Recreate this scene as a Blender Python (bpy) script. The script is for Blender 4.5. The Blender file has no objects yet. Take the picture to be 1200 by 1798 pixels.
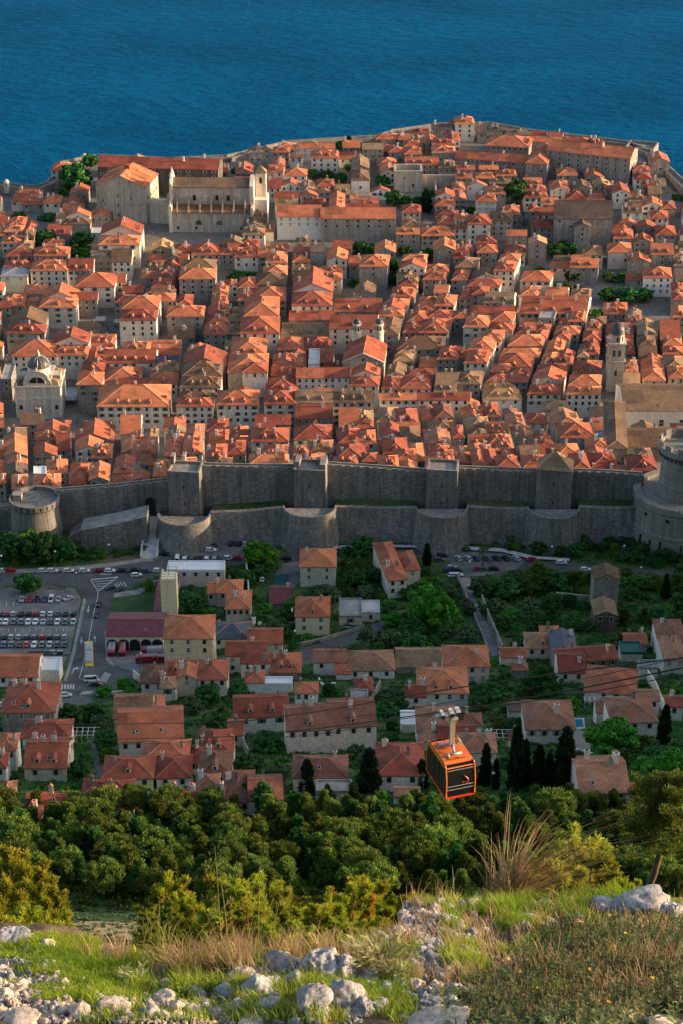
import bpy, bmesh, math, random
import numpy as np
from mathutils import Vector, Matrix, noise
R = math.radians
rnd = random.Random(7)
S = bpy.context.scene
COL = S.collection
# ------------------------------------------------------------------ camera, sky, sun, exposure
PITCH = 27.3; FP = 3500.0; CZ = 400.0
SUN_EL = 13.0; SUN_AZ = 1.0        # azimuth from +X towards +Y (the camera looks along +Y)
cam = bpy.data.cameras.new('camera'); cam.sensor_fit = 'VERTICAL'; cam.sensor_height = 36
cam.lens = FP / 1798 * 36; cam.clip_start = 0.5; cam.clip_end = 40000
co = bpy.data.objects.new('camera', cam); COL.objects.link(co)
co.location = (0, 0, CZ); co.rotation_euler = (R(90 - PITCH), 0, 0); S.camera = co
W = bpy.data.worlds.new('World'); S.world = W; W.use_nodes = True
wn = W.node_tree; bg = wn.nodes['Background']
sky = wn.nodes.new('ShaderNodeTexSky'); sky.sky_type = 'NISHITA'; sky.sun_disc = False
sky.sun_elevation = R(SUN_EL); sky.sun_rotation = R(90 - SUN_AZ); sky.altitude = 400; sky.dust_density = 3.0; sky.ozone_density = 0.6
wn.links.new(sky.outputs[0], bg.inputs[0]); bg.inputs[1].default_value = 0.15
sl = bpy.data.lights.new('sun', 'SUN'); sl.energy = 4.4; sl.angle = R(0.6); sl.color = (1.0, 0.70, 0.44)
so = bpy.data.objects.new('sun', sl); COL.objects.link(so)
sd = Vector((math.cos(R(SUN_EL)) * math.cos(R(SUN_AZ)), math.cos(R(SUN_EL)) * math.sin(R(SUN_AZ)), math.sin(R(SUN_EL))))
so.rotation_euler = sd.to_track_quat('Z', 'Y').to_euler(); so.location = (600, 0, 700)
S.view_settings.view_transform = 'Standard'; S.view_settings.look = 'None'
S.view_settings.exposure = 1.12; S.view_settings.gamma = 1.0
S.render.engine = 'CYCLES'
# ------------------------------------------------------------------ terrain
cP, sP = math.cos(R(PITCH)), math.sin(R(PITCH))
def ray(px, py):
    a = (px - 600) / FP; b = (899 - py) / FP
    return Vector((a, cP + b * sP, -sP + b * cP))
PROF = [(-400, 405), (-60, 398), (0, 394), (7, 391.6), (9, 390.8), (12, 389), (16, 385.5), (30, 372), (60, 347), (150, 272), (250, 193),
        (290, 160), (300, 154.6), (330, 137.6), (412, 107), (516, 65), (582, 45), (640, 33), (669, 31), (696, 31)]
PIN = [(696, 42), (720, 40), (755, 29), (800, 15), (840, 6), (870, 5), (900, 5), (960, 6), (1020, 9), (1100, 17), (1180, 23), (1500, 23)]
def lerp_tab(tab, y):
    if y <= tab[0][0]: return tab[0][1]
    for (a, b), (c, d) in zip(tab, tab[1:]):
        if y <= c: return b + (d - b) * (y - a) / (c - a)
    return tab[-1][1]
def sst(a, b, x):
    t = min(1, max(0, (x - a) / (b - a))); return t * t * (3 - 2 * t)
SEAPX = [(-60, 335), (0, 324), (40, 330), (67, 330), (87, 323), (100, 310), (103, 290), (130, 284), (170, 276), (300, 282), (400, 277), (440, 268), (507, 252), (660, 242),
         (700, 231), (770, 221), (860, 219), (923, 231), (1100, 252), (1140, 268), (1200, 323), (1260, 380)]
SEAW = []
for p in SEAPX:
    r = ray(*p); t = (CZ - 25.0) / -r.z; SEAW.append((r.x * t, r.y * t))
def coastY(x):
    return lerp_tab(SEAW, x) + 5
def T(x, y, inner=None):
    if inner is None: inner = y > 699
    if not inner:
        z = lerp_tab(PROF, y)
        # unseen hill spur beyond the right edge, shaped to shade the lower slopes
        if x > 150:
            k = sst(150, 330, x)
            g = sst(372, 420, y) * (1 - sst(683, 698, y))
            z += SHADE_SPUR * k * g
        if x < -220: z -= 12 * sst(-220, -500, -(-x)) if False else 0
        return z
    z = lerp_tab(PIN, y)
    z -= 11 * (1 - sst(-100, -60, x)) * (1 - sst(705, 840, y))
    c = coastY(x)
    if y > c: z = z - (z + 12) * sst(c, c + 16, y)
    return z
SHADE_SPUR = 132.0
def hit(px, py, h=0.0, ymin=286, ymax=1500):
    r = ray(px, py); inner = ymin > 690
    def f(Y):
        t = Y / r.y; return CZ + r.z * t - (T(r.x * t, Y, inner if Y < 720 else None) + h)
    a = ymin
    if f(a) <= 0: Y = a
    else:
        b = a
        while b < ymax and f(b) > 0: b += 3
        a = b - 3
        for _ in range(24):
            m = (a + b) / 2
            if f(m) > 0: a = m
            else: b = m
        Y = (a + b) / 2
    t = Y / r.y
    return Vector((r.x * t, Y, CZ + r.z * t))
def at_z(px, py, z):
    r = ray(px, py); t = (z - CZ) / r.z
    return Vector((r.x * t, r.y * t, z))
def pix(p):
    v = Vector(p) - Vector((0, 0, CZ)); dz = v.y * cP - v.z * sP
    return 600 + FP * v.x / dz, 899 - FP * (v.y * sP + v.z * cP) / dz, dz
# ------------------------------------------------------------------ materials
MATS = {}
def newmat(name):
    m = bpy.data.materials.new(name); m.use_nodes = True
    nt = m.node_tree; b = nt.nodes['Principled BSDF']; MATS[name] = m
    b.inputs['Roughness'].default_value = 0.85; b.inputs['Specular IOR Level'].default_value = 0.25
    return m, nt, b
def N(nt, t, **kw):
    n = nt.nodes.new(t)
    for k, v in kw.items():
        if k.startswith('i_'): n.inputs[k[2:].replace('_', ' ')].default_value = v
        else: setattr(n, k, v)
    return n
def ramp(nt, fac, stops):
    r = nt.nodes.new('ShaderNodeValToRGB'); e = r.color_ramp.elements
    while len(e) < len(stops): e.new(0.5)
    for el, (p, c) in zip(e, stops):
        el.position = p; el.color = (*c, 1) if len(c) == 3 else c
    nt.links.new(fac, r.inputs[0]); return r.outputs[0]
def mixc(nt, fac, a, b, mode='MIX'):
    m = nt.nodes.new('ShaderNodeMix'); m.data_type = 'RGBA'; m.blend_type = mode
    for sock, v in ((m.inputs[0], fac), (m.inputs[6], a), (m.inputs[7], b)):
        if hasattr(v, 'is_output') or isinstance(v, bpy.types.NodeSocket): nt.links.new(v, sock)
        else: sock.default_value = v if not isinstance(v, tuple) or len(v) == 4 else (*v, 1)
    return m.outputs[2]
def noise_n(nt, vec, scale, detail=4, rough=0.6):
    n = N(nt, 'ShaderNodeTexNoise'); n.inputs['Scale'].default_value = scale
    n.inputs['Detail'].default_value = detail; n.inputs['Roughness'].default_value = rough
    if vec: nt.links.new(vec, n.inputs['Vector'])
    return n.outputs['Fac']
def sc(c, k): return tuple(min(1, v * k) for v in c)
def objrand(nt, lo, hi):
    oi = nt.nodes.new('ShaderNodeObjectInfo'); mr = nt.nodes.new('ShaderNodeMapRange')
    nt.links.new(oi.outputs['Random'], mr.inputs[0]); mr.inputs[3].default_value = lo; mr.inputs[4].default_value = hi
    return mr.outputs[0]
def hsv(nt, col, h=None, s=None, v=None):
    n = nt.nodes.new('ShaderNodeHueSaturation'); nt.links.new(col, n.inputs['Color'])
    for k, x in (('Hue', h), ('Saturation', s), ('Value', v)):
        if x is None: continue
        if isinstance(x, (int, float)): n.inputs[k].default_value = x
        else: nt.links.new(x, n.inputs[k])
    return n.outputs[0]
def bump(nt, b, h, strength=0.4, dist=0.1):
    n = nt.nodes.new('ShaderNodeBump'); n.inputs['Strength'].default_value = strength; n.inputs['Distance'].default_value = dist
    nt.links.new(h, n.inputs['Height']); nt.links.new(n.outputs[0], b.inputs['Normal'])
def roof_mat(name, c, var=0.5, old=None, oldamt=0.5):
    m, nt, b = newmat(name)
    tc = nt.nodes.new('ShaderNodeTexCoord'); ge = nt.nodes.new('ShaderNodeNewGeometry')
    old = old or sc(c, 0.55)
    n1 = noise_n(nt, ge.outputs['Position'], 0.22, 4, 0.65)
    n2 = noise_n(nt, tc.outputs['UV'], 0.8, 6, 0.82)
    base = ramp(nt, n1, [(0.35, sc(c, 0.66)), (0.5, c), (0.66, sc(c, 1.22))])
    f = ramp(nt, n2, [(0.47 - 0.12 * oldamt, (0, 0, 0)), (0.72 - 0.1 * oldamt, (var, var, var))])
    col = mixc(nt, f, base, old)
    # tile courses and channels
    mp = nt.nodes.new('ShaderNodeMapping'); nt.links.new(tc.outputs['UV'], mp.inputs[0])
    br = nt.nodes.new('ShaderNodeTexBrick'); nt.links.new(mp.outputs[0], br.inputs[0])
    br.offset = 0.0; br.inputs['Scale'].default_value = 1.0; br.inputs['Brick Width'].default_value = 0.28; br.inputs['Row Height'].default_value = 0.36
    br.inputs['Mortar Size'].default_value = 0.045; br.inputs['Color1'].default_value = (1.1, 1.1, 1.1, 1); br.inputs['Color2'].default_value = (0.7, 0.7, 0.7, 1)
    br.inputs['Mortar'].default_value = (0.42, 0.4, 0.4, 1)
    col = mixc(nt, 1.0, col, br.outputs['Color'], 'MULTIPLY')
    b2 = nt.nodes.new('ShaderNodeTexBrick'); nt.links.new(tc.outputs['UV'], b2.inputs[0]); b2.offset = 0.37; b2.inputs['Scale'].default_value = 1.0
    b2.inputs['Brick Width'].default_value = 6.3; b2.inputs['Row Height'].default_value = 9.0; b2.inputs['Mortar Size'].default_value = 0.0
    b2.inputs['Color1'].default_value = (1.18, 1.12, 1.05, 1); b2.inputs['Color2'].default_value = (0.62, 0.66, 0.7, 1)
    col = mixc(nt, 0.85, col, b2.outputs['Color'], 'MULTIPLY')
    col = hsv(nt, col, objrand(nt, 0.491, 0.508), 0.95, objrand(nt, 0.66, 1.45))
    nt.links.new(col, b.inputs['Base Color']); bump(nt, b, br.outputs['Fac'], 0.35, 0.08)
    return m
RC = {'o': ((0.60, 0.148, 0.055), .7, (.32, .15, .09), .6), 'r': ((0.47, 0.105, 0.05), .5, (.24, .11, .07), .4), 'b': ((0.36, 0.22, 0.115), .8, (.16, .12, .08), .9),
      'g': ((0.20, 0.155, 0.12), .6, (.10, .085, .07), .7), 'p': ((0.44, 0.18, 0.105), .6, (.26, .15, .10), .6), 't': ((0.50, 0.24, 0.12), .9, (.15, .10, .07), .9),
      'y': ((0.55, 0.30, 0.13), .6, (.3, .2, .12), .6), 'k': ((0.48, 0.12, 0.05), .35, (.3, .11, .06), .3)}
roof_mat('ridge_tile', (0.66, 0.27, 0.13), .3)
for k, v in RC.items(): roof_mat('roof_' + k, v[0], v[1], v[2], v[3])
def plain(name, c, rough=0.7, metal=0.0, ns=1.2, amt=0.35, rnd_v=None, spec=None, co='Object'):
    m, nt, b = newmat(name)
    tc = nt.nodes.new('ShaderNodeTexCoord')
    n = noise_n(nt, tc.outputs[co], ns, 5, 0.65)
    col = ramp(nt, n, [(0.3, sc(c, 1 - amt)), (0.6, c), (0.75, sc(c, 1 + amt * 0.4))])
    if rnd_v: col = hsv(nt, col, None, None, objrand(nt, *rnd_v))
    nt.links.new(col, b.inputs['Base Color']); b.inputs['Roughness'].default_value = rough; b.inputs['Metallic'].default_value = metal
    if spec is not None: b.inputs['Specular IOR Level'].default_value = spec
    return m
def wall_mat(name, c, stone=0.5, dirt=0.5, rnd_v=(0.85, 1.15), blk=(0.9, 0.4), dsc=0.25):
    m, nt, b = newmat(name)
    tc = nt.nodes.new('ShaderNodeTexCoord'); ge = nt.nodes.new('ShaderNodeNewGeometry')
    br = nt.nodes.new('ShaderNodeTexBrick'); nt.links.new(tc.outputs['UV'], br.inputs[0])
    br.inputs['Scale'].default_value = 1.0; br.inputs['Brick Width'].default_value = blk[0]; br.inputs['Row Height'].default_value = blk[1]
    br.inputs['Mortar Size'].default_value = 0.03
    a = 1 - 0.45 * stone
    br.inputs['Color1'].default_value = (*sc(c, 1.12), 1); br.inputs['Color2'].default_value = (*sc(c, a), 1); br.inputs['Mortar'].default_value = (*sc(c, a * 0.8), 1)
    mp = nt.nodes.new('ShaderNodeMapping'); nt.links.new(ge.outputs['Position'], mp.inputs[0]); mp.inputs['Scale'].default_value = (1, 1, 0.28)
    n1 = noise_n(nt, mp.outputs[0], dsc, 6, 0.7)
    f = ramp(nt, n1, [(0.42, (0, 0, 0)), (0.62, (dirt, dirt, dirt))])
    col = mixc(nt, f, br.outputs['Color'], sc(c, 0.4))
    mq = nt.nodes.new('ShaderNodeMapping'); nt.links.new(ge.outputs['Position'], mq.inputs[0]); mq.inputs['Scale'].default_value = (1, 1, 0.05)
    ns_ = noise_n(nt, mq.outputs[0], 0.75, 5, 0.75); col = mixc(nt, 1.0, col, ramp(nt, ns_, [(0.36, (1 - dirt * .62, 1 - dirt * .62, 1 - dirt * .6)), (0.56, (1, 1, 1)), (0.7, (1 + dirt * .25, 1 + dirt * .24, 1 + dirt * .22))]), 'MULTIPLY')
    n2 = noise_n(nt, ge.outputs['Position'], 1.7, 4, 0.7)
    col = mixc(nt, 1.0, col, ramp(nt, n2, [(0.3, (.72, .71, .7)), (0.7, (1.15, 1.14, 1.12))]), 'MULTIPLY')
    col = hsv(nt, col, None, None, objrand(nt, *rnd_v))
    nt.links.new(col, b.inputs['Base Color']); b.inputs['Roughness'].default_value = 0.92
    bump(nt, b, n2, 0.25, 0.15)
    return m
WC = {'g': ((0.45, 0.415, 0.37), .8, .5), 'c': ((0.80, 0.72, 0.61), .12, .2), 'w': ((0.84, 0.80, 0.74), .03, .12), 'p': ((0.72, 0.60, 0.53), .06, .2), 'y': ((0.82, 0.70, 0.48), .03, .12),
      'd': ((0.19, 0.16, 0.13), .7, .6)}
for k, v in WC.items(): wall_mat('wall_' + k, v[0], v[1], v[2])
wall_mat('rampart', (0.32, 0.305, 0.28), 0.9, 0.65, (1, 1), (1.3, 0.5), 0.12)
wall_mat('rampart_pale', (0.32, 0.30, 0.265), 0.6, 0.45, (1, 1), (1.3, 0.5), 0.12)
wall_mat('church_stone', (0.58, 0.52, 0.43), 0.3, 0.5, (1, 1), (1.2, 0.5), 0.16)
wall_mat('church_pale', (0.76, 0.69, 0.58), 0.15, 0.3, (1, 1), (1.2, 0.5), 0.2)
plain('glass_dark', (0.025, 0.03, 0.035), 0.15, 0, 3, 0.2, spec=0.5)
plain('frame_stone', (0.52, 0.46, 0.38), 0.8)
plain('frame_white', (0.75, 0.74, 0.72), 0.6)
plain('shutter_green', (0.02, 0.11, 0.085), 0.6)
plain('shutter_grey', (0.35, 0.36, 0.36), 0.6)
plain('lead', (0.085, 0.08, 0.085), 0.45, 0.3, 1.5, 0.4)
plain('metal_roof', (0.30, 0.33, 0.36), 0.4, 0.3, 0.6, 0.25)
plain('maroon', (0.165, 0.05, 0.06), 0.55, 0, 0.5, 0.3)
plain('slate', (0.075, 0.09, 0.115), 0.5, 0, 0.8, 0.4)
plain('concrete', (0.30, 0.29, 0.27), 0.9, 0, 0.4, 0.4)
plain('concrete_pale', (0.52, 0.51, 0.49), 0.9, 0, 0.4, 0.25)
plain('white_sheet', (0.72, 0.73, 0.74), 0.6, 0, 0.5, 0.12)
plain('bark', (0.13, 0.09, 0.06), 0.9, 0, 3, 0.5)
plain('solar', (0.012, 0.02, 0.06), 0.2, 0, 3, 0.2, spec=0.6)
plain('pole_metal', (0.22, 0.23, 0.23), 0.5, 0.6)
plain('lamp_white', (0.8, 0.8, 0.78), 0.4)
plain('tarp', (0.55, 0.5, 0.42), 0.8)
plain('tyre', (0.02, 0.02, 0.022), 0.8)
for nm, c in dict(white=(.78, .79, .8), silver=(.42, .44, .46), black=(.016, .017, .02), grey=(.11, .12, .13), blue=(.03, .08, .2), red=(.4, .015, .02), teal=(.05, .14, .17), maroon=(.2, .01, .03), yellow=(.85, .52, .01)).items():
    m, nt, b = newmat('paint_' + nm)
    tc = nt.nodes.new('ShaderNodeTexCoord'); n = noise_n(nt, tc.outputs['Object'], 1.1, 4)
    nt.links.new(ramp(nt, n, [(0.3, sc(c, 0.82)), (0.7, c)]), b.inputs['Base Color'])
    b.inputs['Roughness'].default_value = 0.3; b.inputs['Specular IOR Level'].default_value = 0.5; b.inputs['Coat Weight'].default_value = 0.4
def leaf_mat(name, c1, c2, hv=(0.48, 0.52), vv=(0.75, 1.25), trans=0.0):
    m, nt, b = newmat(name)
    ge = nt.nodes.new('ShaderNodeNewGeometry'); oi = nt.nodes.new('ShaderNodeObjectInfo')
    tc = nt.nodes.new('ShaderNodeTexCoord')
    n = noise_n(nt, tc.outputs['Object'], 0.9, 3, 0.7)
    col = ramp(nt, n, [(0.36, c1), (0.64, c2)])
    rr = nt.nodes.new('ShaderNodeMapRange'); nt.links.new(ge.outputs['Random Per Island'], rr.inputs[0]); rr.inputs[3].default_value = 0.6; rr.inputs[4].default_value = 1.35
    col = hsv(nt, col, None, None, rr.outputs[0])
    col = hsv(nt, col, objrand(nt, *hv), None, objrand(nt, *vv))
    nt.links.new(col, b.inputs['Base Color']); b.inputs['Roughness'].default_value = 0.7
    b.inputs['Specular IOR Level'].default_value = 0.15
    if trans:
        tr = nt.nodes.new('ShaderNodeBsdfTranslucent'); nt.links.new(col, tr.inputs[0]); mx = nt.nodes.new('ShaderNodeMixShader'); mx.inputs[0].default_value = trans
        nt.links.new(b.outputs[0], mx.inputs[1]); nt.links.new(tr.outputs[0], mx.inputs[2]); nt.links.new(mx.outputs[0], nt.nodes['Material Output'].inputs[0])
    return m
leaf_mat('leaf_dark', (0.03, 0.105, 0.025), (0.075, 0.20, 0.045), trans=.25)
leaf_mat('leaf_bright', (0.05, 0.19, 0.018), (0.11, 0.34, 0.03), (0.49, 0.51), (0.9, 1.15), trans=.3)
leaf_mat('leaf_olive', (0.06, 0.10, 0.04), (0.12, 0.17, 0.065), trans=.2)
leaf_mat('leaf_pine', (0.07, 0.145, 0.03), (0.21, 0.28, 0.045), (0.47, 0.515), (0.5, 1.3), trans=.25)
leaf_mat('leaf_pine_young', (0.13, 0.20, 0.015), (0.36, 0.36, 0.03), (0.47, 0.51), (0.85, 1.3), trans=.35)
leaf_mat('leaf_rust', (0.30, 0.17, 0.02), (0.42, 0.22, 0.03), trans=.3)
leaf_mat('leaf_cypress', (0.012, 0.034, 0.014), (0.028, 0.062, 0.024), trans=.1)
leaf_mat('grass_green', (0.16, 0.30, 0.02), (0.40, 0.50, 0.045), (0.48, 0.51), (0.9, 1.2), trans=.4)
leaf_mat('grass_dry', (0.36, 0.25, 0.12), (0.62, 0.44, 0.24), (0.49, 0.51), (0.9, 1.1), trans=.35)
leaf_mat('grass_olive', (0.16, 0.19, 0.035), (0.30, 0.30, 0.07), trans=.35)
leaf_mat('herb_leaf', (0.08, 0.13, 0.05), (0.24, 0.28, 0.12), trans=.3)
leaf_mat('sage_leaf', (0.32, 0.36, 0.15), (0.6, 0.58, 0.28), trans=.4)
leaf_mat('flower_yellow', (0.8, 0.38, 0.02), (0.9, 0.55, 0.03))
# ground
def ground_mat():
    m, nt, b = newmat('hill_ground'); ge = nt.nodes.new('ShaderNodeNewGeometry')
    n1 = noise_n(nt, ge.outputs['Position'], 0.05, 6, 0.65); n2 = noise_n(nt, ge.outputs['Position'], 0.7, 5, 0.7)
    c = ramp(nt, n1, [(0.35, (0.025, 0.065, 0.018)), (0.5, (0.05, 0.10, 0.026)), (0.64, (0.10, 0.12, 0.05)), (0.76, (0.20, 0.16, 0.10))])
    c = mixc(nt, 1.0, c, ramp(nt, n2, [(0.3, (.45, .45, .45)), (0.7, (1.4, 1.4, 1.4))]), 'MULTIPLY')
    nt.links.new(c, b.inputs['Base Color']); bump(nt, b, n2, 0.8, 0.6)
    return m
ground_mat()
plain('town_paving', (0.20, 0.18, 0.155), 0.6, 0, 0.25, 0.35)
def asphalt(name, c, ns):
    m, nt, b = newmat(name); ge = nt.nodes.new('ShaderNodeNewGeometry')
    n1 = noise_n(nt, ge.outputs['Position'], ns, 6, 0.6); n2 = noise_n(nt, ge.outputs['Position'], 3.0, 3, 0.6)
    col = ramp(nt, n1, [(0.35, sc(c, 0.7)), (0.5, c), (0.68, sc(c, 1.35))])
    col = mixc(nt, 1.0, col, ramp(nt, n2, [(0.3, (.85, .85, .85)), (0.7, (1.12, 1.12, 1.12))]), 'MULTIPLY')
    nt.links.new(col, b.inputs['Base Color']); b.inputs['Roughness'].default_value = 0.85
asphalt('asphalt', (0.085, 0.084, 0.088), 0.12); asphalt('lot_paving', (0.155, 0.15, 0.148), 0.15); asphalt('pavement', (0.26, 0.24, 0.225), 0.3)
plain('paint_line', (0.62, 0.62, 0.60), 0.7, 0, 2, 0.3)
def sea_mat():
    m, nt, b = newmat('sea'); ge = nt.nodes.new('ShaderNodeNewGeometry')
    mp = nt.nodes.new('ShaderNodeMapping'); nt.links.new(ge.outputs['Position'], mp.inputs[0])
    mp.inputs['Rotation'].default_value = (0, 0, R(25)); mp.inputs['Scale'].default_value = (0.5, 0.8, 1)
    n1 = noise_n(nt, mp.outputs[0], 0.15, 6, 0.62); n2 = noise_n(nt, mp.outputs[0], 0.012, 4, 0.6); n3 = noise_n(nt, mp.outputs[0], 0.5, 4, 0.7)
    b.inputs['Base Color'].default_value = (0.004, 0.05, 0.105, 1)
    c = ramp(nt, n2, [(0.35, (0.0, 0.062, 0.150)), (0.65, (0.0, 0.090, 0.205))])
    c = mixc(nt, 1.0, c, ramp(nt, n1, [(0.36, (.88, .89, .9)), (0.5, (1, 1, 1)), (0.66, (1.12, 1.12, 1.1))]), 'MULTIPLY')  # light and dark of the ripples painted into the water colour
    nt.links.new(c, b.inputs['Base Color'])
    b.inputs['Roughness'].default_value = 0.35; b.inputs['IOR'].default_value = 1.33; b.inputs['Specular IOR Level'].default_value = 0.004
    ad = N(nt, 'ShaderNodeMath', operation='MULTIPLY_ADD'); nt.links.new(n3, ad.inputs[0]); ad.inputs[1].default_value = 0.25; nt.links.new(n1, ad.inputs[2])
    bump(nt, b, ad.outputs[0], 1.0, 4.5)
sea_mat()
def rock_mat(name, c):
    m, nt, b = newmat(name); tc = nt.nodes.new('ShaderNodeTexCoord'); ge = nt.nodes.new('ShaderNodeNewGeometry')
    n1 = noise_n(nt, ge.outputs['Position'], 4, 8, 0.7); n2 = noise_n(nt, ge.outputs['Position'], 22, 6, 0.75)
    vo = N(nt, 'ShaderNodeTexVoronoi', feature='DISTANCE_TO_EDGE'); vo.inputs['Scale'].default_value = 5
    nd = N(nt, 'ShaderNodeVectorMath', operation='ADD'); nt.links.new(ge.outputs['Position'], nd.inputs[0])
    nz = N(nt, 'ShaderNodeTexNoise'); nz.inputs['Scale'].default_value = 3; nt.links.new(ge.outputs['Position'], nz.inputs['Vector'])
    nt.links.new(nz.outputs['Color'], nd.inputs[1]); nt.links.new(nd.outputs[0], vo.inputs['Vector'])
    col = ramp(nt, n1, [(0.3, sc(c, 0.55)), (0.48, c), (0.7, sc(c, 1.35))])
    col = mixc(nt, 1.0, col, ramp(nt, n2, [(0.35, (.55, .53, .5)), (0.6, (1.1, 1.1, 1.1))]), 'MULTIPLY')
    mpp = nt.nodes.new('ShaderNodeMapping'); nt.links.new(ge.outputs['Position'], mpp.inputs[0]); mpp.inputs['Scale'].default_value = (1, 1, 3.2); mpp.inputs['Rotation'].default_value = (.3, .5, .2)
    n3 = noise_n(nt, mpp.outputs[0], 9, 7, 0.8); col = mixc(nt, 1.0, col, ramp(nt, n3, [(0.34, (.28, .27, .26)), (0.44, (1, 1, 1)), (0.62, (1.1, 1.1, 1.1))]), 'MULTIPLY')
    col = hsv(nt, col, None, None, objrand(nt, 0.9, 1.15))
    nt.links.new(col, b.inputs['Base Color']); bump(nt, b, n3, 0.9, 0.03); b.inputs['Roughness'].default_value = 0.95
rock_mat('limestone', (0.37, 0.37, 0.375)); rock_mat('limestone_warm', (0.60, 0.50, 0.41))
rock_mat('gravel', (0.62, 0.50, 0.40))
def soil_mat():
    m, nt, b = newmat('soil'); ge = nt.nodes.new('ShaderNodeNewGeometry')
    n1 = noise_n(nt, ge.outputs['Position'], 2.0, 6, 0.7); n2 = noise_n(nt, ge.outputs['Position'], 30, 6, 0.75)
    c = ramp(nt, n1, [(0.35, (0.06, 0.07, 0.02)), (0.5, (0.14, 0.10, 0.055)), (0.65, (0.27, 0.19, 0.12))])
    c = mixc(nt, 1.0, c, ramp(nt, n2, [(0.3, (.4, .4, .4)), (0.7, (1.4, 1.4, 1.4))]), 'MULTIPLY')
    nt.links.new(c, b.inputs['Base Color']); bump(nt, b, n2, 1.0, 0.03)
soil_mat()
plain('meadow_tan', (0.36, 0.28, 0.15), 0.9, 0, 0.6, 0.5)
# ------------------------------------------------------------------ mesh helpers
class MB:
    def __init__(s): s.v = []; s.f = []; s.m = []
    def face(s, pts, m=0):
        n = len(s.v); s.v += [tuple(p) for p in pts]; s.f.append(tuple(range(n, n + len(pts)))); s.m.append(m)
    def box(s, x0, x1, y0, y1, z0, z1, m=0, M=None, bottom=True):
        P = [(x0, y0, z0), (x1, y0, z0), (x1, y1, z0), (x0, y1, z0), (x0, y0, z1), (x1, y0, z1), (x1, y1, z1), (x0, y1, z1)]
        if M is not None: P = [M @ Vector(p) for p in P]
        n = len(s.v); s.v += [tuple(p) for p in P]
        F = [(0, 1, 5, 4), (1, 2, 6, 5), (2, 3, 7, 6), (3, 0, 4, 7), (4, 5, 6, 7)] + ([(3, 2, 1, 0)] if bottom else [])
        s.f += [tuple(i + n for i in q) for q in F]; s.m += [m] * len(F)
    def prism(s, pts, z0, z1, m=0, mt=None, top=True, flare=1.0):
        # pts counter-clockwise; z0,z1 numbers; flare scales the bottom about the centroid
        cx = sum(p[0] for p in pts) / len(pts); cy = sum(p[1] for p in pts) / len(pts); n = len(s.v); k = len(pts)
        s.v += [(cx + (p[0] - cx) * flare, cy + (p[1] - cy) * flare, z0) for p in pts] + [(p[0], p[1], z1) for p in pts]
        for i in range(k):
            j = (i + 1) % k; s.f.append((n + i, n + j, n + k + j, n + k + i)); s.m.append(m)
        if top: s.f.append(tuple(n + k + i for i in range(k))); s.m.append(m if mt is None else mt)
    def lathe(s, prof, cx=0, cy=0, seg=24, m=0, a0=0, a1=360, cap=False):
        n = len(s.v); full = abs(a1 - a0) >= 360; c = seg if full else seg + 1
        for (r, z) in prof:
            for i in range(c):
                a = R(a0 + (a1 - a0) * i / seg); s.v.append((cx + r * math.cos(a), cy + r * math.sin(a), z))
        for j in range(len(prof) - 1):
            for i in range(seg):
                a = i; b = (i + 1) % c
                s.f.append((n + j * c + a, n + j * c + b, n + (j + 1) * c + b, n + (j + 1) * c + a)); s.m.append(m)
        if cap: s.f.append(tuple(n + (len(prof) - 1) * c + i for i in range(c))); s.m.append(m)
    def tube(s, pts, r, seg=6, m=0):
        rings = []; k = len(pts)
        rr = r if isinstance(r, (list, tuple)) else [r] * k
        up = Vector((0.013, 0.021, 1))
        for i, p in enumerate(pts):
            p = Vector(p); d = (Vector(pts[min(i + 1, k - 1)]) - Vector(pts[max(i - 1, 0)])).normalized()
            a = d.cross(up if abs(d.z) < 0.95 else Vector((1, 0, 0))).normalized(); b = d.cross(a)
            rings.append([p + (a * math.cos(2 * math.pi * j / seg) + b * math.sin(2 * math.pi * j / seg)) * rr[i] for j in range(seg)])
        n = len(s.v)
        for g in rings: s.v += [tuple(q) for q in g]
        for i in range(k - 1):
            for j in range(seg):
                a = n + i * seg + j; b = n + i * seg + (j + 1) % seg
                s.f.append((a, b, b + seg, a + seg)); s.m.append(m)
        s.f.append(tuple(n + j for j in range(seg))[::-1]); s.m.append(m)
        s.f.append(tuple(n + (k - 1) * seg + j for j in range(seg))); s.m.append(m)
    def mesh(s, name, mats, uv=False, smooth=False):
        me = bpy.data.meshes.new(name); me.from_pydata(s.v, [], s.f)
        for m in mats: me.materials.append(MATS[m])
        me.polygons.foreach_set('material_index', s.m)
        if smooth: me.polygons.foreach_set('use_smooth', [True] * len(s.f))
        if uv: auto_uv(me)
        me.update(); return me
def auto_uv(me):
    me.update()
    ul = me.uv_layers.new(name='UVMap'); vs = me.vertices
    for p in me.polygons:
        n = p.normal
        if abs(n.z) > 0.999: u = Vector((1, 0, 0))
        else: u = Vector((-n.y, n.x, 0)).normalized()
        v = n.cross(u)
        for li in p.loop_indices:
            c = vs[me.loops[li].vertex_index].co
            ul.data[li].uv = (c.dot(u), c.dot(v))
def link(name, me, parent=None, loc=None, rz=None):
    o = bpy.data.objects.new(name, me); COL.objects.link(o)
    if parent: o.parent = parent
    if loc is not None: o.location = loc
    if rz is not None: o.rotation_euler = (0, 0, rz)
    return o
def tag(o, label=None, cat=None, group=None, kind=None):
    for k, v in (('label', label), ('category', cat), ('group', group), ('kind', kind)):
        if v: o[k] = v
    return o
def thing(name, label, cat, loc, rz=0, group=None):
    return tag(link(name, None, None, loc, rz), label, cat, group)
def part(name, mb, mats, parent, uv=False, smooth=False, loc=None, rz=None):
    return link(name, mb.mesh(name, mats, uv, smooth), parent, loc, rz)
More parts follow.
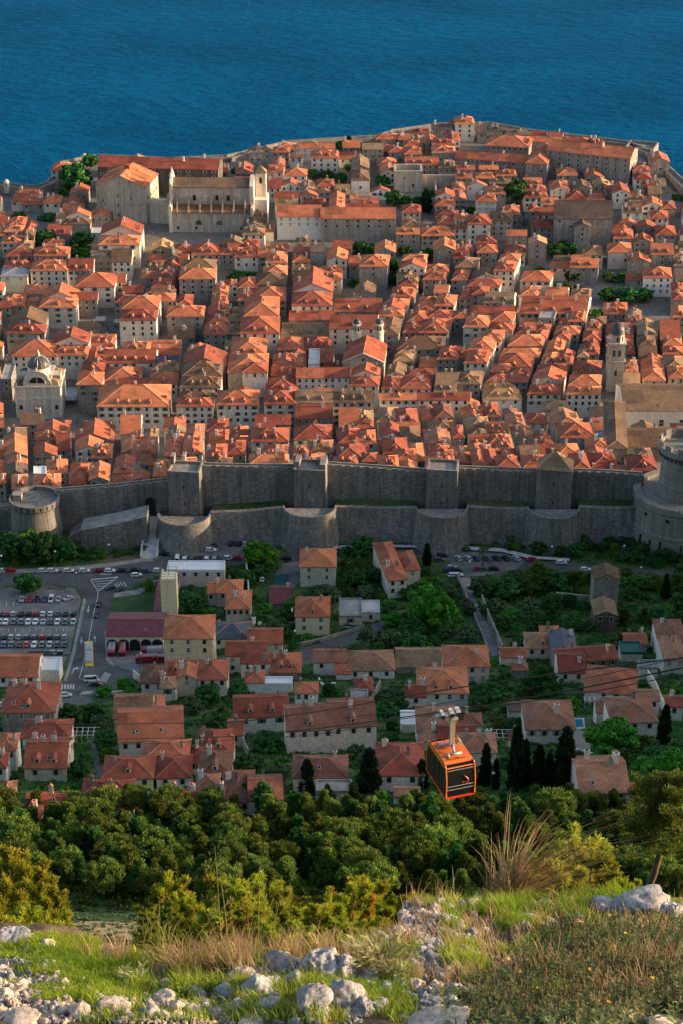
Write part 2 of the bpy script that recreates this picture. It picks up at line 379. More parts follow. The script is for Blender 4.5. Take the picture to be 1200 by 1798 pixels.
def copy_thing(o, label=None, group=None):
    r = o.copy(); COL.objects.link(r)
    if label: r['label'] = label
    if group: r['group'] = group
    for c in list(o.children):
        d = c.copy(); COL.objects.link(d); d.parent = r
        for g in c.children:
            e = g.copy(); COL.objects.link(e); e.parent = d
    return r
# ------------------------------------------------------------------ setting: terrain, sea, roads
def grid_mesh(name, xs, ys, fn, mat, smooth=True):
    nx, ny = len(xs), len(ys)
    v = [(x, y, fn(x, y)) for y in ys for x in xs]
    f = [(j * nx + i, j * nx + i + 1, (j + 1) * nx + i + 1, (j + 1) * nx + i) for j in range(ny - 1) for i in range(nx - 1)]
    me = bpy.data.meshes.new(name); me.from_pydata(v, [], f); me.materials.append(MATS[mat])
    if smooth: me.polygons.foreach_set('use_smooth', [True] * len(f))
    me.update(); o = link(name, me); return o
ys = sorted(set([p[0] for p in PROF if p[0] < 697] + list(np.linspace(16, 690, 110)) + [699.0]))
xs = sorted(set(list(np.linspace(-900, -220, 16)) + list(np.linspace(-220, 150, 30)) + list(np.linspace(150, 900, 60))))
tag(grid_mesh('hill_terrain', xs, ys, lambda x, y: T(x, y, False), 'hill_ground'), kind='structure')
ys = sorted(set([p[0] for p in PIN if 699 < p[0] < 1200] + [699.0] + list(np.linspace(700, 1420, 181))))
xs = sorted(set(list(np.linspace(-900, -260, 16)) + list(np.linspace(-260, 260, 80)) + list(np.linspace(260, 900, 16))))
tag(grid_mesh('town_ground', xs, ys, lambda x, y: T(x, y, True), 'town_paving'), kind='structure')
me = bpy.data.meshes.new('sea'); q = 26000
me.from_pydata([(-q, 900, 0), (q, 900, 0), (q, q, 0), (-q, q, 0)], [], [(0, 1, 2, 3)]); me.materials.append(MATS['sea'])
tag(link('sea', me), kind='structure')
def drape(name, poly, mat, off, kind='structure', fn=None, ymin=286, world=False):
    bm = bmesh.new()
    pts = [Vector(p) for p in poly] if world else [hit(p[0], p[1], 0, ymin) for p in poly]
    f = bm.faces.new([bm.verts.new((p.x, p.y, 0)) for p in pts])
    bmesh.ops.triangulate(bm, faces=[f])
    tab = PROF if ymin < 690 else PIN
    y0 = min(p.y for p in pts); y1 = max(p.y for p in pts)
    for (yy, _) in tab:
        if y0 < yy < y1:
            g = bm.verts[:] + bm.edges[:] + bm.faces[:]
            bmesh.ops.bisect_plane(bm, geom=g, plane_co=(0, yy, 0), plane_no=(0, 1, 0))
    for v in bm.verts: v.co.z = T(v.co.x, v.co.y, ymin > 690) + off
    for f in bm.faces:
        if f.normal.z < 0: f.normal_flip()
    bm.normal_update()
    for f in bm.faces:
        if f.normal.z < 0: f.normal_flip()
    me = bpy.data.meshes.new(name); bm.to_mesh(me); bm.free(); me.materials.append(MATS[mat])
    o = link(name, me)
    if kind: o['kind'] = kind
    return o
drape('road', [(-30, 1008), (60, 1006), (140, 1001), (200, 995), (270, 985), (285, 978), (420, 977), (470, 983), (530, 972), (620, 966), (690, 964), (770, 966), (880, 972), (930, 984), (1000, 988),
      (1100, 998), (1230, 1006), (1230, 1014), (1080, 1007), (930, 998), (850, 1012), (800, 1014), (790, 985), (690, 974), (620, 974), (540, 984), (470, 992), (430, 992), (290, 997), (225, 1035), (200, 1042), (196, 1058), (184, 1110), (188, 1160),
      (200, 1170), (240, 1182), (236, 1204), (200, 1206), (160, 1222), (110, 1240), (92, 1244), (96, 1218), (112, 1196), (128, 1140), (146, 1052), (135, 1030), (62, 1022), (-30, 1036)], 'asphalt', 0.05)
drape('parking_lot', [(-30, 1040), (62, 1026), (132, 1034), (143, 1052), (124, 1140), (112, 1166), (60, 1168), (-30, 1168)], 'lot_paving', 0.056)
drape('parking_lot', [(285, 944), (330, 934), (450, 934), (486, 958), (478, 976), (420, 976), (288, 976)], 'lot_paving', 0.056)
drape('parking_lot', [(764, 962), (880, 968), (926, 982), (905, 1000), (850, 1011), (806, 1012), (792, 984), (764, 980)], 'lot_paving', 0.058)
drape('fire_yard', [(188, 1132), (292, 1132), (292, 1186), (240, 1181), (198, 1168), (188, 1158)], 'lot_paving', 0.056)
drape('lane', [(802, 1012), (824, 1012), (846, 1060), (882, 1150), (862, 1152), (826, 1070)], 'pavement', 0.05)
drape('lane', [(524, 1142), (556, 1130), (640, 1106), (700, 1072), (716, 1078), (650, 1118), (588, 1142), (560, 1165), (528, 1170)], 'asphalt', 0.05)
drape('lane', [(160, 1282), (176, 1282), (186, 1366), (168, 1366)], 'asphalt', 0.05)
drape('lane', [(104, 1236), (160, 1222), (176, 1284), (158, 1284), (140, 1246)], 'asphalt', 0.052)
drape('pavement', [(-30, 1001), (60, 999), (140, 994), (200, 988), (268, 979), (270, 985), (200, 995), (140, 1001), (60, 1006), (-30, 1008)], 'pavement', 0.17)
drape('pavement', [(250, 962), (282, 962), (286, 978), (250, 981)], 'pavement', 0.17)
drape('pavement', [(146, 1052), (152, 1052), (134, 1140), (118, 1196), (112, 1196), (128, 1140)], 'pavement', 0.17)
drape('pavement', [(540, 962), (690, 960), (780, 961), (880, 966), (940, 980), (1000, 984), (1000, 988), (930, 984), (880, 972), (770, 966), (690, 964), (620, 966), (540, 967)], 'concrete_pale', 0.9)
drape('pavement', [(200, 1042), (240, 1036), (290, 1010), (292, 1016), (246, 1044), (200, 1050)], 'pavement', 0.17)
drape('pavement', [(184, 1110), (187, 1108), (190, 1156), (202, 1168), (198, 1171), (186, 1160)], 'pavement', 0.17)
drape('dry_meadow', [(120, 1618), (420, 1620), (760, 1612), (760, 1652), (120, 1652)], 'meadow_tan', 0.06)
drape('garden_lawn', [(196, 1046), (246, 1044), (246, 1070), (194, 1076)], 'hill_ground', 0.06)
drape('forecourt', [(560, 1000 - 8), (545, 1008), (500, 1045), (480, 1045), (482, 1010), (500, 985)], 'lot_paving', 0.05)
drape('sports_court', [(482, 1010), (508, 1008), (509, 1029), (481, 1030)], 'shutter_green', 0.07)
drape('concrete_yard', [(1000, 1280), (1040, 1279), (1036, 1318), (1008, 1318)], 'concrete', 0.05)
drape('dirt_bank', [(176, 985), (205, 968), (245, 975), (238, 982), (190, 989)], 'soil', 0.05)
# painted markings (worn white paint)
def stripe(ax, ay, bx, by, wpx):
    dx, dy = bx - ax, by - ay; L = math.hypot(dx, dy); nx, ny = -dy / L * wpx / 2, dx / L * wpx / 2
    return [(ax + nx, ay + ny), (bx + nx, by + ny), (bx - nx, by - ny), (ax - nx, ay - ny)]
def marks(name, segs):
    o = drape(name, stripe(*segs[0]), 'paint_line', 0.066); bmA = bmesh.new(); bmA.from_mesh(o.data)
    for s_ in segs[1:]:
        p = drape(name, stripe(*s_), 'paint_line', 0.066); bmA.from_mesh(p.data); me_ = p.data
        bpy.data.objects.remove(p); bpy.data.meshes.remove(me_)
    bmA.to_mesh(o.data); bmA.free(); return o
marks('road_line', [(173, 1040, 164, 1080, 1.0), (164, 1080, 157, 1120, 1.0), (157, 1120, 148, 1160, 1.0), (148, 1160, 140, 1190, 1.0), (173, 1040, 160, 1018, 1.0), (160, 1018, 208, 1013, 1.0), (208, 1013, 173, 1038, 1.0)])
marks('hatch_marking', [(164 + i * 2, 1018 + i * 4, 206 - i * 5, 1014 + i * 5, 0.6) for i in range(5)])
marks('zebra_crossing', [(105 + i * 5, 1202, 104 + i * 5, 1210, 2.3) for i in range(6)])
marks('zebra_crossing', [(176 + i * 1.5, 1194 - i * 2.6, 187 + i * 1.6, 1198 - i * 2.6, 1.2) for i in range(6)])
marks('zebra_crossing', [(142 + i * 4, 1220 - i * 0.5, 148 + i * 4, 1214, 1.3) for i in range(5)])
marks('zebra_crossing', [(202 + i * 5, 1026 - i * 1.4, 208 + i * 5, 1034 - i * 1.4, 1.2) for i in range(4)])
marks('turn_arrow', [(155, 1076, 156, 1064, 1.0), (153, 1070, 155, 1076, 1.0), (157, 1070, 155, 1076, 1.0)])
marks('turn_arrow', [(167, 1118, 167, 1128, 1.0), (165, 1122, 167, 1117, 1.0), (169, 1122, 167, 1117, 1.0)])
marks('turn_arrow', [(144, 1130, 143, 1118, 1.0), (141, 1124, 143, 1130, 1.0), (146, 1124, 143, 1130, 1.0)])
marks('turn_arrow', [(132, 1173, 126, 1184, 1.0), (132, 1173, 128, 1176, 1.0), (132, 1173, 133, 1178, 1.0)])
marks('turn_arrow', [(176, 1008.5, 196, 1008.5, 0.9), (176, 1008.5, 181, 1007, 0.9)])
marks('parking_line', [(x, 1056, x, 1063, 0.8) for x in (0, 12, 24)] + [(x, 1103, x - 0.6, 1109, 0.6) for x in range(4, 124, 12)])
# ------------------------------------------------------------------ walls of the city
def on_plane(px, py, Y):
    r = ray(px, py); t = Y / r.y; return Vector((r.x * t, Y, CZ + r.z * t))
def wall_run(parent, name, P, y0, y1, zb, mats=('rampart', 'rampart_pale'), slope=0.0):
    mb = MB()
    for a, b in zip(P, P[1:]):
        A = [(a.x, y0 - slope, zb), (b.x, y0 - slope, zb), (b.x, y0, b.z), (a.x, y0, a.z), (b.x, y1, b.z), (a.x, y1, a.z), (a.x, y1, zb), (b.x, y1, zb)]
        mb.face([A[0], A[1], A[2], A[3]], 0); mb.face([A[3], A[2], A[4], A[5]], 1); mb.face([A[5], A[4], A[7], A[6]], 0)
    a, b = P[0], P[-1]
    mb.face([(a.x, y1, zb), (a.x, y0 - slope, zb), (a.x, y0, a.z), (a.x, y1, a.z)][::-1], 0); mb.face([(b.x, y0 - slope, zb), (b.x, y1, zb), (b.x, y1, b.z), (b.x, y0, b.z)], 0)
    return part(name, mb, mats, parent, uv=True)
cw = thing('city_wall', 'long high grey stone rampart with parapet running across behind the car parks', 'rampart', (0, 0, 0))
RUNS = [[(96, 864), (200, 856), (294, 846)], [(350, 819), (430, 821), (517, 822)], [(570, 817), (660, 823), (750, 830)], [(802, 824), (870, 827), (943, 830)], [(1003, 829), (1060, 831), (1132, 836)], [(-60, 905), (26, 893)]]
for i, run in enumerate(RUNS):
    P = [on_plane(x, y, 699.5 if i < 5 else 697) for x, y in run]
    for p in P: p.z -= 1.1
    wall_run(cw, 'curtain', P, P[0].y, P[0].y + 4.6, 28)
    mb = MB()
    for a, b in zip(P, P[1:]):
        for (o0, o1, hh) in ((0.03, 0.7, 1.1), (4.0, 4.57, 0.8)):
            n = len(mb.v)
            mb.v += [(a.x, a.y + o0, a.z), (b.x, a.y + o0, b.z), (b.x, a.y + o1, b.z), (a.x, a.y + o1, a.z), (a.x, a.y + o0, a.z + hh), (b.x, a.y + o0, b.z + hh), (b.x, a.y + o1, b.z + hh), (a.x, a.y + o1, a.z + hh)]
            for q_ in [(0, 1, 5, 4), (1, 2, 6, 5), (2, 3, 7, 6), (3, 0, 4, 7), (4, 5, 6, 7)]: mb.f.append(tuple(k + n for k in q_)); mb.m.append(0)
    # merlons with embrasure gaps
    a, b = P[0], P[-1]; L = b.x - a.x; k = int(L / 3.4)
    for j in range(k):
        x = a.x + (j + 0.5) * L / k; seg = [s_ for s_ in zip(P, P[1:]) if s_[0].x <= x <= s_[1].x][0]
        z = seg[0].z + (seg[1].z - seg[0].z) * (x - seg[0].x) / (seg[1].x - seg[0].x) + 1.08
        mb.box(x - 1.05, x + 1.05, a.y + 0.04, a.y + 0.66, z, z + 0.55)
    part('parapet', mb, ['rampart_pale'], cw, uv=True)
def half_pts(cx, cy, r, k=20, a0=180, a1=360, back=6):
    return [(cx + r * math.cos(R(a0 + (a1 - a0) * i / k)), cy + r * math.sin(R(a0 + (a1 - a0) * i / k))) for i in range(k + 1)]
ZS = 46.0
def scarp_seg(xa, xb, za=ZS, zb_=ZS):
    P = [Vector((xa, 690, za)), Vector(((xa + xb) / 2, 690, (za + zb_) / 2 - 0.4)), Vector((xb, 690, zb_))]
    wall_run(cw, 'scarp', P, 690, 692, 28, ('rampart', 'rampart'), slope=3.2)
    mb = MB(); mb.face([(xa, 692, za - 1.4), (xb, 692, zb_ - 1.4), (xb, 699.5, zb_ - 1.4), (xa, 699.5, za - 1.4)]); part('terrace', mb, ['hill_ground'], cw)
def X690(px): return on_plane(px, 900, 690).x
cent = {}
for nm, (xa, xb) in dict(A=(294, 352), B=(515, 573), C=(748, 804), D=(941, 1004)).items():
    cent[nm] = (on_plane((xa + xb) / 2, 850, 694).x, on_plane(xb, 850, 694).x - on_plane(xa, 850, 694).x)
bx = [cent[k][0] for k in 'ABCD']
edges = [X690(274)] + [v for x in bx for v in (x - 10.2, x + 10.2)] + [X690(1120)]
zz = [(40.5, 41.5), (43.5, 45.5), (46, 45.5), (46, 45), (46, 45.5)]
for (a, b), (za, zb_) in zip(zip(edges[::2], edges[1::2]), zz): 
    if b > a + 1: scarp_seg(a, b, za, zb_)
for i, x in enumerate(bx):      # half round bastion at each tower foot, flared
    mb = MB(); zt = [43.0, 46.5, 46.2, 46.0][i]; rr = 10.4
    prof = [(rr * 1.28, 27), (rr * 1.12, 33), (rr, zt - 3), (rr, zt), (rr - 0.7, zt), (rr - 0.7, zt - 1.3), (0.1, zt - 1.3)]
    mb.lathe(prof, x, 690.5, 40, 0, 178, 362); part('bastion', mb, ['rampart'], cw, uv=True)
def tower(nm, label, ytop, roof=None, yaw=-6):
    x, w = cent[nm]; d = 10.0; p = on_plane(600, ytop, 693.5); zt = p.z; zb = 38
    t = thing('wall_tower', label, 'tower', (x, 693.2, zb), R(yaw), 'square towers along the city wall')
    mb = MB(); H_ = zt - zb; hw = w / 2 * 0.96
    mb.prism([(-hw, 0), (hw, 0), (hw, d), (-hw, d)], -8, H_ - 0.02, 0, 1, flare=1.05); part('shaft', mb, ['rampart', 'rampart_pale'], t, uv=True)
    mb = MB()
    if roof:
        o = 0.3; a = [(-hw - o, -o, H_), (hw + o, -o, H_), (hw + o, d + o, H_), (-hw - o, d + o, H_)]; ap = (0, d / 2, H_ + 6.2)
        for i in range(4): mb.face([a[i], a[(i + 1) % 4], ap])
        mb.face(a[::-1]); part('roof', mb, ['roof_b'], t, uv=True)
    else:
        for (x0, x1, y0, y1) in ((-hw, hw, 0, .7), (-hw, hw, d - .7, d), (-hw, -hw + .7, .7, d - .7), (hw - .7, hw, .7, d - .7)): mb.box(x0, x1, y0, y1, H_, H_ + 1.0)
        if nm == 'B':
            mb.box(-hw + .1, -hw + 2.0, 2.2, 9.0, H_ + 1.003, H_ + 3.2); mb.box(hw - 2.4, hw - .1, 1.0, 9.4, H_ + 1.003, H_ + 3.0); mb.box(hw - 4.5, hw - 2.8, 7.0, 9.2, H_ + .02, H_ + 2.4)
        if nm == 'A': mb.box(-hw + .1, -hw + 1.6, 6, 9.9, H_ + 1.003, H_ + 4.5)
        part('parapet', mb, ['rampart_pale'], t, uv=True)
    mb = MB()
    for zf in (0.35, 0.7): mb.box(-0.25, 0.25, -0.28 + zf * 0.1, 0.3, H_ * zf, H_ * zf + 1.3)
    part('loophole', mb, ['glass_dark'], t)
    return t
tower('A', 'leftmost square wall tower, flat topped, right of the ramp arch', 832)
tower('B', 'square wall tower with pale sunlit blocks on its flat top', 829)
tower('C', 'flat topped square wall tower between the pale topped and the pyramid roofed towers', 829)
tower('D', 'tall square wall tower with a brown tiled pyramid roof', 826, roof=True, yaw=-9)
p = on_plane(60, 874, 695)
t = thing('round_tower', 'pale round bastion tower with flared battlement at left end of the wall', 'tower', (p.x, 696, 28)); k = p.z - 28
mb = MB(); mb.lathe([(11.0, -4), (9.9, 6), (9.2, k - 3.2), (9.9, k - 2.4), (9.9, k), (9.1, k), (9.1, k - 1.6), (0.1, k - 1.6)], 0, 0, 48, 0); part('shaft', mb, ['rampart'], t, uv=True)
for i in range(7):
    M = Matrix.Rotation(R(232 + i * 15), 4, 'Z'); mb = MB(); mb.box(9.6, 9.93, -.28, .28, k - 2.1, k - .5, M=M); part('embrasure', mb, ['glass_dark'], t)
mb = MB(); mb.box(-8.5, -5, -1, 3, k - 1.6, k + 1.0); part('sentry_block', mb, ['rampart_pale'], t, uv=True)
# the fortress tower at the right
p = on_plane(1202, 866, 690)
t = thing('fortress_tower', 'huge round fortress with crowned upper tower on a wide round bastion, right edge', 'fortress', (p.x, 693, 28)); k = p.z - 28
mb = MB(); rr = 18.6
mb.lathe([(rr * 1.10, -6), (rr * 1.05, 4), (rr + .6, 11), (rr + .9, 11.2), (rr + .9, 11.8), (rr + .3, 12.0), (rr, k - 3.4), (rr + .7, k - 2.6), (rr + .7, k), (rr - 2.2, k), (rr - 2.2, k - 1.4), (0.1, k - 1.4)], 0, 0, 72, 0)
part('bastion', mb, ['rampart_pale'], t, uv=True)
mb = MB()
for a, r_ in ((210, .22), (238, .3), (262, .22), (225, .18)):
    M = Matrix.Rotation(R(a), 4, 'Z'); mb.box(rr + .15, rr + 1.3, -r_, r_, 4, 9 + 3 * r_, M=M)
for a in (214, 244, 270):
    M = Matrix.Rotation(R(a), 4, 'Z'); mb.box(rr - .5, rr + .55, -.6, .6, k - 5.6, k - 4.6, M=M)
part('gunport', mb, ['glass_dark'], t)
mb = MB(); mb.lathe([(10.9, k - 1.6), (10.3, k + 4), (10.3, k + 4.3), (10.0, k + 4.5), (9.7, k + 15.2), (11.3, k + 17.4), (11.3, k + 19.6), (10.3, k + 19.6), (10.3, k + 17.6), (0.1, k + 17.6)], 0.6, 0.6, 64, 0)
part('drum', mb, ['rampart_pale'], t, uv=True)
mb = MB()
for i in range(40):
    M = Matrix.Translation((0.6, 0.6, 0)) @ Matrix.Rotation(R(i * 9), 4, 'Z'); mb.box(10.1, 11.22, -.28, .28, k + 15.4, k + 16.9, M=M)
part('corbels', mb, ['rampart'], t)
for i in range(12):
    mb = MB(); M = Matrix.Translation((0.6, 0.6, 0)) @ Matrix.Rotation(R(i * 30 + 8), 4, 'Z'); mb.box(10.35, 11.25, -1.5, 1.5, k + 19.61, k + 21.6, M=M)
    part('merlon', mb, ['rampart_pale'], t, uv=True)
M = Matrix.Rotation(R(262), 4, 'Z'); mb = MB(); q = M @ Vector((rr + .6, 0, 0))
mb.lathe([(.5, k - 2.2), (1.2, k - .6), (1.2, k + 1.2), (.7, k + 2.0), (.05, k + 2.4)], q.x, q.y, 14); part('watch_turret', mb, ['church_pale'], t, smooth=True)
# ramp with gate arch, left
t = thing('gate_ramp', 'stone ramp wall climbing left to right to the tall arch in the rampart', 'ramp', (0, 0, 0))
P = [on_plane(142, 931, 684), on_plane(200, 921, 684), on_plane(258, 907, 684)]
wall_run(t, 'ramp_wall', P, 684, 694, 28, ('rampart', 'pavement'))
P = [on_plane(120, 944, 690), on_plane(142, 931, 690)]; wall_run(t, 'buttress', P, 690, 698, 28, ('rampart_pale', 'rampart_pale'))
a = on_plane(252, 934, 688); b = on_plane(279, 934, 688)
mb = MB(); mb.face([(a.x, 675.5, 31.2), (b.x, 675.5, 31.2), (b.x, 699.3, 37.2), (a.x, 699.3, 37.2)]); part('path', mb, ['concrete_pale'], t)
mb = MB()
for x in (a.x, b.x):
    n = len(mb.v); mb.v += [(x - .4, 675.5, 29), (x + .4, 675.5, 29), (x + .4, 699.3, 34), (x - .4, 699.3, 34), (x - .4, 675.5, 32.3), (x + .4, 675.5, 32.3), (x + .4, 699.3, 38.3), (x - .4, 699.3, 38.3)]
    for q_ in [(0, 1, 5, 4), (1, 2, 6, 5), (2, 3, 7, 6), (3, 0, 4, 7), (4, 5, 6, 7)]: mb.f.append(tuple(k_ + n for k_ in q_)); mb.m.append(0)
part('side_wall', mb, ['concrete_pale'], t)
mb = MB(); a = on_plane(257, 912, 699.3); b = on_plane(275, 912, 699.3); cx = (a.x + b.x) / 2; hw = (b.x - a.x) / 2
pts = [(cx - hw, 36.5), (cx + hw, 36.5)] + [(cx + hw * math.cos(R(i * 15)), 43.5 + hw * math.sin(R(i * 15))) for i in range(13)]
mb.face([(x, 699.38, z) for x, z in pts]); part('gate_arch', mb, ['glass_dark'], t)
mb = MB(); mb.tube([(cx + (hw + .3) * math.cos(R(180 - i * 15)), 699.3, 43.5 + (hw + .3) * math.sin(R(i * 15))) for i in range(13)], .35, 4); part('arch_rim', mb, ['rampart_pale'], t)
# sea wall along the coast
t = thing('sea_wall', 'pale coastal rampart curving around the far edge of the town above the sea', 'rampart', (0, 0, 0))
mb = MB(); mp = MB()
for (a, b) in zip(SEAW, SEAW[1:]):
    a = Vector(a); b = Vector(b); d = (b - a).normalized(); n_ = Vector((-d.y, d.x))
    if n_.y < 0: n_ = -n_
    for (M_, o0, o1, z0, z1) in ((mb, -3.2, 2.2, 2, 25), (mp, 1.4, 2.22, 25.003, 26.5), (mp, -3.22, -2.6, 25.003, 25.9)):
        q4 = [a + n_ * o0, b + n_ * o0, b + n_ * o1, a + n_ * o1]
        if (q4[1] - q4[0]).cross(q4[2] - q4[1]) < 0: q4 = q4[::-1]
        M_.prism([(p_.x, p_.y) for p_ in q4], z0, z1)
part('curtain', mb, ['rampart_pale'], t, uv=True); part('parapet', mp, ['rampart_pale'], t, uv=True)
def guard_box(px, py, label, w=3.2, h=4.5, rot=0):
    p = at_z(px, py, 26); o = thing('guard_turret', label, 'turret', p, R(rot))
    mb = MB(); mb.lathe([(w / 2, -4), (w / 2, h * .6), (w / 2 + .3, h * .62), (w * .35, h * .85), (.05, h)], 0, 0, 14); part('shaft', mb, ['church_pale'], o)
    mb = MB(); mb.box(-.35, .35, -w / 2 - .06, 0, .5, 2.0); part('window', mb, ['glass_dark'], o)
guard_box(149, 281, 'small domed white watch turret on the round sea bastion'); guard_box(12, 327, 'small watch turret at far left of the sea wall')
o = thing('sea_bastion', 'low square stone bastion jutting out at the right corner of the sea wall', 'bastion', at_z(1126, 272, 20), R(-20))
mb = MB(); mb.prism([(-9, -7), (9, -7), (9, 9), (-9, 9)], -12, 5, 0, flare=1.05); part('block', mb, ['rampart_pale'], o, uv=True)
mb = MB()
for q_ in ((-9, 9, -7, -6.2), (-9, 9, 8.2, 9), (-9, -8.2, -6.2, 8.2), (8.2, 9, -6.2, 8.2)): mb.box(*q_, 5.003, 6.6)
part('parapet', mb, ['rampart_pale'], o, uv=True)

# ------------------------------------------------------------------ houses
WIN = {}
def win_mesh(kind, w=1.1, h=1.6):
    key = (kind, w, h)
    if key in WIN: return WIN[key]
    mb = MB(); f = 0.14
    if kind != 'shut': mb.box(-w / 2, w / 2, -0.05, 0.02, 0, h, 1)
    else: mb.box(-w / 2, w / 2, -0.07, 0.02, 0, h, 2)
    for q in ((-w / 2 - f, -w / 2, 0, h), (w / 2, w / 2 + f, 0, h), (-w / 2 - f, w / 2 + f, h, h + f), (-w / 2 - f * 1.4, w / 2 + f * 1.4, -f, 0)):
        mb.box(q[0], q[1], -0.1, 0.02, q[2], q[3], 0)
    if kind == 'green' or kind == 'open':
        for s in (-1, 1):
            x0 = s * (w / 2 + f + .01); x1 = x0 + s * w * .48; mb.box(min(x0, x1), max(x0, x1), -0.13, -0.02, 0, h, 2)
    if kind == 'bar':
        mb.box(-.03, .03, -0.07, 0, 0, h, 0); mb.box(-w / 2, -.03, -0.07, 0, h * .5, h * .56, 0); mb.box(.03, w / 2, -0.07, 0, h * .5, h * .56, 0)
    mats = ['frame_stone', 'glass_dark', 'shutter_green' if kind == 'green' else 'shutter_grey']
    if kind == 'bar': mats[0] = 'frame_white'
    WIN[key] = mb.mesh('window', mats); return WIN[key]
DORM = {}
def dormer_meshes(rk, wk):
    if (rk, wk) in DORM: return DORM[(rk, wk)]
    mb = MB(); w = .72
    mb.box(-w, w, 0, 2.6, -.6, 1.05, 0); mb.face([(-w, 0, 1.05), (w, 0, 1.05), (0, 0, 1.62)], 0)
    o = .16
    for s in (-1, 1):
        q = [(0, -.18, 1.70), (s * (w + o), -.18, .98), (s * (w + o), 2.7, .98), (0, 2.7, 1.70)]
        mb.face(q if s > 0 else q[::-1], 1)
        q2 = [(0, -.18, 1.60), (s * (w + o), -.18, .86), (s * (w + o), 2.7, .86), (0, 2.7, 1.60)]
        mb.face(q2[::-1] if s > 0 else q2, 1); mb.face([q[0], q2[0], q2[1], q[1]], 1); mb.face([q[1], q2[1], q2[2], q[2]], 1)
    a = mb.mesh('dormer', ['wall_' + wk, 'roof_' + rk], uv=True)
    mb = MB(); mb.box(-.4, .4, -.05, .02, .12, .95, 1)
    for q in ((-.5, -.4, .12, .95), (.4, .5, .12, .95), (-.5, .5, .95, 1.03)): mb.box(q[0], q[1], -.08, .02, q[2], q[3], 0)
    b = mb.mesh('window', ['frame_white', 'glass_dark']); DORM[(rk, wk)] = (a, b); return a, b
CHM = []
for i in range(6):
    mb = MB(); w = .35 + .12 * (i % 3); d = .35 + .1 * (i % 2); h = 1.3 + .25 * i
    mb.box(-w, w, -d, d, -1.2, h, 0); mb.box(-w - .1, w + .1, -d - .1, d + .1, h, h + .16, 0)
    if i % 2 == 0:
        for s in (-1, 1): mb.face([(0, -d, h + .75), (s * w, -d, h + .2), (s * w, d, h + .2), (0, d, h + .75)][::s], 1)
    else: mb.box(-w * .6, w * .6, -d * .6, d * .6, h + .16, h + .45, 1)
    CHM.append(mb.mesh('chimney', ['wall_' + 'gcwcgw'[i], 'roof_' + 'orokob'[i]], uv=True))
mb = MB(); mb.box(-.4, .4, -.55, .55, -.06, .10, 0); mb.box(-.32, .32, -.47, .47, .10, .13, 1); SKY_M = mb.mesh('skylight', ['frame_white', 'glass_dark'])
def roof_geo(typ, w, d, h, tp, ts, o=0.35, th=0.24):
    """top faces in local skewed coordinates"""
    def P(u, v, z): return Vector((u + v * ts, v, z))
    e = h - o * tp; a, b, c, q = P(-w / 2 - o, -o, e), P(w / 2 + o, -o, e), P(w / 2 + o, d + o, e), P(-w / 2 - o, d + o, e)
    if typ == 'x':
        e2 = 0.28; a, b, c, q = P(-w / 2 - e2, -o, e), P(w / 2 + e2, -o, e), P(w / 2 + e2, d + o, e), P(-w / 2 - e2, d + o, e)
        z = h + tp * d / 2; L, K = P(-w / 2 - e2, d / 2, z), P(w / 2 + e2, d / 2, z); fs = [[a, b, K, L], [c, q, L, K]]; rl = [(L, K)]
    elif typ == 'y':
        e2 = 0.28; a, b, c, q = P(-w / 2 - o, -e2, e), P(w / 2 + o, -e2, e), P(w / 2 + o, d + e2, e), P(-w / 2 - o, d + e2, e)
        z = h + tp * w / 2; F, K = P(0, -e2, z), P(0, d + e2, z); fs = [[a, F, K, q], [b, c, K, F]]; fs[0] = [a, F, K, q]; rl = [(F, K)]
    elif typ == 'h':
        m = min(w, d) / 2; z = h + tp * m
        if w >= d: L, K = P(-w / 2 + m, d / 2, z), P(w / 2 - m, d / 2, z); fs = [[a, b, K, L], [c, q, L, K], [q, a, L], [b, c, K]]; rl = [(L, K), (a, L), (q, L), (b, K), (c, K)]
        else: L, K = P(0, m, z), P(0, d - m, z); fs = [[a, b, L], [b, c, K, L], [c, q, K], [q, a, L, K]]; rl = [(L, K), (a, L), (b, L), (q, K), (c, K)]
    elif typ == 's':
        z = h + tp * d; c, q = P(w / 2 + o, d + o, z + o * tp), P(-w / 2 - o, d + o, z + o * tp); fs = [[a, b, c, q]]; rl = []
    mb = MB(); vi = {}
    def add(p):
        k = (round(p.x, 4), round(p.y, 4), round(p.z, 4))
        if k not in vi: vi[k] = len(mb.v); mb.v.append(tuple(p))
        return vi[k]
    ed = {}
    tops = []
    for f in fs:
        n = (f[1] - f[0]).cross(f[2] - f[1])
        if n.z < 0: f = f[::-1]
        ix = []
        for p in f:
            k_ = add(p)
            if not ix or (ix[-1] != k_): ix.append(k_)
        if ix[0] == ix[-1]: ix.pop()
        if len(ix) > 2: tops.append(ix)
    nt = len(mb.v); mb.v += [(x, y, z - th) for x, y, z in mb.v]
    for ix in tops:
        mb.f.append(tuple(ix)); mb.m.append(0); mb.f.append(tuple(i + nt for i in ix[::-1])); mb.m.append(0)
        for i in range(len(ix)): ed[(ix[i], ix[(i + 1) % len(ix)])] = 1
    for (i, j) in list(ed):
        if (j, i) not in ed: mb.f.append((j, i, i + nt, j + nt)); mb.m.append(0)
    for (p, q_) in rl:
        if (p - q_).length > .5: mb.tube([p + Vector((0, 0, .03)), q_ + Vector((0, 0, .03))], .14, 5, 1)
    return mb
def shear_at(px, py):
    if py > 700: tab = [(0, -9), (50, -8.6), (200, -3), (330, -1.5), (600, 0), (900, -3), (1200, -3)]
    elif py > 455: tab = [(0, -2), (300, 0), (510, -1), (620, 4), (700, 8), (920, 13), (990, 12.5), (1060, 7), (1200, 5)]
    elif py > 360: tab = [(0, -2), (500, 0), (900, 4), (1200, 4)]
    else: return 0
    return lerp_tab(tab, px)
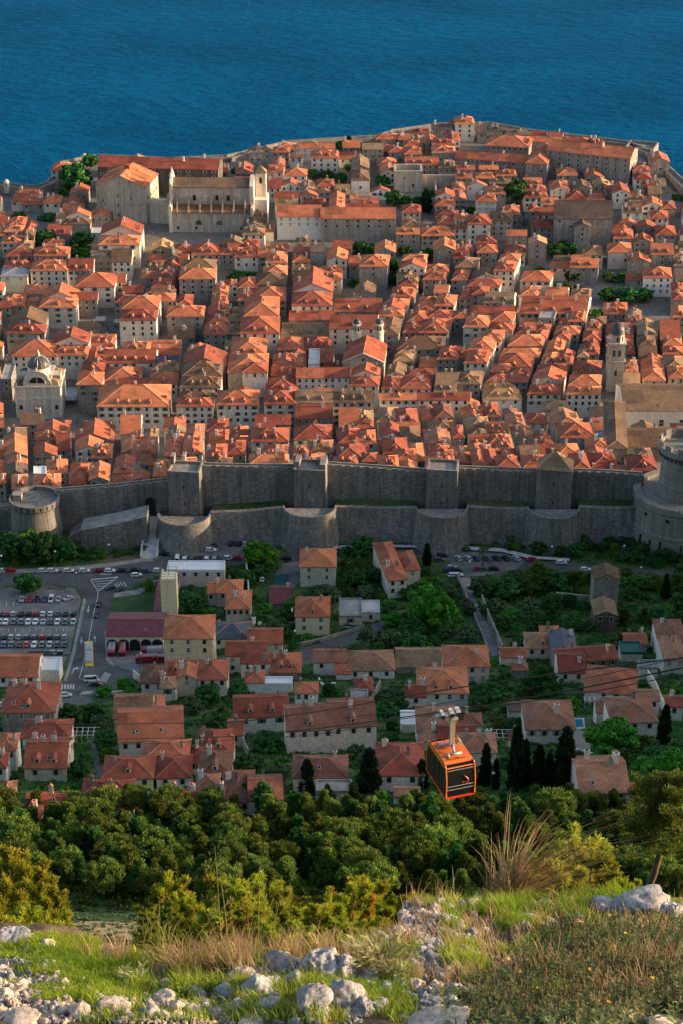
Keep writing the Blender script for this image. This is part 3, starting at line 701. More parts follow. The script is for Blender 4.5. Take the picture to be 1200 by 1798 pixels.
LANES = [[(303, 735), (317, 657), (322, 600)], [(373, 750), (379, 700)], [(455, 730), (472, 657), (487, 600), (503, 563), (510, 440)], [(660, 730), (667, 680), (683, 640), (703, 587), (733, 517), (737, 495)], [(836, 700), (853, 660), (903, 587), (904, 517), (907, 470)], [(915, 700), (947, 637), (976, 560)],
         [(988, 700), (1013, 620), (1034, 560)], [(1057, 707), (1058, 573)], [(1128, 680), (1115, 600)], [(1173, 673), (1157, 600)], [(53, 870), (50, 765)], [(118, 860), (128, 783), (127, 755)], [(192, 860), (200, 800), (205, 760)], [(265, 845), (283, 767), (286, 748)], [(357, 812), (362, 745)],
         [(435, 815), (439, 745)], [(512, 812), (514, 737)], [(587, 812), (590, 737)], [(667, 815), (657, 722)], [(750, 815), (735, 718)], [(831, 815), (811, 735)], [(917, 817), (878, 718)], [(985, 800), (960, 725)]]
def lane_x(L, y):
    if not (min(p[1] for p in L) <= y <= max(p[1] for p in L)): return None
    M = sorted((p[1], p[0]) for p in L); return lerp_tab(M, y)
def trim(x0, x1, y):
    for L in LANES:
        l = lane_x(L, y)
        if l is None: continue
        g = 3.2; c = (x0 + x1) / 2
        if x0 - g < l < x1 + g:
            if c > l: x0 = max(x0, l + g)
            else: x1 = min(x1, l - g)
    return x0, x1
HOUSES = []; BOXES = []; FOOT = []
def house(x0, x1, ye, yt, typ='h', h=9.0, roof='o', wall='g', dorm=None, chim=None, yaw=0.0, pitch=24, win=None, zone='town', name='town_house', label=None, cat='house',
          shear=None, group='auto', winkind=None, rmat=None, wmat=None, sd_=None, depth=None, skyl=None, ymin=None):
    ymin = ymin or (707 if zone == 'town' else 286)
    if zone == 'town' and not label:
        a, b = trim(x0, x1, ye)
        if b - a > 9: x0, x1 = a, b
    if zone == 'low' and not label:
        h *= .88
        if wall == 'g' and (int(x0) + int(ye)) % 3: wall = 'c'
        elif wall == 'p' and (int(x0) + int(ye)) % 2: wall = 'w'
    cx = (x0 + x1) / 2; B = hit(cx, ye, h, ymin); px, py, dz = pix(B); s = FP / dz
    w = (x1 - x0) / s / math.cos(R(yaw)); tp = math.tan(R(pitch))
    if w < 3: w = 3
    sh = shear_at(cx, ye) if shear is None and zone == 'town' else (shear or 0)
    ts = math.tan(R(sh)); ry = R(yaw)
    def top(d):
        if typ == 'x': v, z = d / 2, tp * d / 2
        elif typ == 'y': v, z = d, tp * w / 2
        elif typ == 'h': m = min(w, d) / 2; v, z = max(d / 2, d - w / 2), tp * m
        elif typ == 's': v, z = d, tp * d
        else: v, z = d, 0
        lx = v * ts
        return pix((B.x + lx * math.cos(ry) - v * math.sin(ry), B.y + lx * math.sin(ry) + v * math.cos(ry), B.z + z))[1]
    if depth: d = depth
    else:
        a, b = 4.0, 90.0
        for _ in range(30):
            m = (a + b) / 2
            if top(m) > yt: a = m
            else: b = m
        d = (a + b) / 2
    rs = random.Random(int(cx * 13 + ye * 7)); rest = None
    if zone == 'town' and not depth and not label and typ in 'hy' and d > 17 and d > w * 1.15:
        d1 = d * rs.uniform(.42, .58); rest = (d1, d - d1 - .05); d = d1
    t = thing(name, label, cat, (B.x, B.y, B.z - h), ry, None)
    mb = MB()
    def P(u, v, z): return (u + v * ts, v, z)
    c4 = [(-w / 2, 0), (w / 2, 0), (w / 2, d), (-w / 2, d)]
    for i in range(4):
        p, q = c4[i], c4[(i + 1) % 4]; hz = [h] * 2
        if typ == 's': hz = [h + tp * p[1], h + tp * q[1]]
        pts = [P(*p, -6), P(*q, -6), P(*q, hz[1]), P(*p, hz[0])]
        if typ == 'x' and i in (1, 3): pts.insert(3, P(p[0], d / 2, h + tp * d / 2 - .03))
        if typ == 'y' and i in (0, 2): pts.insert(3, P(0, p[1], h + tp * w / 2 - .03))
        mb.face(pts)
    if typ == 'f': mb.face([P(*c, h) for c in c4])
    wm = wmat or 'wall_' + wall
    part('wall', mb, [wm], t, uv=True)
    rm = rmat or 'roof_' + roof
    if typ == 'f':
        mb = MB(); o = .35
        for q in ((-w / 2 - .05, w / 2 + .05, -.05, o), (-w / 2 - .05, w / 2 + .05, d - o, d + .05), (-w / 2 - .05, -w / 2 + o, o, d - o), (w / 2 - o, w / 2 + .05, o, d - o)):
            n0 = len(mb.v); mb.box(*q, h - .5, h + .45); mb.v[n0:] = [(x + y * ts, y, z) for x, y, z in mb.v[n0:]]
        mb.face([P(-w / 2 + o, o, h + .05), P(w / 2 - o, o, h + .05), P(w / 2 - o, d - o, h + .05), P(-w / 2 + o, d - o, h + .05)])
        rf = part('roof', mb, [rm], t, uv=True)
    else:
        rf = part('roof', roof_geo(typ, w, d, h, tp, ts), [rm, 'ridge_tile'], t, uv=True)
    def zr(u, v):
        if typ == 'x': return h + tp * min(v, d - v)
        if typ == 'y': return h + tp * (w / 2 - abs(u))
        if typ == 'h': return h + tp * min(w / 2 - abs(u), v, d - v)
        if typ == 's': return h + tp * v
        return h
    if typ != 'f':
        nc = chim if chim is not None else rs.choice([0, 1, 1, 2] if zone == 'town' else [1, 1, 2])
        for i in range(nc):
            u = rs.uniform(-.38, .38) * w; v = rs.uniform(.3, .8) * d
            c = link('chimney', rs.choice(CHM), rf, (u + v * ts, v, zr(u, v)))
        nd = dorm if dorm is not None else (rs.choice([0, 0, 0, 1, 2]) if w > 6 and d > 7 and typ != 'y' else 0)
        a_, b_ = dormer_meshes(roof if roof in RC else 'o', wall)
        if typ in 'xh' and w > 4:
            for i in range(nd):
                u = (-.5 + (i + .5) / nd) * w * (.8 if typ == 'x' else .6); v = min(1.3, d * .2)
                dm = link('dormer', a_, t, (u + v * ts, v, zr(u, v))); link('window', b_, dm, (0, -.02, 0))
        if zone == 'town' and rs.random() < .45 and typ in 'yh' and d > 9 and w > 7:
            for i in range(rs.choice([1, 2, 2])):
                v = (.3 + .25 * i) * d; u = w / 2 - 1.3
                dm = link('dormer', a_, t, (u + v * ts, v, zr(u, v)), R(90)); link('window', b_, dm, (0, -.02, 0))
        nsk = skyl if skyl is not None else (1 if rs.random() < .3 else 0)
        for i in range(nsk):
            u = rs.uniform(-.3, .3) * w; v = min(rs.uniform(1.5, 3), d * .3)
            if typ == 'y': continue
            if zr(u, v) - h + .01 < v * tp - .01: continue
            k = link('skylight', SKY_M, rf, (u + v * ts, v, zr(u, v) + .04)); k.rotation_euler = (math.atan(tp), 0, 0)
    # windows
    if win is None: win = (min(2 if zone == 'town' else 2, int((h - 1.2) / 3)), max(1, int(w / 3.3)))
    rows, cols = win; kinds = winkind or rs.choice(['plain', 'plain', 'green', 'shut', 'open', 'plain'])
    for r_ in range(rows):
        zt = h - 2.35 - r_ * 3.1
        if zt < .6: break
        for c_ in range(cols):
            if win and rs.random() < .06: continue
            u = (-.5 + (c_ + .5) / cols) * w
            kk = kinds if rs.random() < .75 else 'plain'
            if kk in ('green', 'open') and w / cols < 2.6: kk = 'plain'
            link('window', win_mesh(kk), t, (u, -.004, zt))
    if (sd_ if sd_ is not None else True) and d > 5:
        sc_ = max(1, int(d / 4.6))
        for r_ in range(min(rows, 2)):
            zt = h - 2.35 - r_ * 3.1
            if zt < .6: break
            for c_ in range(min(sc_, 8)):
                if rs.random() < .25: continue
                v = (c_ + .5) / sc_ * d
                link('window', win_mesh('plain'), t, (w / 2 + v * ts + .004, v, zt), R(90) - R(sh))
        if typ == 'y' and w > 5: link('window', win_mesh('plain', .7, .9), t, (0, -.004, h - .4))
    HOUSES.append(dict(o=t, x=cx, y=(ye + yt) / 2, x0=x0, x1=x1, ye=ye, yt=yt, roof=roof, wall=wall, typ=typ, zone=zone, w=w, d=d, h=h, label=label, group=group, B=B, s=s, name=name))
    BOXES.append((x0, x1, yt, ye + 0.32 * h * s)); FOOT.append((B.x, B.y, ry, ts, w, d))
    if rest:
        d1, d2 = rest; h2 = h + rs.uniform(-1.4, 1.6); vx = d1 + .03; lx = vx * ts; q = (B.x + lx * math.cos(ry) - vx * math.sin(ry) + rs.uniform(-.4, .4), B.y + lx * math.sin(ry) + vx * math.cos(ry), 0)
        z = T(q[0], q[1]) + h2; px, py, dz = pix((q[0], q[1], z)); s2 = FP / dz; w2 = w * rs.uniform(.9, 1.02)
        house(px - w2 * s2 / 2, px + w2 * s2 / 2, py, py - 12, rs.choice('hhy'), h2, rs.choice([roof, roof, roof, 'o', 'r', 'b']), rs.choice([wall, 'g', 'c']), None, None, yaw, pitch, (1, max(1, int(w2 / 3.3))), shear=sh, depth=d2 if d2 < 17 else d2 * .999)
    return t, (w, d, h, B, ts, s)
def HT(ox, oy, text, zone='town', **base):
    out = []
    for line in text.strip().split('\n'):
        line = line.strip()
        if not line: continue
        line, _, lab = line.partition('@')
        for ent in line.split(','):
            k = ent.split()
            if not k: continue
            x0, x1, ye, yt = [float(v) for v in k[:4]]; kw = dict(base); kw['typ'] = k[4]
            for f in k[5:]:
                a, b = f[0], f[1:]
                if a == 'h': kw['h'] = float(b)
                elif a == 'r': kw['roof'] = b
                elif a == 'w': kw['wall'] = b
                elif a == 'd': kw['dorm'] = int(b)
                elif a == 'c': kw['chim'] = int(b)
                elif a == 'a': kw['yaw'] = float(b)
                elif a == 'p': kw['pitch'] = float(b)
                elif a == 's': kw['shear'] = float(b)
                elif a == 'k': kw['winkind'] = b
                elif a == 'm': kw['rmat'] = b
                elif a == 'l': kw['skyl'] = int(b)
                elif a == 'D': kw['depth'] = float(b)
                elif a == 'n': r_, c_ = b.split('x'); kw['win'] = (int(r_), int(c_))
            if lab:
                nm, ct, lb = [v.strip() for v in lab.split('|')]; kw.update(name=nm, cat=ct, label=lb, group=None)
            out.append(house(ox + x0 / 3, ox + x1 / 3, oy + ye / 3, oy + yt / 3, zone=zone, **kw))
    return out
HT(0, 180, '''
60 200 520 455 h ro wc h6,120 232 535 505 x ro h5,230 315 530 485 h ro wc h7,325 430 565 500 h ro wc h8
295 340 640 575 x rb wc h8,340 475 640 580 h rb wg h10 d1 kshut n2x2,250 370 695 640 x rr wg d2 h7,45 130 650 600 h rr,115 180 695 615 y ro ww h8
10 110 740 670 h ro wc d2,80 170 775 690 h rb wg,-10 40 640 600 x rr wc,-20 20 700 650 h ro,520 735 748 645 h ro wc d1 h14 kgreen n4x3
20 165 865 790 h ro d2 wc h9,160 355 885 780 h ro d2 wc h11 n3x5,358 490 885 820 x ro wc d2 h10 kgreen,475 590 835 770 h rb wg,590 692 838 770 x rb wc h11
800 905 775 712 y ry wg h7,860 950 880 790 y ro wc,915 1000 785 745 h ro wg,945 990 850 795 x ro ww,790 870 840 800 x rr
1010 1162 800 740 h rr d2 wg,1165 1300 800 735 h rr wg d2,745 860 925 850 h rr wg,820 920 960 890 h ro wc d1,480 580 690 660 f wc rb h6 mconcrete_pale
''')
HT(400, 180, '''
112 185 262 232 h rg wg h10 kshut n3x2 a4,178 235 245 222 y rb wg h11 n3x1,236 325 262 232 h ro wg h9,330 393 290 276 x ro wp h7,378 565 240 208 x ro wp h8 c2 n2x3
440 583 290 248 h ro wc h11 d2 n3x4 kplain,586 710 296 262 x rr wc h6 n1x3,710 820 245 215 x rb wg h11,652 748 408 300 h rb ww h10 d1 n2x1
232 300 335 292 h rr wp,217 290 365 325 x rr wp h9,165 215 400 370 x rr ww,190 280 450 400 x rr ww,302 416 385 345 h ro wc,280 385 440 395 y ro wc h8 n1x3
386 464 462 405 y rb wc,382 470 490 455 y ro wg,472 560 440 400 h rr wp h9,480 545 470 445 y ro wg,567 645 482 430 x rb wg,630 690 508 482 x ro ww h4,757 855 470 435 y ro ww h5
246 370 498 470 x ro wc,250 362 540 505 x rb wc d1,98 200 630 562 h rb wc,80 195 695 622 h rb wc d2 h9,195 242 680 655 x rr wc h6,0 56 785 738 x rr wc,36 160 812 728 h ro wc d1 h9,158 212 812 770 x ro wg
360 436 745 712 x rb ww h9,346 432 790 760 x rr wp,343 433 840 772 h ro wp h8,436 512 785 742 x rg wg h12 d0,522 628 830 758 y ro wc h11 d1,556 654 768 725 x ro wg
638 694 860 806 x ro wg h7,694 842 862 798 h ro wg h14 n2x1 d1,776 884 788 720 y ro wg h9,888 1012 692 660 x ro wg h12 n2x2,1022 1190 700 650 h ro wg h8
1085 1200 775 705 y ro wg h12 n3x2 kshut,904 1040 872 785 y ro wc h12 d0,1030 1145 932 865 h ro wg h9,890 1000 910 880 h rb wc
782 905 192 160 h ro wg h9 kshut n2x4,900 965 195 162 x ro wg,972 1058 162 138 x ro ww h7,1076 1185 140 112 x rg wg h9 n1x2,1165 1215 118 92 x rb wg h8
850 930 262 232 h ro wg,932 1022 272 200 h rr wg,955 1052 208 168 y rb ww h5,1078 1200 264 198 h ro wg h10 d1 kshut,1142 1225 205 146 y ro wc h9,935 1112 328 286 x rr wg d3,1112 1200 345 302 h rb wg
1092 1200 545 480 h ro wg,1100 1215 600 565 h rr wg,806 890 372 316 y ro wc h8,1105 1190 640 600 h rr wg
''')
HT(800, 180, '''
160 385 230 172 h ro wg h7 a-12 p20,385 560 205 178 x ro wg h6 a-8
5 102 352 330 x rr wg d1,126 226 352 330 x ro wg,2 90 398 372 x ro wg,108 206 398 366 h ro wg,214 322 385 350 h ro wg,60 166 440 405 y ro ww h9 n2x3 d1,168 266 480 440 h ro wg,112 216 520 482 h ro wc h12 kshut n2x3
180 290 425 402 x rb wg,-10 56 510 425 y ro wg,364 488 500 442 h ro wc h9 n2x4,505 600 460 388 y ro wc h8,618 722 455 400 y rb wg h8,730 818 440 393 y ry wg h7,590 692 510 465 h ro wg h6,692 786 512 478 h rr wg h6,455 542 538 500 x ro wp h7
386 430 560 530 y rr wg,432 530 590 552 x rr wp h8,400 514 660 610 h rr wg h8,385 438 575 545 h rr wg,790 880 458 436 x rr wg,834 920 475 415 y ro wc h10 n2x2
64 186 640 585 h ro wc h13 n3x2,186 302 622 570 h rb wg h12 d1 n3x3,250 338 590 538 h rr wg,270 376 700 670 x ro wg h12 n3x3,115 220 790 708 h ro wg h10,386 480 742 695 y ry wg h13 n3x1,203 350 886 800 h ro wc h13 d1 n3x3,343 500 940 885 h ro wc h8
0 95 780 720 h ro wg,-10 66 665 602 h ro wc,0 110 868 815 h rb wg,-20 60 935 880 h ro wg,-12 70 820 770 x rr wg
500 600 870 838 x ro wp d1 h8 n1x2,515 605 835 805 x rb wg,602 752 868 822 x ro wg h10 n2x3 kshut,613 706 828 802 x ro wg h12
948 1036 405 345 h rr wc h8,916 1022 520 462 h rb wg h7,990 1050 455 420 x rr wg,886 982 580 528 x rb ww h8 n2x2,985 1090 545 490 y ro ww h9,1020 1090 480 440 x rb wg,870 956 640 605 y ro wg h7,956 1056 660 612 y ro wg h7,1060 1162 698 645 h ro wg h9 d0
832 940 715 665 h rr wg,845 935 690 640 h rr wg h6,940 1042 735 685 y rr wg h8,806 930 788 735 h ro wp h10 n2x2,1034 1150 800 740 x ro wg h11 n2x3 kshut d2,908 1028 840 785 y ro wg h9 n2x2,995 1140 922 865 h ro ww h11 n3x4 kbar c0,1150 1215 860 800 h rg wg h7,1160 1215 930 880 x rg wg h8,898 990 935 900 x ro wg h5
''')
HT(800, 180, '''
0 100 112 62 h ro wc h12 n3x2,115 165 165 118 x rg wg h6,180 268 150 128 x rg wg h5,270 382 168 142 x rg ww h4,395 560 182 152 x rr wg h6 a-12,560 700 205 180 h rr wg h6 a-12,700 770 215 192 x ro wg h6 a-12,970 1030 360 320 h rr wg h6,1040 1110 440 400 x rb wg h6,1090 1160 560 520 h ro wg h7
''')
HT(0, 440, '''
395 602 190 115 h ro wc h12 n3x3 kgreen,602 660 165 120 x ro wc h9,208 400 298 195 h ro wc h12 d1 n3x3 kgreen,402 512 258 218 x ro wg h10,120 240 300 245 h ro wc h7,36 235 435 325 h ro wg d2 h12 kgreen n2x4,5 125 290 230 h rr wg,-20 60 300 265 x ro wg
65 300 555 470 h ro wc h13,270 460 550 450 h ro wc h13 d2,456 605 482 440 x ro wc,460 592 545 470 h ro wg,430 545 640 530 h ro wg h10 d1,405 535 705 640 h ro wg h15 n4x2 kgreen c1
630 822 365 245 h ro wc h14 d2 n3x4 kplain,760 915 265 190 h ro wg h10,800 915 195 105 h ro wg h10,945 1135 148 42 h ro wg h14 n3x4,880 1072 345 288 h ro wg h12 n2x3 d0
545 820 590 520 x ro wc d4 h10 n1x6,640 785 528 478 h ro wg,790 1005 515 470 x ro wg h6,800 985 545 515 x ro wg h5,538 740 700 612 h ro wg h8 l2,622 792 720 672 x ro wc h8 d0,785 942 700 588 h ro wc d1 h10
512 893 820 705 h ro wc d4 h13 n3x8 kgreen,916 1130 820 722 h ro wc d2 h13 n3x5 kopen,1136 1362 812 735 h ro wc h13 n3x5 d2
942 1160 720 590 h rb wc d3 h13 p28,965 1190 610 490 y ro wg h12 d0,1076 1200 440 302 h ro wg d1 h10,1090 1200 385 305 h ro wg,1115 1200 290 175 y ro wc,930 1010 290 230 h rr wg,5 60 680 600 f wg h11 rg mconcrete
''')
HT(400, 440, '''
-20 55 188 148 y ro wc,55 150 262 150 h rr wg,190 320 130 20 h ro wg h10 d0,140 312 262 125 h ro wg h10 d0,66 298 435 243 h ro wc h14 d2 n2x4 kplain,-20 88 370 288 h rb wg,-20 62 440 385 h rb wg d1,0 248 640 452 h ro wg h12 p20 n1x2,78 232 642 540 h ro wc h13 n1x3 p22,-20 60 560 460 h rb wg
338 548 290 122 h ro wc h12 d2 n2x5,478 600 150 80 h ro wg h11 n2x2,562 802 320 250 x ro wg d2 h9,325 560 366 316 x rr wg h7 d0,287 535 452 380 x rb wg d4 h9 n1x6,536 786 410 336 x ro wc h14 n3x4 d1 c0 kplain,790 925 345 272 h ro wc d1 h11,800 905 445 358 h rb wg h12 n3x1 kplain
265 400 520 455 h ro wg,400 540 520 455 h rr wg,240 412 605 540 h ro ww h9,325 410 560 512 h ro ww h8,478 556 582 520 x ro wc h8,232 380 658 575 h ro wc d2 h8
362 502 670 618 x rr wc h11 n2x4 kbar c0 d0,502 640 668 616 x rr wc h11 n2x4 kbar c0 d0,642 800 712 622 h ro wc d1 h12 n2x3,205 370 742 668 h rr wg d1 h7
192 360 808 738 h ro wc d2 h14 n4x3 kgreen,358 552 800 742 x rb wc d2 h14 n4x4 kgreen p20,553 768 797 740 x rb wc d3 h14 n4x5 kgreen p20,796 1000 785 750 x ro wc d1 h12 n2x5,1002 1275 785 748 x ro wc h12 n2x6 d1
812 912 728 610 h ro wc h10 d1 c2,908 1068 728 620 h ro wc h10 d0,890 1130 520 450 h rb wg h10 n1x5 d0,1010 1105 612 560 x ro ww h7,875 980 585 500 h rb wg,1104 1210 572 502 h ro wg h11,1010 1160 432 305 h ro wg d1 h10,925 1030 430 335 h ro wg,985 1085 330 245 h ro wc,945 1050 380 318 h ro wc
878 992 250 150 h ro wg h9,838 950 292 205 h ro wc h9,895 1005 165 108 h rb wg h9,1086 1160 220 180 x ro wc h9,1088 1192 290 232 h ro wc h11 d1,1086 1200 745 640 x rb wg h9,1030 1145 160 80 h rr wg h8
500 640 640 590 x rr wg h6,425 482 600 520 f ww h11 mconcrete_pale
''')
HT(800, 440, '''
58 232 190 105 h ro wc h9,20 86 252 200 h ro wg h8,86 166 232 188 h ro wg h10 n2x2 kshut,150 302 275 218 x rb wc d2 h9,75 305 362 290 x rr wg h9,42 172 402 340 h ro wc d1 h12 n2x3,172 300 425 330 h ro wg h11,-10 70 355 318 h ro wg
336 430 240 185 h ro wc h7,338 690 330 238 x ro wc d3 h10 c3,312 435 440 355 h rr wg h9,437 520 358 322 f rg wg h12 mconcrete,412 490 462 382 h ro wg h10
128 240 475 418 h ro wc h12,66 200 525 455 h ro wc h12,46 165 592 522 h ro wc d1 h12 n2x3,-5 66 562 515 x ro wg h10 n1x2,0 140 702 635 h rb wg d1 h11,-10 76 780 745 x ro wc h8
235 440 560 455 h ro wg h9 d0,215 400 620 540 h ro wg h9,270 380 690 620 h ro wg h9,165 270 690 610 h rr wg h9,155 350 782 680 h ry wc d2 h8 n1x3 p28
520 652 440 345 h ro wg h9,596 676 372 320 h ro wg h11,512 600 472 420 h ro wc h9,440 545 600 480 h ro wg h9,515 620 600 520 h ro wg h10,400 570 690 600 h rp wg h9,380 552 755 650 h ro wc d2 h10 n2x4 kgreen
670 775 475 375 h ro wg h9,700 792 390 345 h rb wg h9,690 755 545 470 h ro wg,640 700 560 480 h rb wg,610 762 650 580 h rr wg h9,585 765 757 660 h ro wc d2 h12 n3x5 kplain
785 905 335 268 h ro wg d1 h8 n1x3,900 980 390 315 h ro wc h9,800 935 440 380 h rr wg h9,795 940 500 430 h ro wg,890 945 540 470 h ro wg,890 965 645 570 h ro wg h10,885 980 700 645 x ry wc h9,955 1055 510 385 h rb wg h10 d0,960 1060 560 500 x rb wg,965 1105 685 545 h ro wc h9
1080 1180 470 365 x ro wg h9,1080 1200 545 470 h ro wg h8,1110 1205 620 555 h rb wg,1122 1215 672 608 h ro wc h9,1145 1215 260 170 h ro wg,1145 1215 350 290 h ro wg,720 800 860 822 h rb wg h9
''')
HT(0, 700, '''
-10 20 150 105 x ro wg,22 150 300 95 y ro wg h9 n1x1,-20 22 310 250 x ro wg h8
185 375 215 125 h ro wg h8,180 300 300 170 y ro wg h8,300 375 270 180 x ro wg h8,245 355 388 320 h ro wg h8,178 245 418 360 f ww h9 mwhite_sheet,178 320 470 398 h ro wg h8,65 146 475 400 h ro wg h7,32 142 400 330 y rg wg h9,-15 30 445 395 h ro wg h8
398 605 225 100 y ro wg h8 c1,398 540 275 190 y ro ww h9,480 588 312 240 h ro wg h8,372 480 400 300 h ro wg h8,470 585 430 325 y ro wg h9,360 455 450 398 h ro wg h7
635 740 185 85 x ro wc h9,640 740 285 150 y ro wg h8 c2,735 850 290 105 h ro wg h8,690 800 315 265 h ro wc h7,610 710 352 288 y ro ww h9,600 705 390 350 h ro wg h7,592 695 450 403 h ro wg h8,700 790 430 370 y ro wg h8,740 850 345 315 h ro wg h7
820 910 352 320 x ro wg h7,815 882 405 355 y ro wc h8,868 960 300 70 h ro wg h9 c3 d0,965 1078 290 80 h ro wc h9 d1 c2,880 980 315 275 h ro wg h7,915 1030 388 325 h ro wg h8,1085 1200 170 105 h rr wg h8,1100 1200 240 165 h ro wg h8,1080 1190 330 240 h ro wg h8
''')
HT(400, 700, '''
-5 110 202 115 h ro wg h8,-5 90 295 220 h ro wg h8,20 110 250 160 h rr wg h8,145 332 135 82 x rr wg h9 d0,145 245 225 125 x rr wg h8,125 320 225 155 h ro wc d2 h11 n2x3,115 315 348 240 h ro wc h8 c2
360 552 105 30 x ro wg h10 d0,350 548 215 138 h ro wc h9 n2x3,322 432 300 248 h ro wg h8,430 548 282 225 h ry wc h9 c3,420 520 325 285 h ro wg h7
588 690 150 48 x ro wg h9,670 768 155 45 h ro wg h9,585 695 235 158 h rr wg h8,690 792 235 165 h ro wg h8,578 705 310 240 h ro wg h8,560 685 348 308 h ro wg h7,710 812 330 285 h ro wg h8,650 720 215 195 f ww mwhite_sheet h8
778 905 125 48 h rb wc h9,882 1005 130 52 h ro wg h9,805 915 200 115 y ro ww h9,915 1015 220 148 h rb wc h9,820 950 290 208 h ro wg h8,880 1000 335 265 h ro wg h8,962 1055 325 235 h ro wg h8,800 900 362 300 h ro wg h8,910 1000 372 315 y ro wg h7
1005 1095 110 38 h ro wg h8,1095 1190 100 28 h rp wp h10,1012 1180 250 90 y rp wg h8 c2,1052 1140 195 165 f ww mwhite_sheet h9,1065 1180 300 200 h rr wg h8,1050 1180 360 305 h ro wg h8,1100 1200 345 270 h ro wg h8
''')
HT(800, 700, '''
15 158 115 5 h ro wg h8,160 238 95 20 h ro wc h9,165 262 172 120 x ro wc h9,52 170 205 112 h rb wg h8,-10 52 205 140 h ro wg h8,-10 95 335 220 h ro wg h8,95 160 350 200 h ro wg h8,160 225 350 190 h ro wg h8 c0,210 315 270 190 h ro wg h8,222 340 362 262 h ro wg h8
240 372 150 5 h rp wg h9,290 430 225 85 y ry wc h8,385 485 130 78 h ro wc h9,430 500 225 170 h rb wg h8,362 480 360 245 h ro wg h8,436 525 262 188 h ro wg h8,345 402 370 340 f ww h7 mconcrete_pale
470 602 55 12 h rb wg h9,490 690 165 55 h rp wg h9 d1,555 745 205 128 h ro wg d1 h12 n2x3 kshut,745 805 222 172 f ww h9 mconcrete_pale,705 835 275 210 h ro wg h8,625 712 370 290 h ro wg h8,500 600 310 270 h ro wg h8
815 905 388 362 h ro wc h6,870 960 388 350 h rr wg h6,960 1040 300 262 h rg wg h7,700 790 385 360 x ro wc h6
''')
# big monuments shaped like houses
HT(800, 180, '''485 912 272 214 x h16 ro wg a-20 p20 n3x9 kopen d0 c2 @ monastery_building | monastery | huge grey seafront monastery wing with long orange roof and rows of windows''')
HT(800, 180, '''0 372 304 262 x h9 ro wg a-14 p22 n1x8 kopen d0 c1 @ monastery_building | monastery | low long grey wing with orange roof running left from the huge monastery''')
HT(800, 180, '''372 482 320 212 h h12 ro wg a-14 p22 n2x2 kshut d0 c0 @ monastery_building | monastery | projecting grey wing with closed white shutters between the two monastery wings''')
HT(800, 180, '''520 828 612 515 x h17 rg wg a-2 p24 n2x5 d0 c0 @ palace | palace | large grey granary palace under a long grey brown roof''')
HT(800, 180, '''630 712 652 618 y h15 rg wg a-2 n3x1 d0 c0 @ palace_annex | annex | narrow gabled stone annex in front of the large grey roofed palace''')
HT(400, 180, '''490 885 610 552 x h14 ro wg p24 n2x7 d0 c0 @ convent | convent | long grey convent with a single orange roof and small shuttered windows''')
HT(400, 180, '''260 492 600 538 x h14 ro ww p24 n2x5 d0 c0 @ convent | convent | white front convent wing left of the long grey convent''')
HT(400, 180, '''535 614 560 462 y h15 ro wc p28 n0x1 d0 c0 @ convent_chapel | chapel | tall cross gable with bright orange roof behind the long grey convent''')
HT(400, 180, '''618 800 560 532 x h10 rr wg d0 c0 n0x1 @ convent_wing | convent | low red roofed rear wing behind the long grey convent''')
HT(0, 180, '''512 1150 345 288 x h17 rr wd a-5 p20 n3x14 kopen d0 c3 @ seafront_barracks | barracks | long dark stone building with small windows along the sea behind the churches''')
HT(0, 440, '''5 145 135 88 h h9 wy p14 mmetal_roof n1x2 d0 c0 @ cathedral_annex | church annex | pale yellow building with grey ribbed metal roof at left edge''')
# ------------------------------------------------------------------ churches and other monuments of the old town
def arch_win(w, h, n=8, y=-.05):
    """flat arched opening with a stone surround; local origin bottom centre, faces -y"""
    mb = MB(); top = [(w / 2 * math.cos(R(180 * i / n)), h - w / 2 + w / 2 * math.sin(R(180 * i / n))) for i in range(n + 1)]
    pts = [(-w / 2, 0), (w / 2, 0)] + top
    mb.face([(x, y, z) for x, z in pts], 1)
    f = 0.28; o = [(-w / 2 - f, 0), (w / 2 + f, 0)] + [((w / 2 + f) * math.cos(R(180 * i / n)), h - w / 2 + (w / 2 + f) * math.sin(R(180 * i / n))) for i in range(n + 1)]
    for (a, b, c, d) in zip(pts[1:], pts[2:], o[2:], o[1:]):
        mb.face([(a[0], y - .14, a[1]), (d[0], y - .14, d[1]), (c[0], y - .14, c[1]), (b[0], y - .14, b[1])], 0)
    return mb.mesh('window', ['church_pale', 'glass_dark'])
# --- domed baroque church at the left
P0 = hit(70, 733, 0, 707); 
P0_CH = (P0.x, P0.y + 10)
t = thing('domed_church', 'pale baroque church with lead dome and carved front beside the busy square', 'church', P0, R(1)); BOXES.append((30, 115, 620, 740))
w = 21.5; h = 15.5; d = 20
mb = MB(); mb.prism([(-w / 2, 0), (w / 2, 0), (w / 2, d), (-w / 2, d)], -3, h); mb.prism([(-w / 2 - .4, -.5), (w / 2 + .4, -.5), (w / 2 + .4, d + .4), (-w / 2 - .4, d + .4)], h + .003, h + .8)
mb.prism([(-w / 2 - .3, -.4), (w / 2 + .3, -.4), (w / 2 + .3, -.003), (-w / 2 - .3, -.003)], 9.6, 10.3)
for x in (-10.2, -6.6, -3.0, 3.0, 6.6, 10.2): mb.box(x - .55, x + .55, -.55, -.004, 0, 9.6); mb.box(x - .5, x + .5, -.45, -.004, 10.3, h)
part('wall', mb, ['church_pale'], t, uv=True)
mb = MB()  # curved attic front
pts = [(-6.2, h + .81), (6.2, h + .81), (6.2, h + 3.6)] + [(5.4 * math.cos(R(a)), h + 3.6 + 4.2 * math.sin(R(a))) for a in range(0, 181, 15)] + [(-6.2, h + 3.6)]
for yy, fl in ((-.1, 1), (1.2, -1)): mb.face([(x, yy, z) for x, z in (pts if fl > 0 else pts[::-1])])
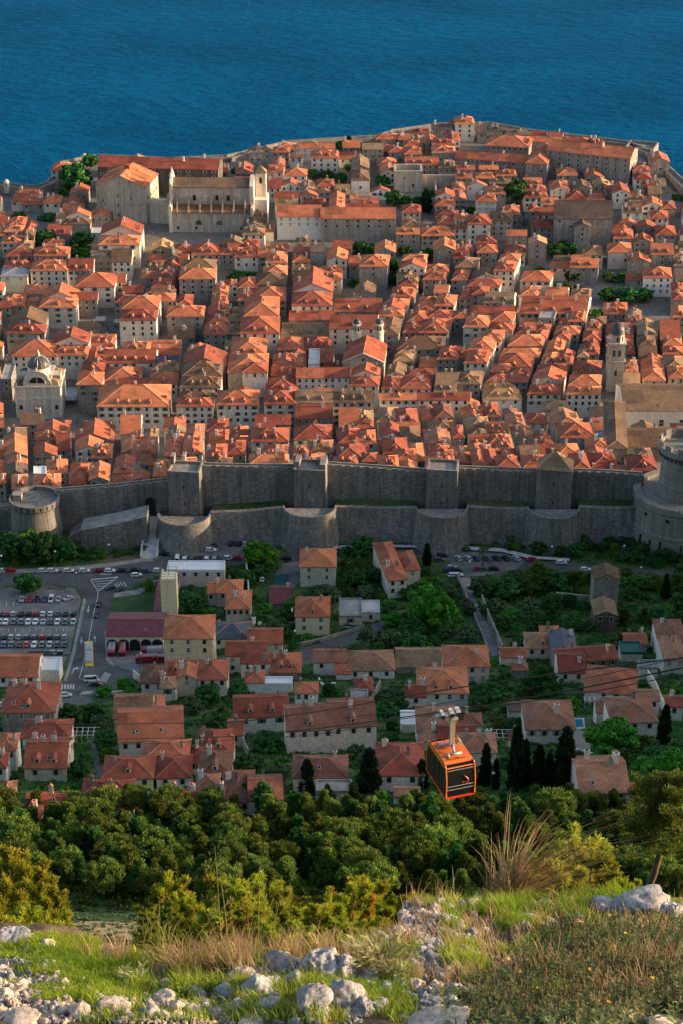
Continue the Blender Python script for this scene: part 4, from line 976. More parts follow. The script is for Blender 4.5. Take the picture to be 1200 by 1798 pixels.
for a, b in zip(pts, pts[1:] + pts[:1]): mb.face([(a[0], 1.2, a[1]), (b[0], 1.2, b[1]), (b[0], -.1, b[1]), (a[0], -.1, a[1])])
part('attic_front', mb, ['church_pale'], t, uv=True)
mb = MB(); mb.tube([(5.8 * math.cos(R(a)), -.2, h + 3.7 + 4.5 * math.sin(R(a))) for a in range(0, 181, 15)], .3, 5); mb.tube([(3.9 * math.cos(R(a)), -.2, h + 2.2 + 3.4 * math.sin(R(a))) for a in range(0, 181, 15)], .25, 5)
for x in (-10, -6.4, 6.4, 10): mb.lathe([(.45, h + .8), (.3, h + 1.3), (.4, h + 1.9), (.22, h + 2.5), (.28, h + 2.8), (.05, h + 3.2)], x, 0.1, 8)
mb.lathe([(.4, h + 7.8), (.25, h + 8.6), (.35, h + 9.2), (.05, h + 10.2)], 0, .5, 8); part('statues', mb, ['church_pale'], t, smooth=True)
mb = MB()
for s in (-1, 1):
    mb.face([(s * .25 + s * 3.2 * math.cos(R(a)) if a else s * 3.45, -.28, h + 2.3 + 3 * math.sin(R(a))) for a in range(0, 91, 15)] + [(s * .25, -.28, h + 2.3)][:1 if s > 0 else 1])
part('lunette_window', mb, ['glass_dark'], t)
for x in (-1, 1):   # tiled corner roofs
    mb = MB(); x0, x1 = (6.5, w / 2) if x > 0 else (-w / 2, -6.5); cx = (x0 + x1) / 2
    for y0, y1 in ((.2, 7), (13, d)):
        z = h + .82; a = [(x0 - .2, y0, z), (x1 + .2, y0, z), (x1 + .2, y1, z), (x0 - .2, y1, z)]; ap = (cx - x * 1.6, (y0 + y1) / 2, z + 2.6)
        for i in range(4): mb.face([a[i], a[(i + 1) % 4], ap])
    part('corner_roof', mb, ['roof_b'], t, uv=True)
mb = MB(); mb.prism([(-6.4, 1.3), (6.4, 1.3), (6.4, d - .5), (-6.4, d - .5)], h + .81, h + 3.4); mb.prism([(-w / 2 + .5, 6.9), (w / 2 - .5, 6.9), (w / 2 - .5, 13.1), (-w / 2 + .5, 13.1)], h + .82, h + 3.2)
part('cross_arms', mb, ['church_stone'], t, uv=True)
mb = MB(); mb.lathe([(5.2, h + 3.4), (5.2, h + 6.6), (5.6, h + 6.7), (5.6, h + 7.1), (0.1, h + 7.1)], 0, 10, 32); part('drum', mb, ['church_pale'], t, uv=True)
mb = MB(); mb.lathe([(5.15 * math.cos(R(a)), h + 7.1 + 4.9 * math.sin(R(a))) for a in range(0, 88, 8)] + [(0.05, h + 12.1)], 0, 10, 32, 0)
dm = part('dome', mb, ['lead'], t, smooth=True)
mb = MB(); 
for i in range(16):
    mb.tube([(5.2 * math.cos(R(a)) * math.cos(R(i * 22.5)), 10 + 5.2 * math.cos(R(a)) * math.sin(R(i * 22.5)), h + 7.1 + 4.95 * math.sin(R(a))) for a in range(0, 88, 12)], .11, 4)
part('rib', mb, ['metal_roof'], dm)
mb = MB(); mb.lathe([(.9, h + 12), (.8, h + 13.2), (1.0, h + 13.3), (.5, h + 14), (.05, h + 15.4)], 0, 10, 12); part('lantern', mb, ['church_pale'], t, smooth=True)
mb = MB(); aw = arch_win(2.0, 4.6); link('door', aw, t, (0, -.02, 0)); lw = arch_win(1.3, 2.6)
for x in (-8.4, 8.4): link('window', win_mesh('plain', 1.3, 2.2), t, (x, -.01, 4.2))
mb = MB(); mb.box(-2.2, 2.2, -.9, -.56, 5.2, 5.9); mb.face([(-2.4, -.9, 5.91), (2.4, -.9, 5.91), (0, -.9, 7.3)]); mb.box(-1.9, -1.4, -.85, -.3, 0, 5.2); mb.box(1.4, 1.9, -.85, -.3, 0, 5.2)
part('portal', mb, ['church_pale'], t)
mb = MB()
for i in range(5): mb.box(-9 + i * .5, 9 - i * .5, -4.5 + i * .8, -.6, -2, -0.6 + i * .25)
part('steps', mb, ['frame_stone'], t)
# --- church with two small domed turrets
def church_y(x0, x1, ye, yt, h, name, label, wall='church_stone', roof='roof_o', yaw=0, shear=0, pitch=26):
    t, info = house(x0, x1, ye, yt, 'y', h, 'o', 'c', 0, 0, yaw, pitch, (0, 1), 'town', name, label, 'church', shear, None, rmat=roof, wmat=wall, sd_=False)
    return t, info
t, (w, d, h, B, ts, s) = church_y(602, 674, 636, 588, 14, 'church', 'long church with smooth orange gabled roof and pediment, before two small domed turrets', 'church_stone', 'roof_k', shear=5)
mb = MB(); tp = math.tan(R(26))
mb.box(-w / 2 - .3, w / 2 + .3, -.6, -.3, h - .5, h + .1)
for s_ in (-1, 1): mb.tube([(s_ * (w / 2 + .2), -.45, h + .1), (0, -.45, h + .1 + tp * w / 2)], .35, 4)
part('pediment', mb, ['church_pale'], t)
link('window', arch_win(1.1, 1.6), t, (0, -.06, h + .6))
for k, (px, py) in enumerate(((627, 583), (666, 583))):
    B2 = hit(px, py, 17, 707); o = thing('domed_turret', ['left', 'right'][k] + ' one of two small turrets with dark domes behind the smooth orange church roof', 'turret', B2 - Vector((0, 0, 17)), 0, 'twin domed turrets')
    mb = MB(); mb.lathe([(2.3, -2), (2.3, 17.2), (2.6, 17.3), (2.6, 17.8), (2.1, 17.8), (2.1, 21.4), (2.5, 21.5), (2.5, 21.9), (.1, 21.9)], 0, 0, 16); part('shaft', mb, ['church_pale'], o, uv=True)
    mb = MB(); mb.lathe([(2.1 * math.cos(R(a)), 21.9 + 2.3 * math.sin(R(a))) for a in range(0, 90, 10)] + [(.15, 24.3), (.05, 25.2)], 0, 0, 18); part('dome', mb, ['lead'], o, smooth=True)
    for i in range(8):
        a = R(i * 45 + 22); link('window', arch_win(.8, 2.4), o, (2.06 * math.cos(a), 2.06 * math.sin(a), 18.4), a + R(90))
# --- big buttressed jesuit style church
P0 = at_z(296, 410, 15); P0.z = T(P0.x, P0.y)
B2 = hit(303, 407, 0, 707)
t = thing('buttressed_church', 'huge pale church with brown roof, buttresses and statues on its left gable', 'church', B2, R(-2)); BOXES.append((296, 470, 300, 432))
L = 45.5; 
def facebox(mb, x0, x1, y0, y1, z0, z1, m=0): mb.box(x0, x1, y0, y1, z0, z1, m)
mb = MB(); mb.prism([(0, 0), (L, 0), (L, 26), (0, 26)], -8, 11.5); part('aisle_wall', mb, ['church_stone'], t, uv=True)
mb = MB(); z0, z1 = 11.5, 14.6
mb.face([(-.3, -.4, z0), (L, -.4, z0), (L, 6.6, z1), (-.3, 6.6, z1)]); mb.face([(L, -.4, z0 - .25), (L, -.4, z0), (-.3, -.4, z0), (-.3, -.4, z0 - .25)]); part('aisle_roof', mb, ['roof_y'], t, uv=True)
mb = MB(); mb.prism([(0.2, 6.5), (L - .2, 6.5), (L - .2, 20), (.2, 20)], 11.6, 25); part('nave_wall', mb, ['church_stone'], t, uv=True)
mb = MB()
a = [(-.2, 6.0, 24.9), (L - .9, 6.0, 24.9), (L - .9, 13.2, 28.6), (-.2, 13.2, 28.6)]; mb.face(a); mb.face([(-.2, 13.2, 28.6), (L - .9, 13.2, 28.6), (L - .9, 20.5, 24.9), (-.2, 20.5, 24.9)]); mb.face([(a[1][0], 6, 24.6), a[1], a[0], (a[0][0], 6, 24.6)])
part('roof', mb, ['roof_b'], t, uv=True)
mb = MB()
for i in range(7):
    x = 3.0 + i * 6.5
    mb.face([(x - .4, 1.3, 12.3), (x + .4, 1.3, 12.3), (x + .4, 6.5, 20.0), (x - .4, 6.5, 20.0)])
    for sx in (-.4, .4): mb.face([(x + sx, 1.3, 12.3), (x + sx, 6.5, 12.3), (x + sx, 6.5, 20.0)][::(1 if sx > 0 else -1)])
    mb.box(x - .5, x + .5, -.5, .9, 8, 13)
part('buttresses', mb, ['church_stone'], t)
for i in (1, 3, 4): link('window', win_mesh('plain', 1.9, 3.4), t, (6.2 + i * 6.5, 6.46, 16.8))
BA = arch_win(3.6, 3.0); BA.materials[1] = MATS['roof_b']
for i in (2, 4): link('blind_arch', BA, t, (3.5 + i * 6, -.05, 4.4))
for x in (3.5, 14, 40): link('window', win_mesh('plain', 1.3, 1.9), t, (x, -.01, 1.6))
mb = MB(); mb.prism([(-1.6, -1), (0.19, -1), (0.19, 27), (-1.6, 27)], -8, 15.5); mb.prism([(-1.5, 5.5), (.15, 5.5), (.15, 21), (-1.5, 21)], 15.503, 27)
n = len(mb.v); mb.v += [(-1.5, 5.5, 27.003), (-1.5, 21, 27.003), (-1.5, 13.2, 31.5), (.15, 5.5, 27.003), (.15, 21, 27.003), (.15, 13.2, 31.5)]
for f in ((0, 2, 1), (3, 4, 5), (0, 3, 5, 2), (1, 2, 5, 4)): mb.f.append(tuple(n + i for i in f)); mb.m.append(0)
for (y, z) in ((-.6, 15.5), (5.6, 27), (9.4, 29.2), (13.2, 31.5), (17, 29.2), (21, 27)): mb.lathe([(.5, z - .3), (.4, z + .8), (.5, z + 1.4), (.15, z + 2.1), (.35, z + 2.4), (.05, z + 3.2)], -.7, y, 8)
part('front', mb, ['church_pale'], t, uv=True)
mb = MB(); mb.prism([(L + .003, -1), (L + 1.6, -1), (L + 1.6, 27), (L + .003, 27)], -8, 15); mb.prism([(L - .85, 5.2), (L + 1.5, 5.2), (L + 1.5, 21), (L - .85, 21)], 15.003, 26)
n = len(mb.v); mb.v += [(L - .85, 5.2, 26.003), (L - .85, 21, 26.003), (L - .85, 13.2, 30.6), (L + 1.5, 5.2, 26.003), (L + 1.5, 21, 26.003), (L + 1.5, 13.2, 30.6)]
for f in ((0, 2, 1), (3, 4, 5), (0, 3, 5, 2), (1, 2, 5, 4)): mb.f.append(tuple(n + i for i in f)); mb.m.append(0)
part('end_gable', mb, ['church_pale'], t, uv=True)
mb = MB(); mb.prism([(L + 1.61, 8), (L + 9, 8), (L + 9, 22), (L + 1.61, 22)], -8, 17, 0); mb.prism([(L + 2, 14), (L + 8, 14), (L + 8, 20), (L + 2, 20)], 17.003, 31, 0); part('bell_gable', mb, ['church_pale'], t, uv=True)
mb = MB(); z = 31
for q in (((L + 1.6, 13.6), (L + 8.4, 13.6)), ((L + 8.4, 13.6), (L + 8.4, 20.4)), ((L + 8.4, 20.4), (L + 1.6, 20.4)), ((L + 1.6, 20.4), (L + 1.6, 13.6))): mb.face([(*q[0], z), (*q[1], z), (L + 5, 17, z + 4)])
part('tower_roof', mb, ['roof_b'], t, uv=True)
link('window', arch_win(1.6, 3.6), t, (L + 5, 13.95, 25))
# --- stone church with a partly stripped orange roof
B2 = hit(172, 385, 0, 707)
t = thing('old_church', 'massive stained stone church with bright orange stepped gable roof near the big tree', 'church', B2, R(-11)); BOXES.append((168, 275, 275, 388))
W_, D_, H_ = 30, 26, 21
mb = MB(); mb.prism([(0, 0), (W_, 0), (W_, D_), (0, D_)], -8, H_)
tp = math.tan(R(22)); zr_ = H_ + tp * W_ / 2
mb.face([(0, 0, H_ + .002), (W_, 0, H_ + .002), (W_ / 2, 0, zr_)]); mb.face([(W_, D_, H_ + .002), (0, D_, H_ + .002), (W_ / 2, D_, zr_)])
for x in (.6, 10, 15.5, 29.4): mb.box(x - .55, x + .55, -.5, -.004, -4, H_ - .5)
mb.box(0, W_, -.35, -.005, 10.2, 10.7)
part('wall', mb, ['church_stone'], t, uv=True)
mb = MB()
for s_ in (-1, 1):
    xe = W_ / 2 + s_ * (W_ / 2 + .6); ze = H_ - .6 * tp; f = [(W_ / 2, -.4, zr_ + .25), (xe, -.4, ze + .25), (xe, D_ + .4, ze + .25), (W_ / 2, D_ + .4, zr_ + .25)]
    mb.face(f if s_ > 0 else f[::-1]); g = [(W_ / 2, -.4, zr_), (xe, -.4, ze), (W_ / 2, -.4, zr_ + .25), (xe, -.4, ze + .25)]; mb.face([g[0], g[1], g[3], g[2]] if s_ > 0 else [g[2], g[3], g[1], g[0]])
    for k_, (y0, y1) in enumerate(((3, 7.5), (10, 13), (17, 20))):
        x0 = W_ / 2 + s_ * (3 + k_); x1 = W_ / 2 + s_ * 13; n = len(mb.v)
        def zz_(x): return zr_ + .25 - abs(x - W_ / 2) * tp
        q = [(x0, y0, zz_(x0) + .35), (x1, y0, zz_(x1) + .35), (x1, y1, zz_(x1) + .35), (x0, y1, zz_(x0) + .35)]; mb.face(q if s_ > 0 else q[::-1])
        for a, b in zip(q, q[1:] + q[:1]): mb.face([(a[0], a[1], a[2] - .4), (b[0], b[1], b[2] - .4), b, a][::s_])
rf = part('roof', mb, ['roof_o'], t, uv=True)
mb = MB(); mb.box(W_ / 2 - 1.5, W_ / 2 + 1.5, 14, 18, zr_ - 2, zr_ + 2.0); part('cupola', mb, ['roof_o'], rf)
for (x, z) in ((13, 14), (13, 8), (13, 2.5), (21, 13), (4, 11), (4.2, 5)): link('window', win_mesh('bar', 1.3, 2.2), t, (x, -.01, z))
for i in range(4): link('window', win_mesh('plain', 1.2, 1.9), t, (W_ + .01, 4 + i * 6, 13), R(90))
mb = MB(); mb.prism([(W_ + .01, 1), (W_ + 17, 1), (W_ + 17, 12), (W_ + .01, 12)], -8, 11); mb.prism([(W_ + 11, 5), (W_ + 17.3, 5), (W_ + 17.3, 12.5), (W_ + 11, 12.5)], 11.003, 16); part('side_block', mb, ['church_stone'], t, uv=True)
link('window', arch_win(1.8, 3.4), t, (W_ + 14.5, .95, 2))
# --- bell tower  with dark dome
B2 = hit(1079, 688, 0, 707); z0 = B2.z
t = thing('bell_tower', 'tall square bell tower with dark round dome and arched openings, right side', 'bell tower', B2, R(-3)); BOXES.append((1060, 1100, 590, 690))
H_ = 26.0; w = 4.3
mb = MB(); mb.prism([(-w, 0), (w, 0), (w, 2 * w), (-w, 2 * w)], -4, 15.5); mb.prism([(-w - .3, -.3), (w + .3, -.3), (w + .3, 2 * w + .3), (-w - .3, 2 * w + .3)], 15.503, 16.1)
mb.prism([(-w + .3, .3), (w - .3, .3), (w - .3, 2 * w - .3), (-w + .3, 2 * w - .3)], 16.103, 24.5); mb.prism([(-w - .2, -.2), (w + .2, -.2), (w + .2, 2 * w + .2), (-w - .2, 2 * w + .2)], 24.503, 25.2)
mb.prism([(3.7 * math.cos(R(22.5 + 45 * i)), w + 3.7 * math.sin(R(22.5 + 45 * i))) for i in range(8)], 25.203, 29.4)
part('shaft', mb, ['church_stone'], t, uv=True)
mb = MB(); mb.lathe([(3.9, 29.4), (3.9, 29.8)] + [(3.7 * math.cos(R(a)), 29.8 + 4.6 * math.sin(R(a))) for a in range(0, 90, 9)] + [(.3, 34.6), (.05, 36)], 0, w, 24); part('dome', mb, ['lead'], t, smooth=True)
for x in (-1.3, 1.3): link('opening', arch_win(1.3, 3.4), t, (x, .26, 18.5)); 
for y in (w - 1.3, w + 1.3): link('opening', arch_win(1.3, 3.4), t, (w - .26, y, 18.5), R(90))
link('opening', arch_win(1.2, 3.0), t, (0, -.03, 8.5)); link('opening', arch_win(1.0, 2.6), t, (0, w - 3.4, 26))
link('opening', arch_win(1.0, 2.6), t, (2.4, w - 2.4, 26), R(45))
# franciscan church nave and cloister roofs
HT(800, 440, '''890 1260 842 712 x h13 rb wc p20 n0x1 d0 c0 @ friary_church | church | long pale friary church with brown tiled roof beside the bell tower''', shear=0)
for i, x in enumerate((985, 1090, 1198)):
    t_ = HOUSES[-1]['o']; hh = HOUSES[-1]; u = ((x - 890) / 370 - .5) * hh['w']; link('window', win_mesh('bar', 2.0, 3.2), t_, (u, -.01, 5.0))
HT(800, 700, '''790 905 262 20 h h9 rb wg p18 n0x1 d0 c0 s6 @ friary_wing | church annex | brown roofed friary wing running away below the bell tower''')
HT(800, 700, '''895 1260 255 168 x h7 rb wg p18 n0x1 d0 c0 @ friary_cloister | cloister | low brown roofed cloister wing below the long friary church''')
for (x_, y_, a_, w_, d_) in ((292, 405, -2, 64, 27), (222, 385, -11, 46, 26), (1079, 688, -3, 10, 10)):
    q_ = hit(x_, y_, 0, 707); off_ = w_ / 2 if x_ < 300 and x_ > 280 else 0; FOOT.append((q_.x + off_, q_.y, R(a_), 0, w_, d_))
# --- roofless ruin
B2 = hit(717, 337, 0, 707)
t = thing('roofless_ruin', 'roofless square stone ruin with ivy garden walls, centre of the far quarter', 'ruin', B2, R(0)); BOXES.append((695, 795, 290, 385))
mb = MB()
for q in ((-8.5, 8.5, 0, 1.2), (-8.5, 8.5, 13, 14.2), (-8.5, -7.3, 1.2, 13), (7.3, 8.5, 1.2, 13)): mb.box(*q, -4, 13)
mb.box(8.51, 30, 8, 9, -4, 8); mb.box(29, 30, -26, 7.99, -4, 6); mb.box(10, 29, -20, -19.2, -3, 3); mb.box(16, 17, -12, 7.9, -3, 4)
part('wall', mb, ['church_stone'], t, uv=True)
link('window', win_mesh('plain', 1.3, 2.0), t, (3, -.01, 3)); link('window', win_mesh('plain', .8, 1.2), t, (-2, -.01, 8))
# --- solar panel roof, market awnings
B2 = hit(293, 634, 12.0, 707); t = thing('solar_roof', 'dark blue solar panel array lying on an orange roof', 'solar panel', B2); 
mb = MB(); 
for i in range(8):
    for j in range(3): mb.face([(-5.7 + i * 1.45, j * 1.5, j * .35), (-5.7 + i * 1.45 + 1.38, j * 1.5, j * .35), (-5.7 + i * 1.45 + 1.38, j * 1.5 + 1.43, j * .35 + .33), (-5.7 + i * 1.45, j * 1.5 + 1.43, j * .35 + .33)])
mb.box(-5.9, 5.9, -.1, 4.6, -5, -.1); part('panels', mb, ['solar'], t)
def awning(px, py, w, d, label, mat='tarp'):
    B2 = hit(px, py, 2.8, 707); t = thing('market_awning', label, 'awning', B2 - Vector((0, 0, 2.8)), 0, 'awnings over the market squares')
    mb = MB(); mb.face([(-w / 2, 0, 2.6), (w / 2, 0, 2.6), (w / 2, d / 2, 3.4), (-w / 2, d / 2, 3.4)]); mb.face([(-w / 2, d / 2, 3.4), (w / 2, d / 2, 3.4), (w / 2, d, 2.7), (-w / 2, d, 2.7)])
    mb.face([(-w / 2, 0, 2.55), (-w / 2, d, 2.65), (w / 2, d, 2.65), (w / 2, 0, 2.55)]); part('canvas', mb, [mat], t)
    mb = MB()
    for x in (-w / 2 + .1, w / 2 - .1):
        for y in (.1, d - .1): mb.tube([(x, y, 0), (x, y, 2.6)], .06, 5)
    part('poles', mb, ['pole_metal'], t)
awning(122, 592, 11, 7, 'beige awning over the stalls left of the crowded market'); awning(176, 563, 5, 6, 'small beige awning near the green terrace'); awning(123, 702, 5.5, 15, 'dark grey canopy right of the domed church', 'metal_roof')
awning(207, 566, 4, 5, 'pale awning beside the tall cream corner house'); awning(345, 544, 5, 4, 'white awning behind the ruined looking stone house')
# ------------------------------------------------------------------ houses outside the walls
lo = dict(zone='low', h=7.0)
HT(0, 900, '''
560 858 648 560 x h6 wy mmaroon p14 n0x1 d0 c0 @ fire_garage | garage | fire station garage hall with maroon metal roof and arched bays
812 916 520 405 x h3 wg mmaroon p6 n0x1 d0 c0 @ annex_shed | shed | narrow maroon roofed shed behind the fire station tower
862 1120 660 552 h h14 ro wy n2x3 kbar d0 c0 @ fire_station_house | house | yellow three storey fire station house with orange hipped roof
880 1182 306 258 f h7 wp mwhite_sheet n1x5 @ workshop_building | building | long brownish building with flat pale grey roof beside the upper car park
-20 196 862 758 x h4 rr ww n1x3 d0 c0 @ shop_hall | shop | long low red roofed white hall below the big car park
188 312 834 766 f h4 ww mwhite_sheet n0x1 @ canopy_building | canopy | white flat canopy above the yellow taxi
''', **lo)
HT(0, 900, '''
1095 1162 424 372 x ro wc h6 n1x2,745 868 895 812 h rt wc h6 n1x2,842 925 922 868 h rt wc h6,876 1036 852 785 x ro wy h6,932 1038 872 786 y ro wc h8 n1x1,1042 1195 875 784 h ro wc h8 n1x3
''', **lo)
HT(400, 900, '''
-60 76 420 358 h ro wp h7,-10 118 505 415 h ro wp h7 n1x4,-80 112 662 585 h wg mslate h5 d0
382 570 283 196 h ro wc h10 n2x2 kbar d0 c1,357 536 545 452 h ro wy h9 n2x2 kbar d1 c1,222 330 478 392 x rp wg h3 mmaroon d0
846 945 352 160 h ro wc h9 n2x2 a10 d0 c2,935 1015 300 205 h ro wc h8 a10 d0 c1
588 708 548 455 f wg mconcrete h4 n1x1,706 802 530 466 f wc mconcrete_pale h4 n1x1
106 288 688 616 x ro wc h6 d0 c1,-10 200 752 682 x ro wc h8 n2x3 c1,70 225 792 742 h ro wp h7 n1x2,222 384 838 748 h ro wg h4 c3,92 190 892 842 h rr wc h5
452 624 785 726 x rp ww h6 n1x2 d0,630 880 828 738 h rt ww h4 n1x3 a2 d0 c0,570 650 845 800 x rr ww h3 c0,888 1138 812 722 x rb wg h3 d0 c0,1140 1378 808 712 h ro wg h8 n2x4 d0
102 340 905 885 f ww mwhite_sheet h4,354 474 948 900 h ro ww h5 n1x3 kbar d0,672 765 938 878 h rr wg h4,1005 1268 948 832 h ro ww h6 n1x4 kbar,940 1045 968 900 x rr ww h5 n1x1 D7
648 740 980 935 f wg mconcrete h3,120 200 620 590 x rr mmaroon wg h4
''', **lo)
HT(800, 900, '''
732 864 350 264 y rb wg h14 n1x1 d0 c0 @ ruined_tower_house | ruin | tall abandoned stone house with weathered tile roof among the trees
735 852 540 440 y rb wd h7 n1x2 d0 c0 @ ruined_annex | ruin | roof gable of the abandoned dark stone annex below the tall ruin
''', **lo)
HT(800, 900, '''
375 546 712 640 h rt wg h5,450 546 636 602 h ro wg h6,510 640 728 628 y wg mslate h6 D12,540 858 778 690 x ro wg h5 a9 c2 D9,545 686 842 748 x rr wg h5,240 372 758 720 x rr wg h4 D6
890 1012 690 640 x rr wg h4 c3,874 986 740 682 f wg mshutter_green h4,1070 1215 672 570 h rp ww h8,1100 1215 772 655 h rp ww h7,684 946 945 830 h ro wg h5 a-10 d0 c0,970 1066 820 780 f wc mconcrete h5,300 380 828 800 h rp wg h4
''', **lo)
HT(0, 1160, '''
8 285 268 130 h ro wg h9 n1x4 kbar d1 c3 l2,118 365 400 322 h rr ww h5 n1x2 c2,128 348 562 428 x rr wc h5 d2 c4 n1x2,-20 80 468 390 h ro ww h8 n1x2,-20 60 745 640 h rt wc h6 c0,-20 18 560 490 h ro ww h6
600 800 300 190 x rt wc h6 a2 c0 n1x2,786 856 268 185 h ro wc h6,628 966 418 268 x ro ww h9 a5 n1x5 l3 c0 d0,540 806 615 520 h ro wy h5 d1 n1x3,826 1006 612 515 h rr ww h5 a3,752 990 525 432 h rr wc h6
985 1118 530 462 h rr wc h5,1036 1210 480 375 h rr ww h6 c2,1050 1215 600 490 h rt ww h6 c1,430 692 712 640 h rr ww h5 d1,474 706 775 698 h rr ww h5,676 866 768 718 h rr wc h5,864 1126 752 690 h rr wc h5 c3,1036 1150 668 608 h rp wc h6,1130 1230 760 660 h rp wc h5
140 350 780 720 x rr ww h5 a4 D7,150 210 836 790 x ro wc h4 D6
''', **lo)
HT(400, 1160, '''
36 322 292 192 x ro ww h7 d2 a4 n1x3,0 80 388 320 x rr wc h5,312 560 362 245 x rp wc h9 a5 d1 n1x4,544 784 344 216 x rp wc h9 a5 d1 n1x3 c2,-60 30 470 400 x rr wc h5
345 630 612 516 h rp wg h6 c1 d0 n1x1,465 655 692 632 f wg mconcrete h4 n0x1,790 1036 600 452 h rr ww h6 n1x2 d0 c2,1000 1210 372 255 h rp ww h6 n1x1,915 1020 330 268 x ww mwhite_sheet h4 c0 D7,1180 1340 340 285 h rp wc h5
880 1012 712 672 x rp ww h4 c0,-30 128 740 592 h rp wc h6,112 288 728 622 x rp wc h7 a3 c0 d0,1010 1130 420 372 h rp wc h4,1110 1300 408 382 x rr ww h5 c0 D7
''', **lo)
HT(800, 1160, '''
372 632 358 228 h rp ww h6 d0,20 216 480 396 h rp ww h6,745 835 272 216 x rp ww h5,826 1066 322 210 h rp ww h6 a3,960 1076 208 158 x rp ww h6 c0,280 400 262 222 x rg wc h4 c0
656 918 692 532 x rp wc h5 a3 c4 d0 l1,728 952 712 668 x rp ww h3 c0 D6,300 330 415 395 h rr wc h4,1110 1200 240 190 x rr ww h6
''', **lo)
# garage arches, fire tower, glass pergola
for hh in HOUSES:
    if hh['name'] == 'fire_garage':
        am = arch_win(3.6, 4.6)
        for i in range(5): link('garage_bay', am, hh['o'], ((-.5 + (i + .5) / 5) * hh['w'], -.02, 0))
B2 = hit(299, 1092, 0); 
t = thing('hose_tower', 'square cream hose tower with rooftop frame behind the fire station house', 'tower', B2); mb = MB(); mb.prism([(-2.8, 0), (2.8, 0), (2.8, 5.6), (-2.8, 5.6)], -3, 17.5); part('shaft', mb, ['wall_y'], t, uv=True)
mb = MB()
for x in (-2.6, 2.6):
    for y in (.2, 5.4): mb.tube([(x, y, 17.4), (x, y, 19.6)], .09, 4)
for (a, b) in (((-2.6, .2), (2.6, .2)), ((2.6, .2), (2.6, 5.4)), ((2.6, 5.4), (-2.6, 5.4)), ((-2.6, 5.4), (-2.6, .2))): mb.tube([(*a, 19.5), (*b, 19.5)], .07, 4); mb.tube([(*a, 18.5), (*b, 18.5)], .05, 4)
mb.tube([(0, 2.8, 17.4), (0, 2.8, 24)], .1, 5); mb.tube([(-1, 2.8, 22), (1, 2.8, 22)], .05, 4); mb.tube([(-.7, 2.8, 23), (.7, 2.8, 23)], .05, 4); part('antenna', mb, ['pole_metal'], t)
def pergola(px, py, w, d, h, label):
    B2 = hit(px, py, h); t = thing('pergola', label, 'pergola', B2 - Vector((0, 0, h)), 0); mb = MB()
    for i in range(int(w / 1.6) + 1):
        x = -w / 2 + i * 1.6; mb.tube([(x, 0, -1), (x, 0, h), (x, d, h)], .07, 4)
    for y in (0, d / 2, d): mb.tube([(-w / 2, y, h), (w / 2, y, h)], .07, 4)
    part('frame', mb, ['frame_white'], t)
pergola(138, 1291, 11, 4, 3, 'white slatted pergola beside the red roofed white house'); pergola(868, 1295, 11, 4, 3, 'white framed pergola on the terrace right of the cable car'); pergola(1070, 1230, 15, 2.2, 3, 'long thin white pergola rail above the turquoise pool'); pergola(1198, 1230, 5, 3, 3, 'white pergola at the right edge by the cypress')
# pool
o = drape('pool_water', [(1010, 1264), (1023, 1263.5), (1025, 1277.5), (1010.5, 1278)], 'solar', 0.28, None)
m, nt, b = newmat('pool_blue'); b.inputs['Base Color'].default_value = (0.02, 0.22, 0.36, 1); b.inputs['Roughness'].default_value = 0.1; o.data.materials[0] = m
t = thing('swimming_pool', 'small turquoise garden pool below the large hipped red roof', 'pool', (0, 0, 0)); o.parent = t
o = drape('pool_rim', [(1008, 1262), (1026, 1261.5), (1028, 1280), (1008, 1281)], 'concrete_pale', 0.2, None); o.parent = t
# garden and lane walls
def garden_wall(pts, h, label, mat='wall_g', th=.45, name='garden_wall'):
    P = [hit(*p) for p in pts]; c = P[0].copy(); t = thing(name, label, 'wall', c); mb = MB()
    for a, b in zip(P, P[1:]):
        d = (b - a); d.z = 0; n_ = Vector((-d.y, d.x, 0)).normalized() * th / 2; A, B_ = a - c, b - c
        q = [A - n_, B_ - n_, B_ + n_, A + n_]; n = len(mb.v)
        mb.v += [tuple(p + Vector((0, 0, -1.5))) for p in q] + [tuple(p + Vector((0, 0, h))) for p in q]
        for f in [(0, 1, 5, 4), (1, 2, 6, 5), (2, 3, 7, 6), (3, 0, 4, 7), (4, 5, 6, 7)]: mb.f.append(tuple(k + n for k in f)); mb.m.append(0)
    part('masonry', mb, [mat], t, uv=True)
garden_wall([(846, 1062), (862, 1105), (882, 1152)], 4.5, 'stone lane wall running down right side of the narrow lane'); garden_wall([(803, 1014), (828, 1070), (860, 1152)], 1.6, 'low wall along the left side of the narrow lane')
garden_wall([(432, 984), (436, 1030), (440, 1080)], 3, 'pale terrace wall right of the flat workshop roof', 'wall_c'); garden_wall([(515, 1062), (512, 1090)], 2, 'short white garden fence left of the yellow house', 'wall_w')
garden_wall([(500, 1140), (560, 1128), (640, 1104)], 1.5, 'stone wall along the upper edge of the garden road'); garden_wall([(976, 1052), (1050, 1060)], 3, 'broken stone wall left of the tall ruin')
garden_wall([(650, 1240), (668, 1205)], 2.5, 'grey slanting retaining wall above the pink roofed twin houses'); garden_wall([(1130, 1185), (1150, 1215), (1163, 1250)], 4, 'tall concrete wall descending at the right edge', 'wall_c')
garden_wall([(100, 1210), (0, 1232)], 1.0, 'low grey wall below the white hall', 'wall_c'); garden_wall([(170, 1222), (220, 1218)], 1.2, 'low pale wall below the zebra crossing', 'wall_w'); garden_wall([(235, 1190), (246, 1199)], 3, 'grey retaining wall under the fire yard', 'wall_c')
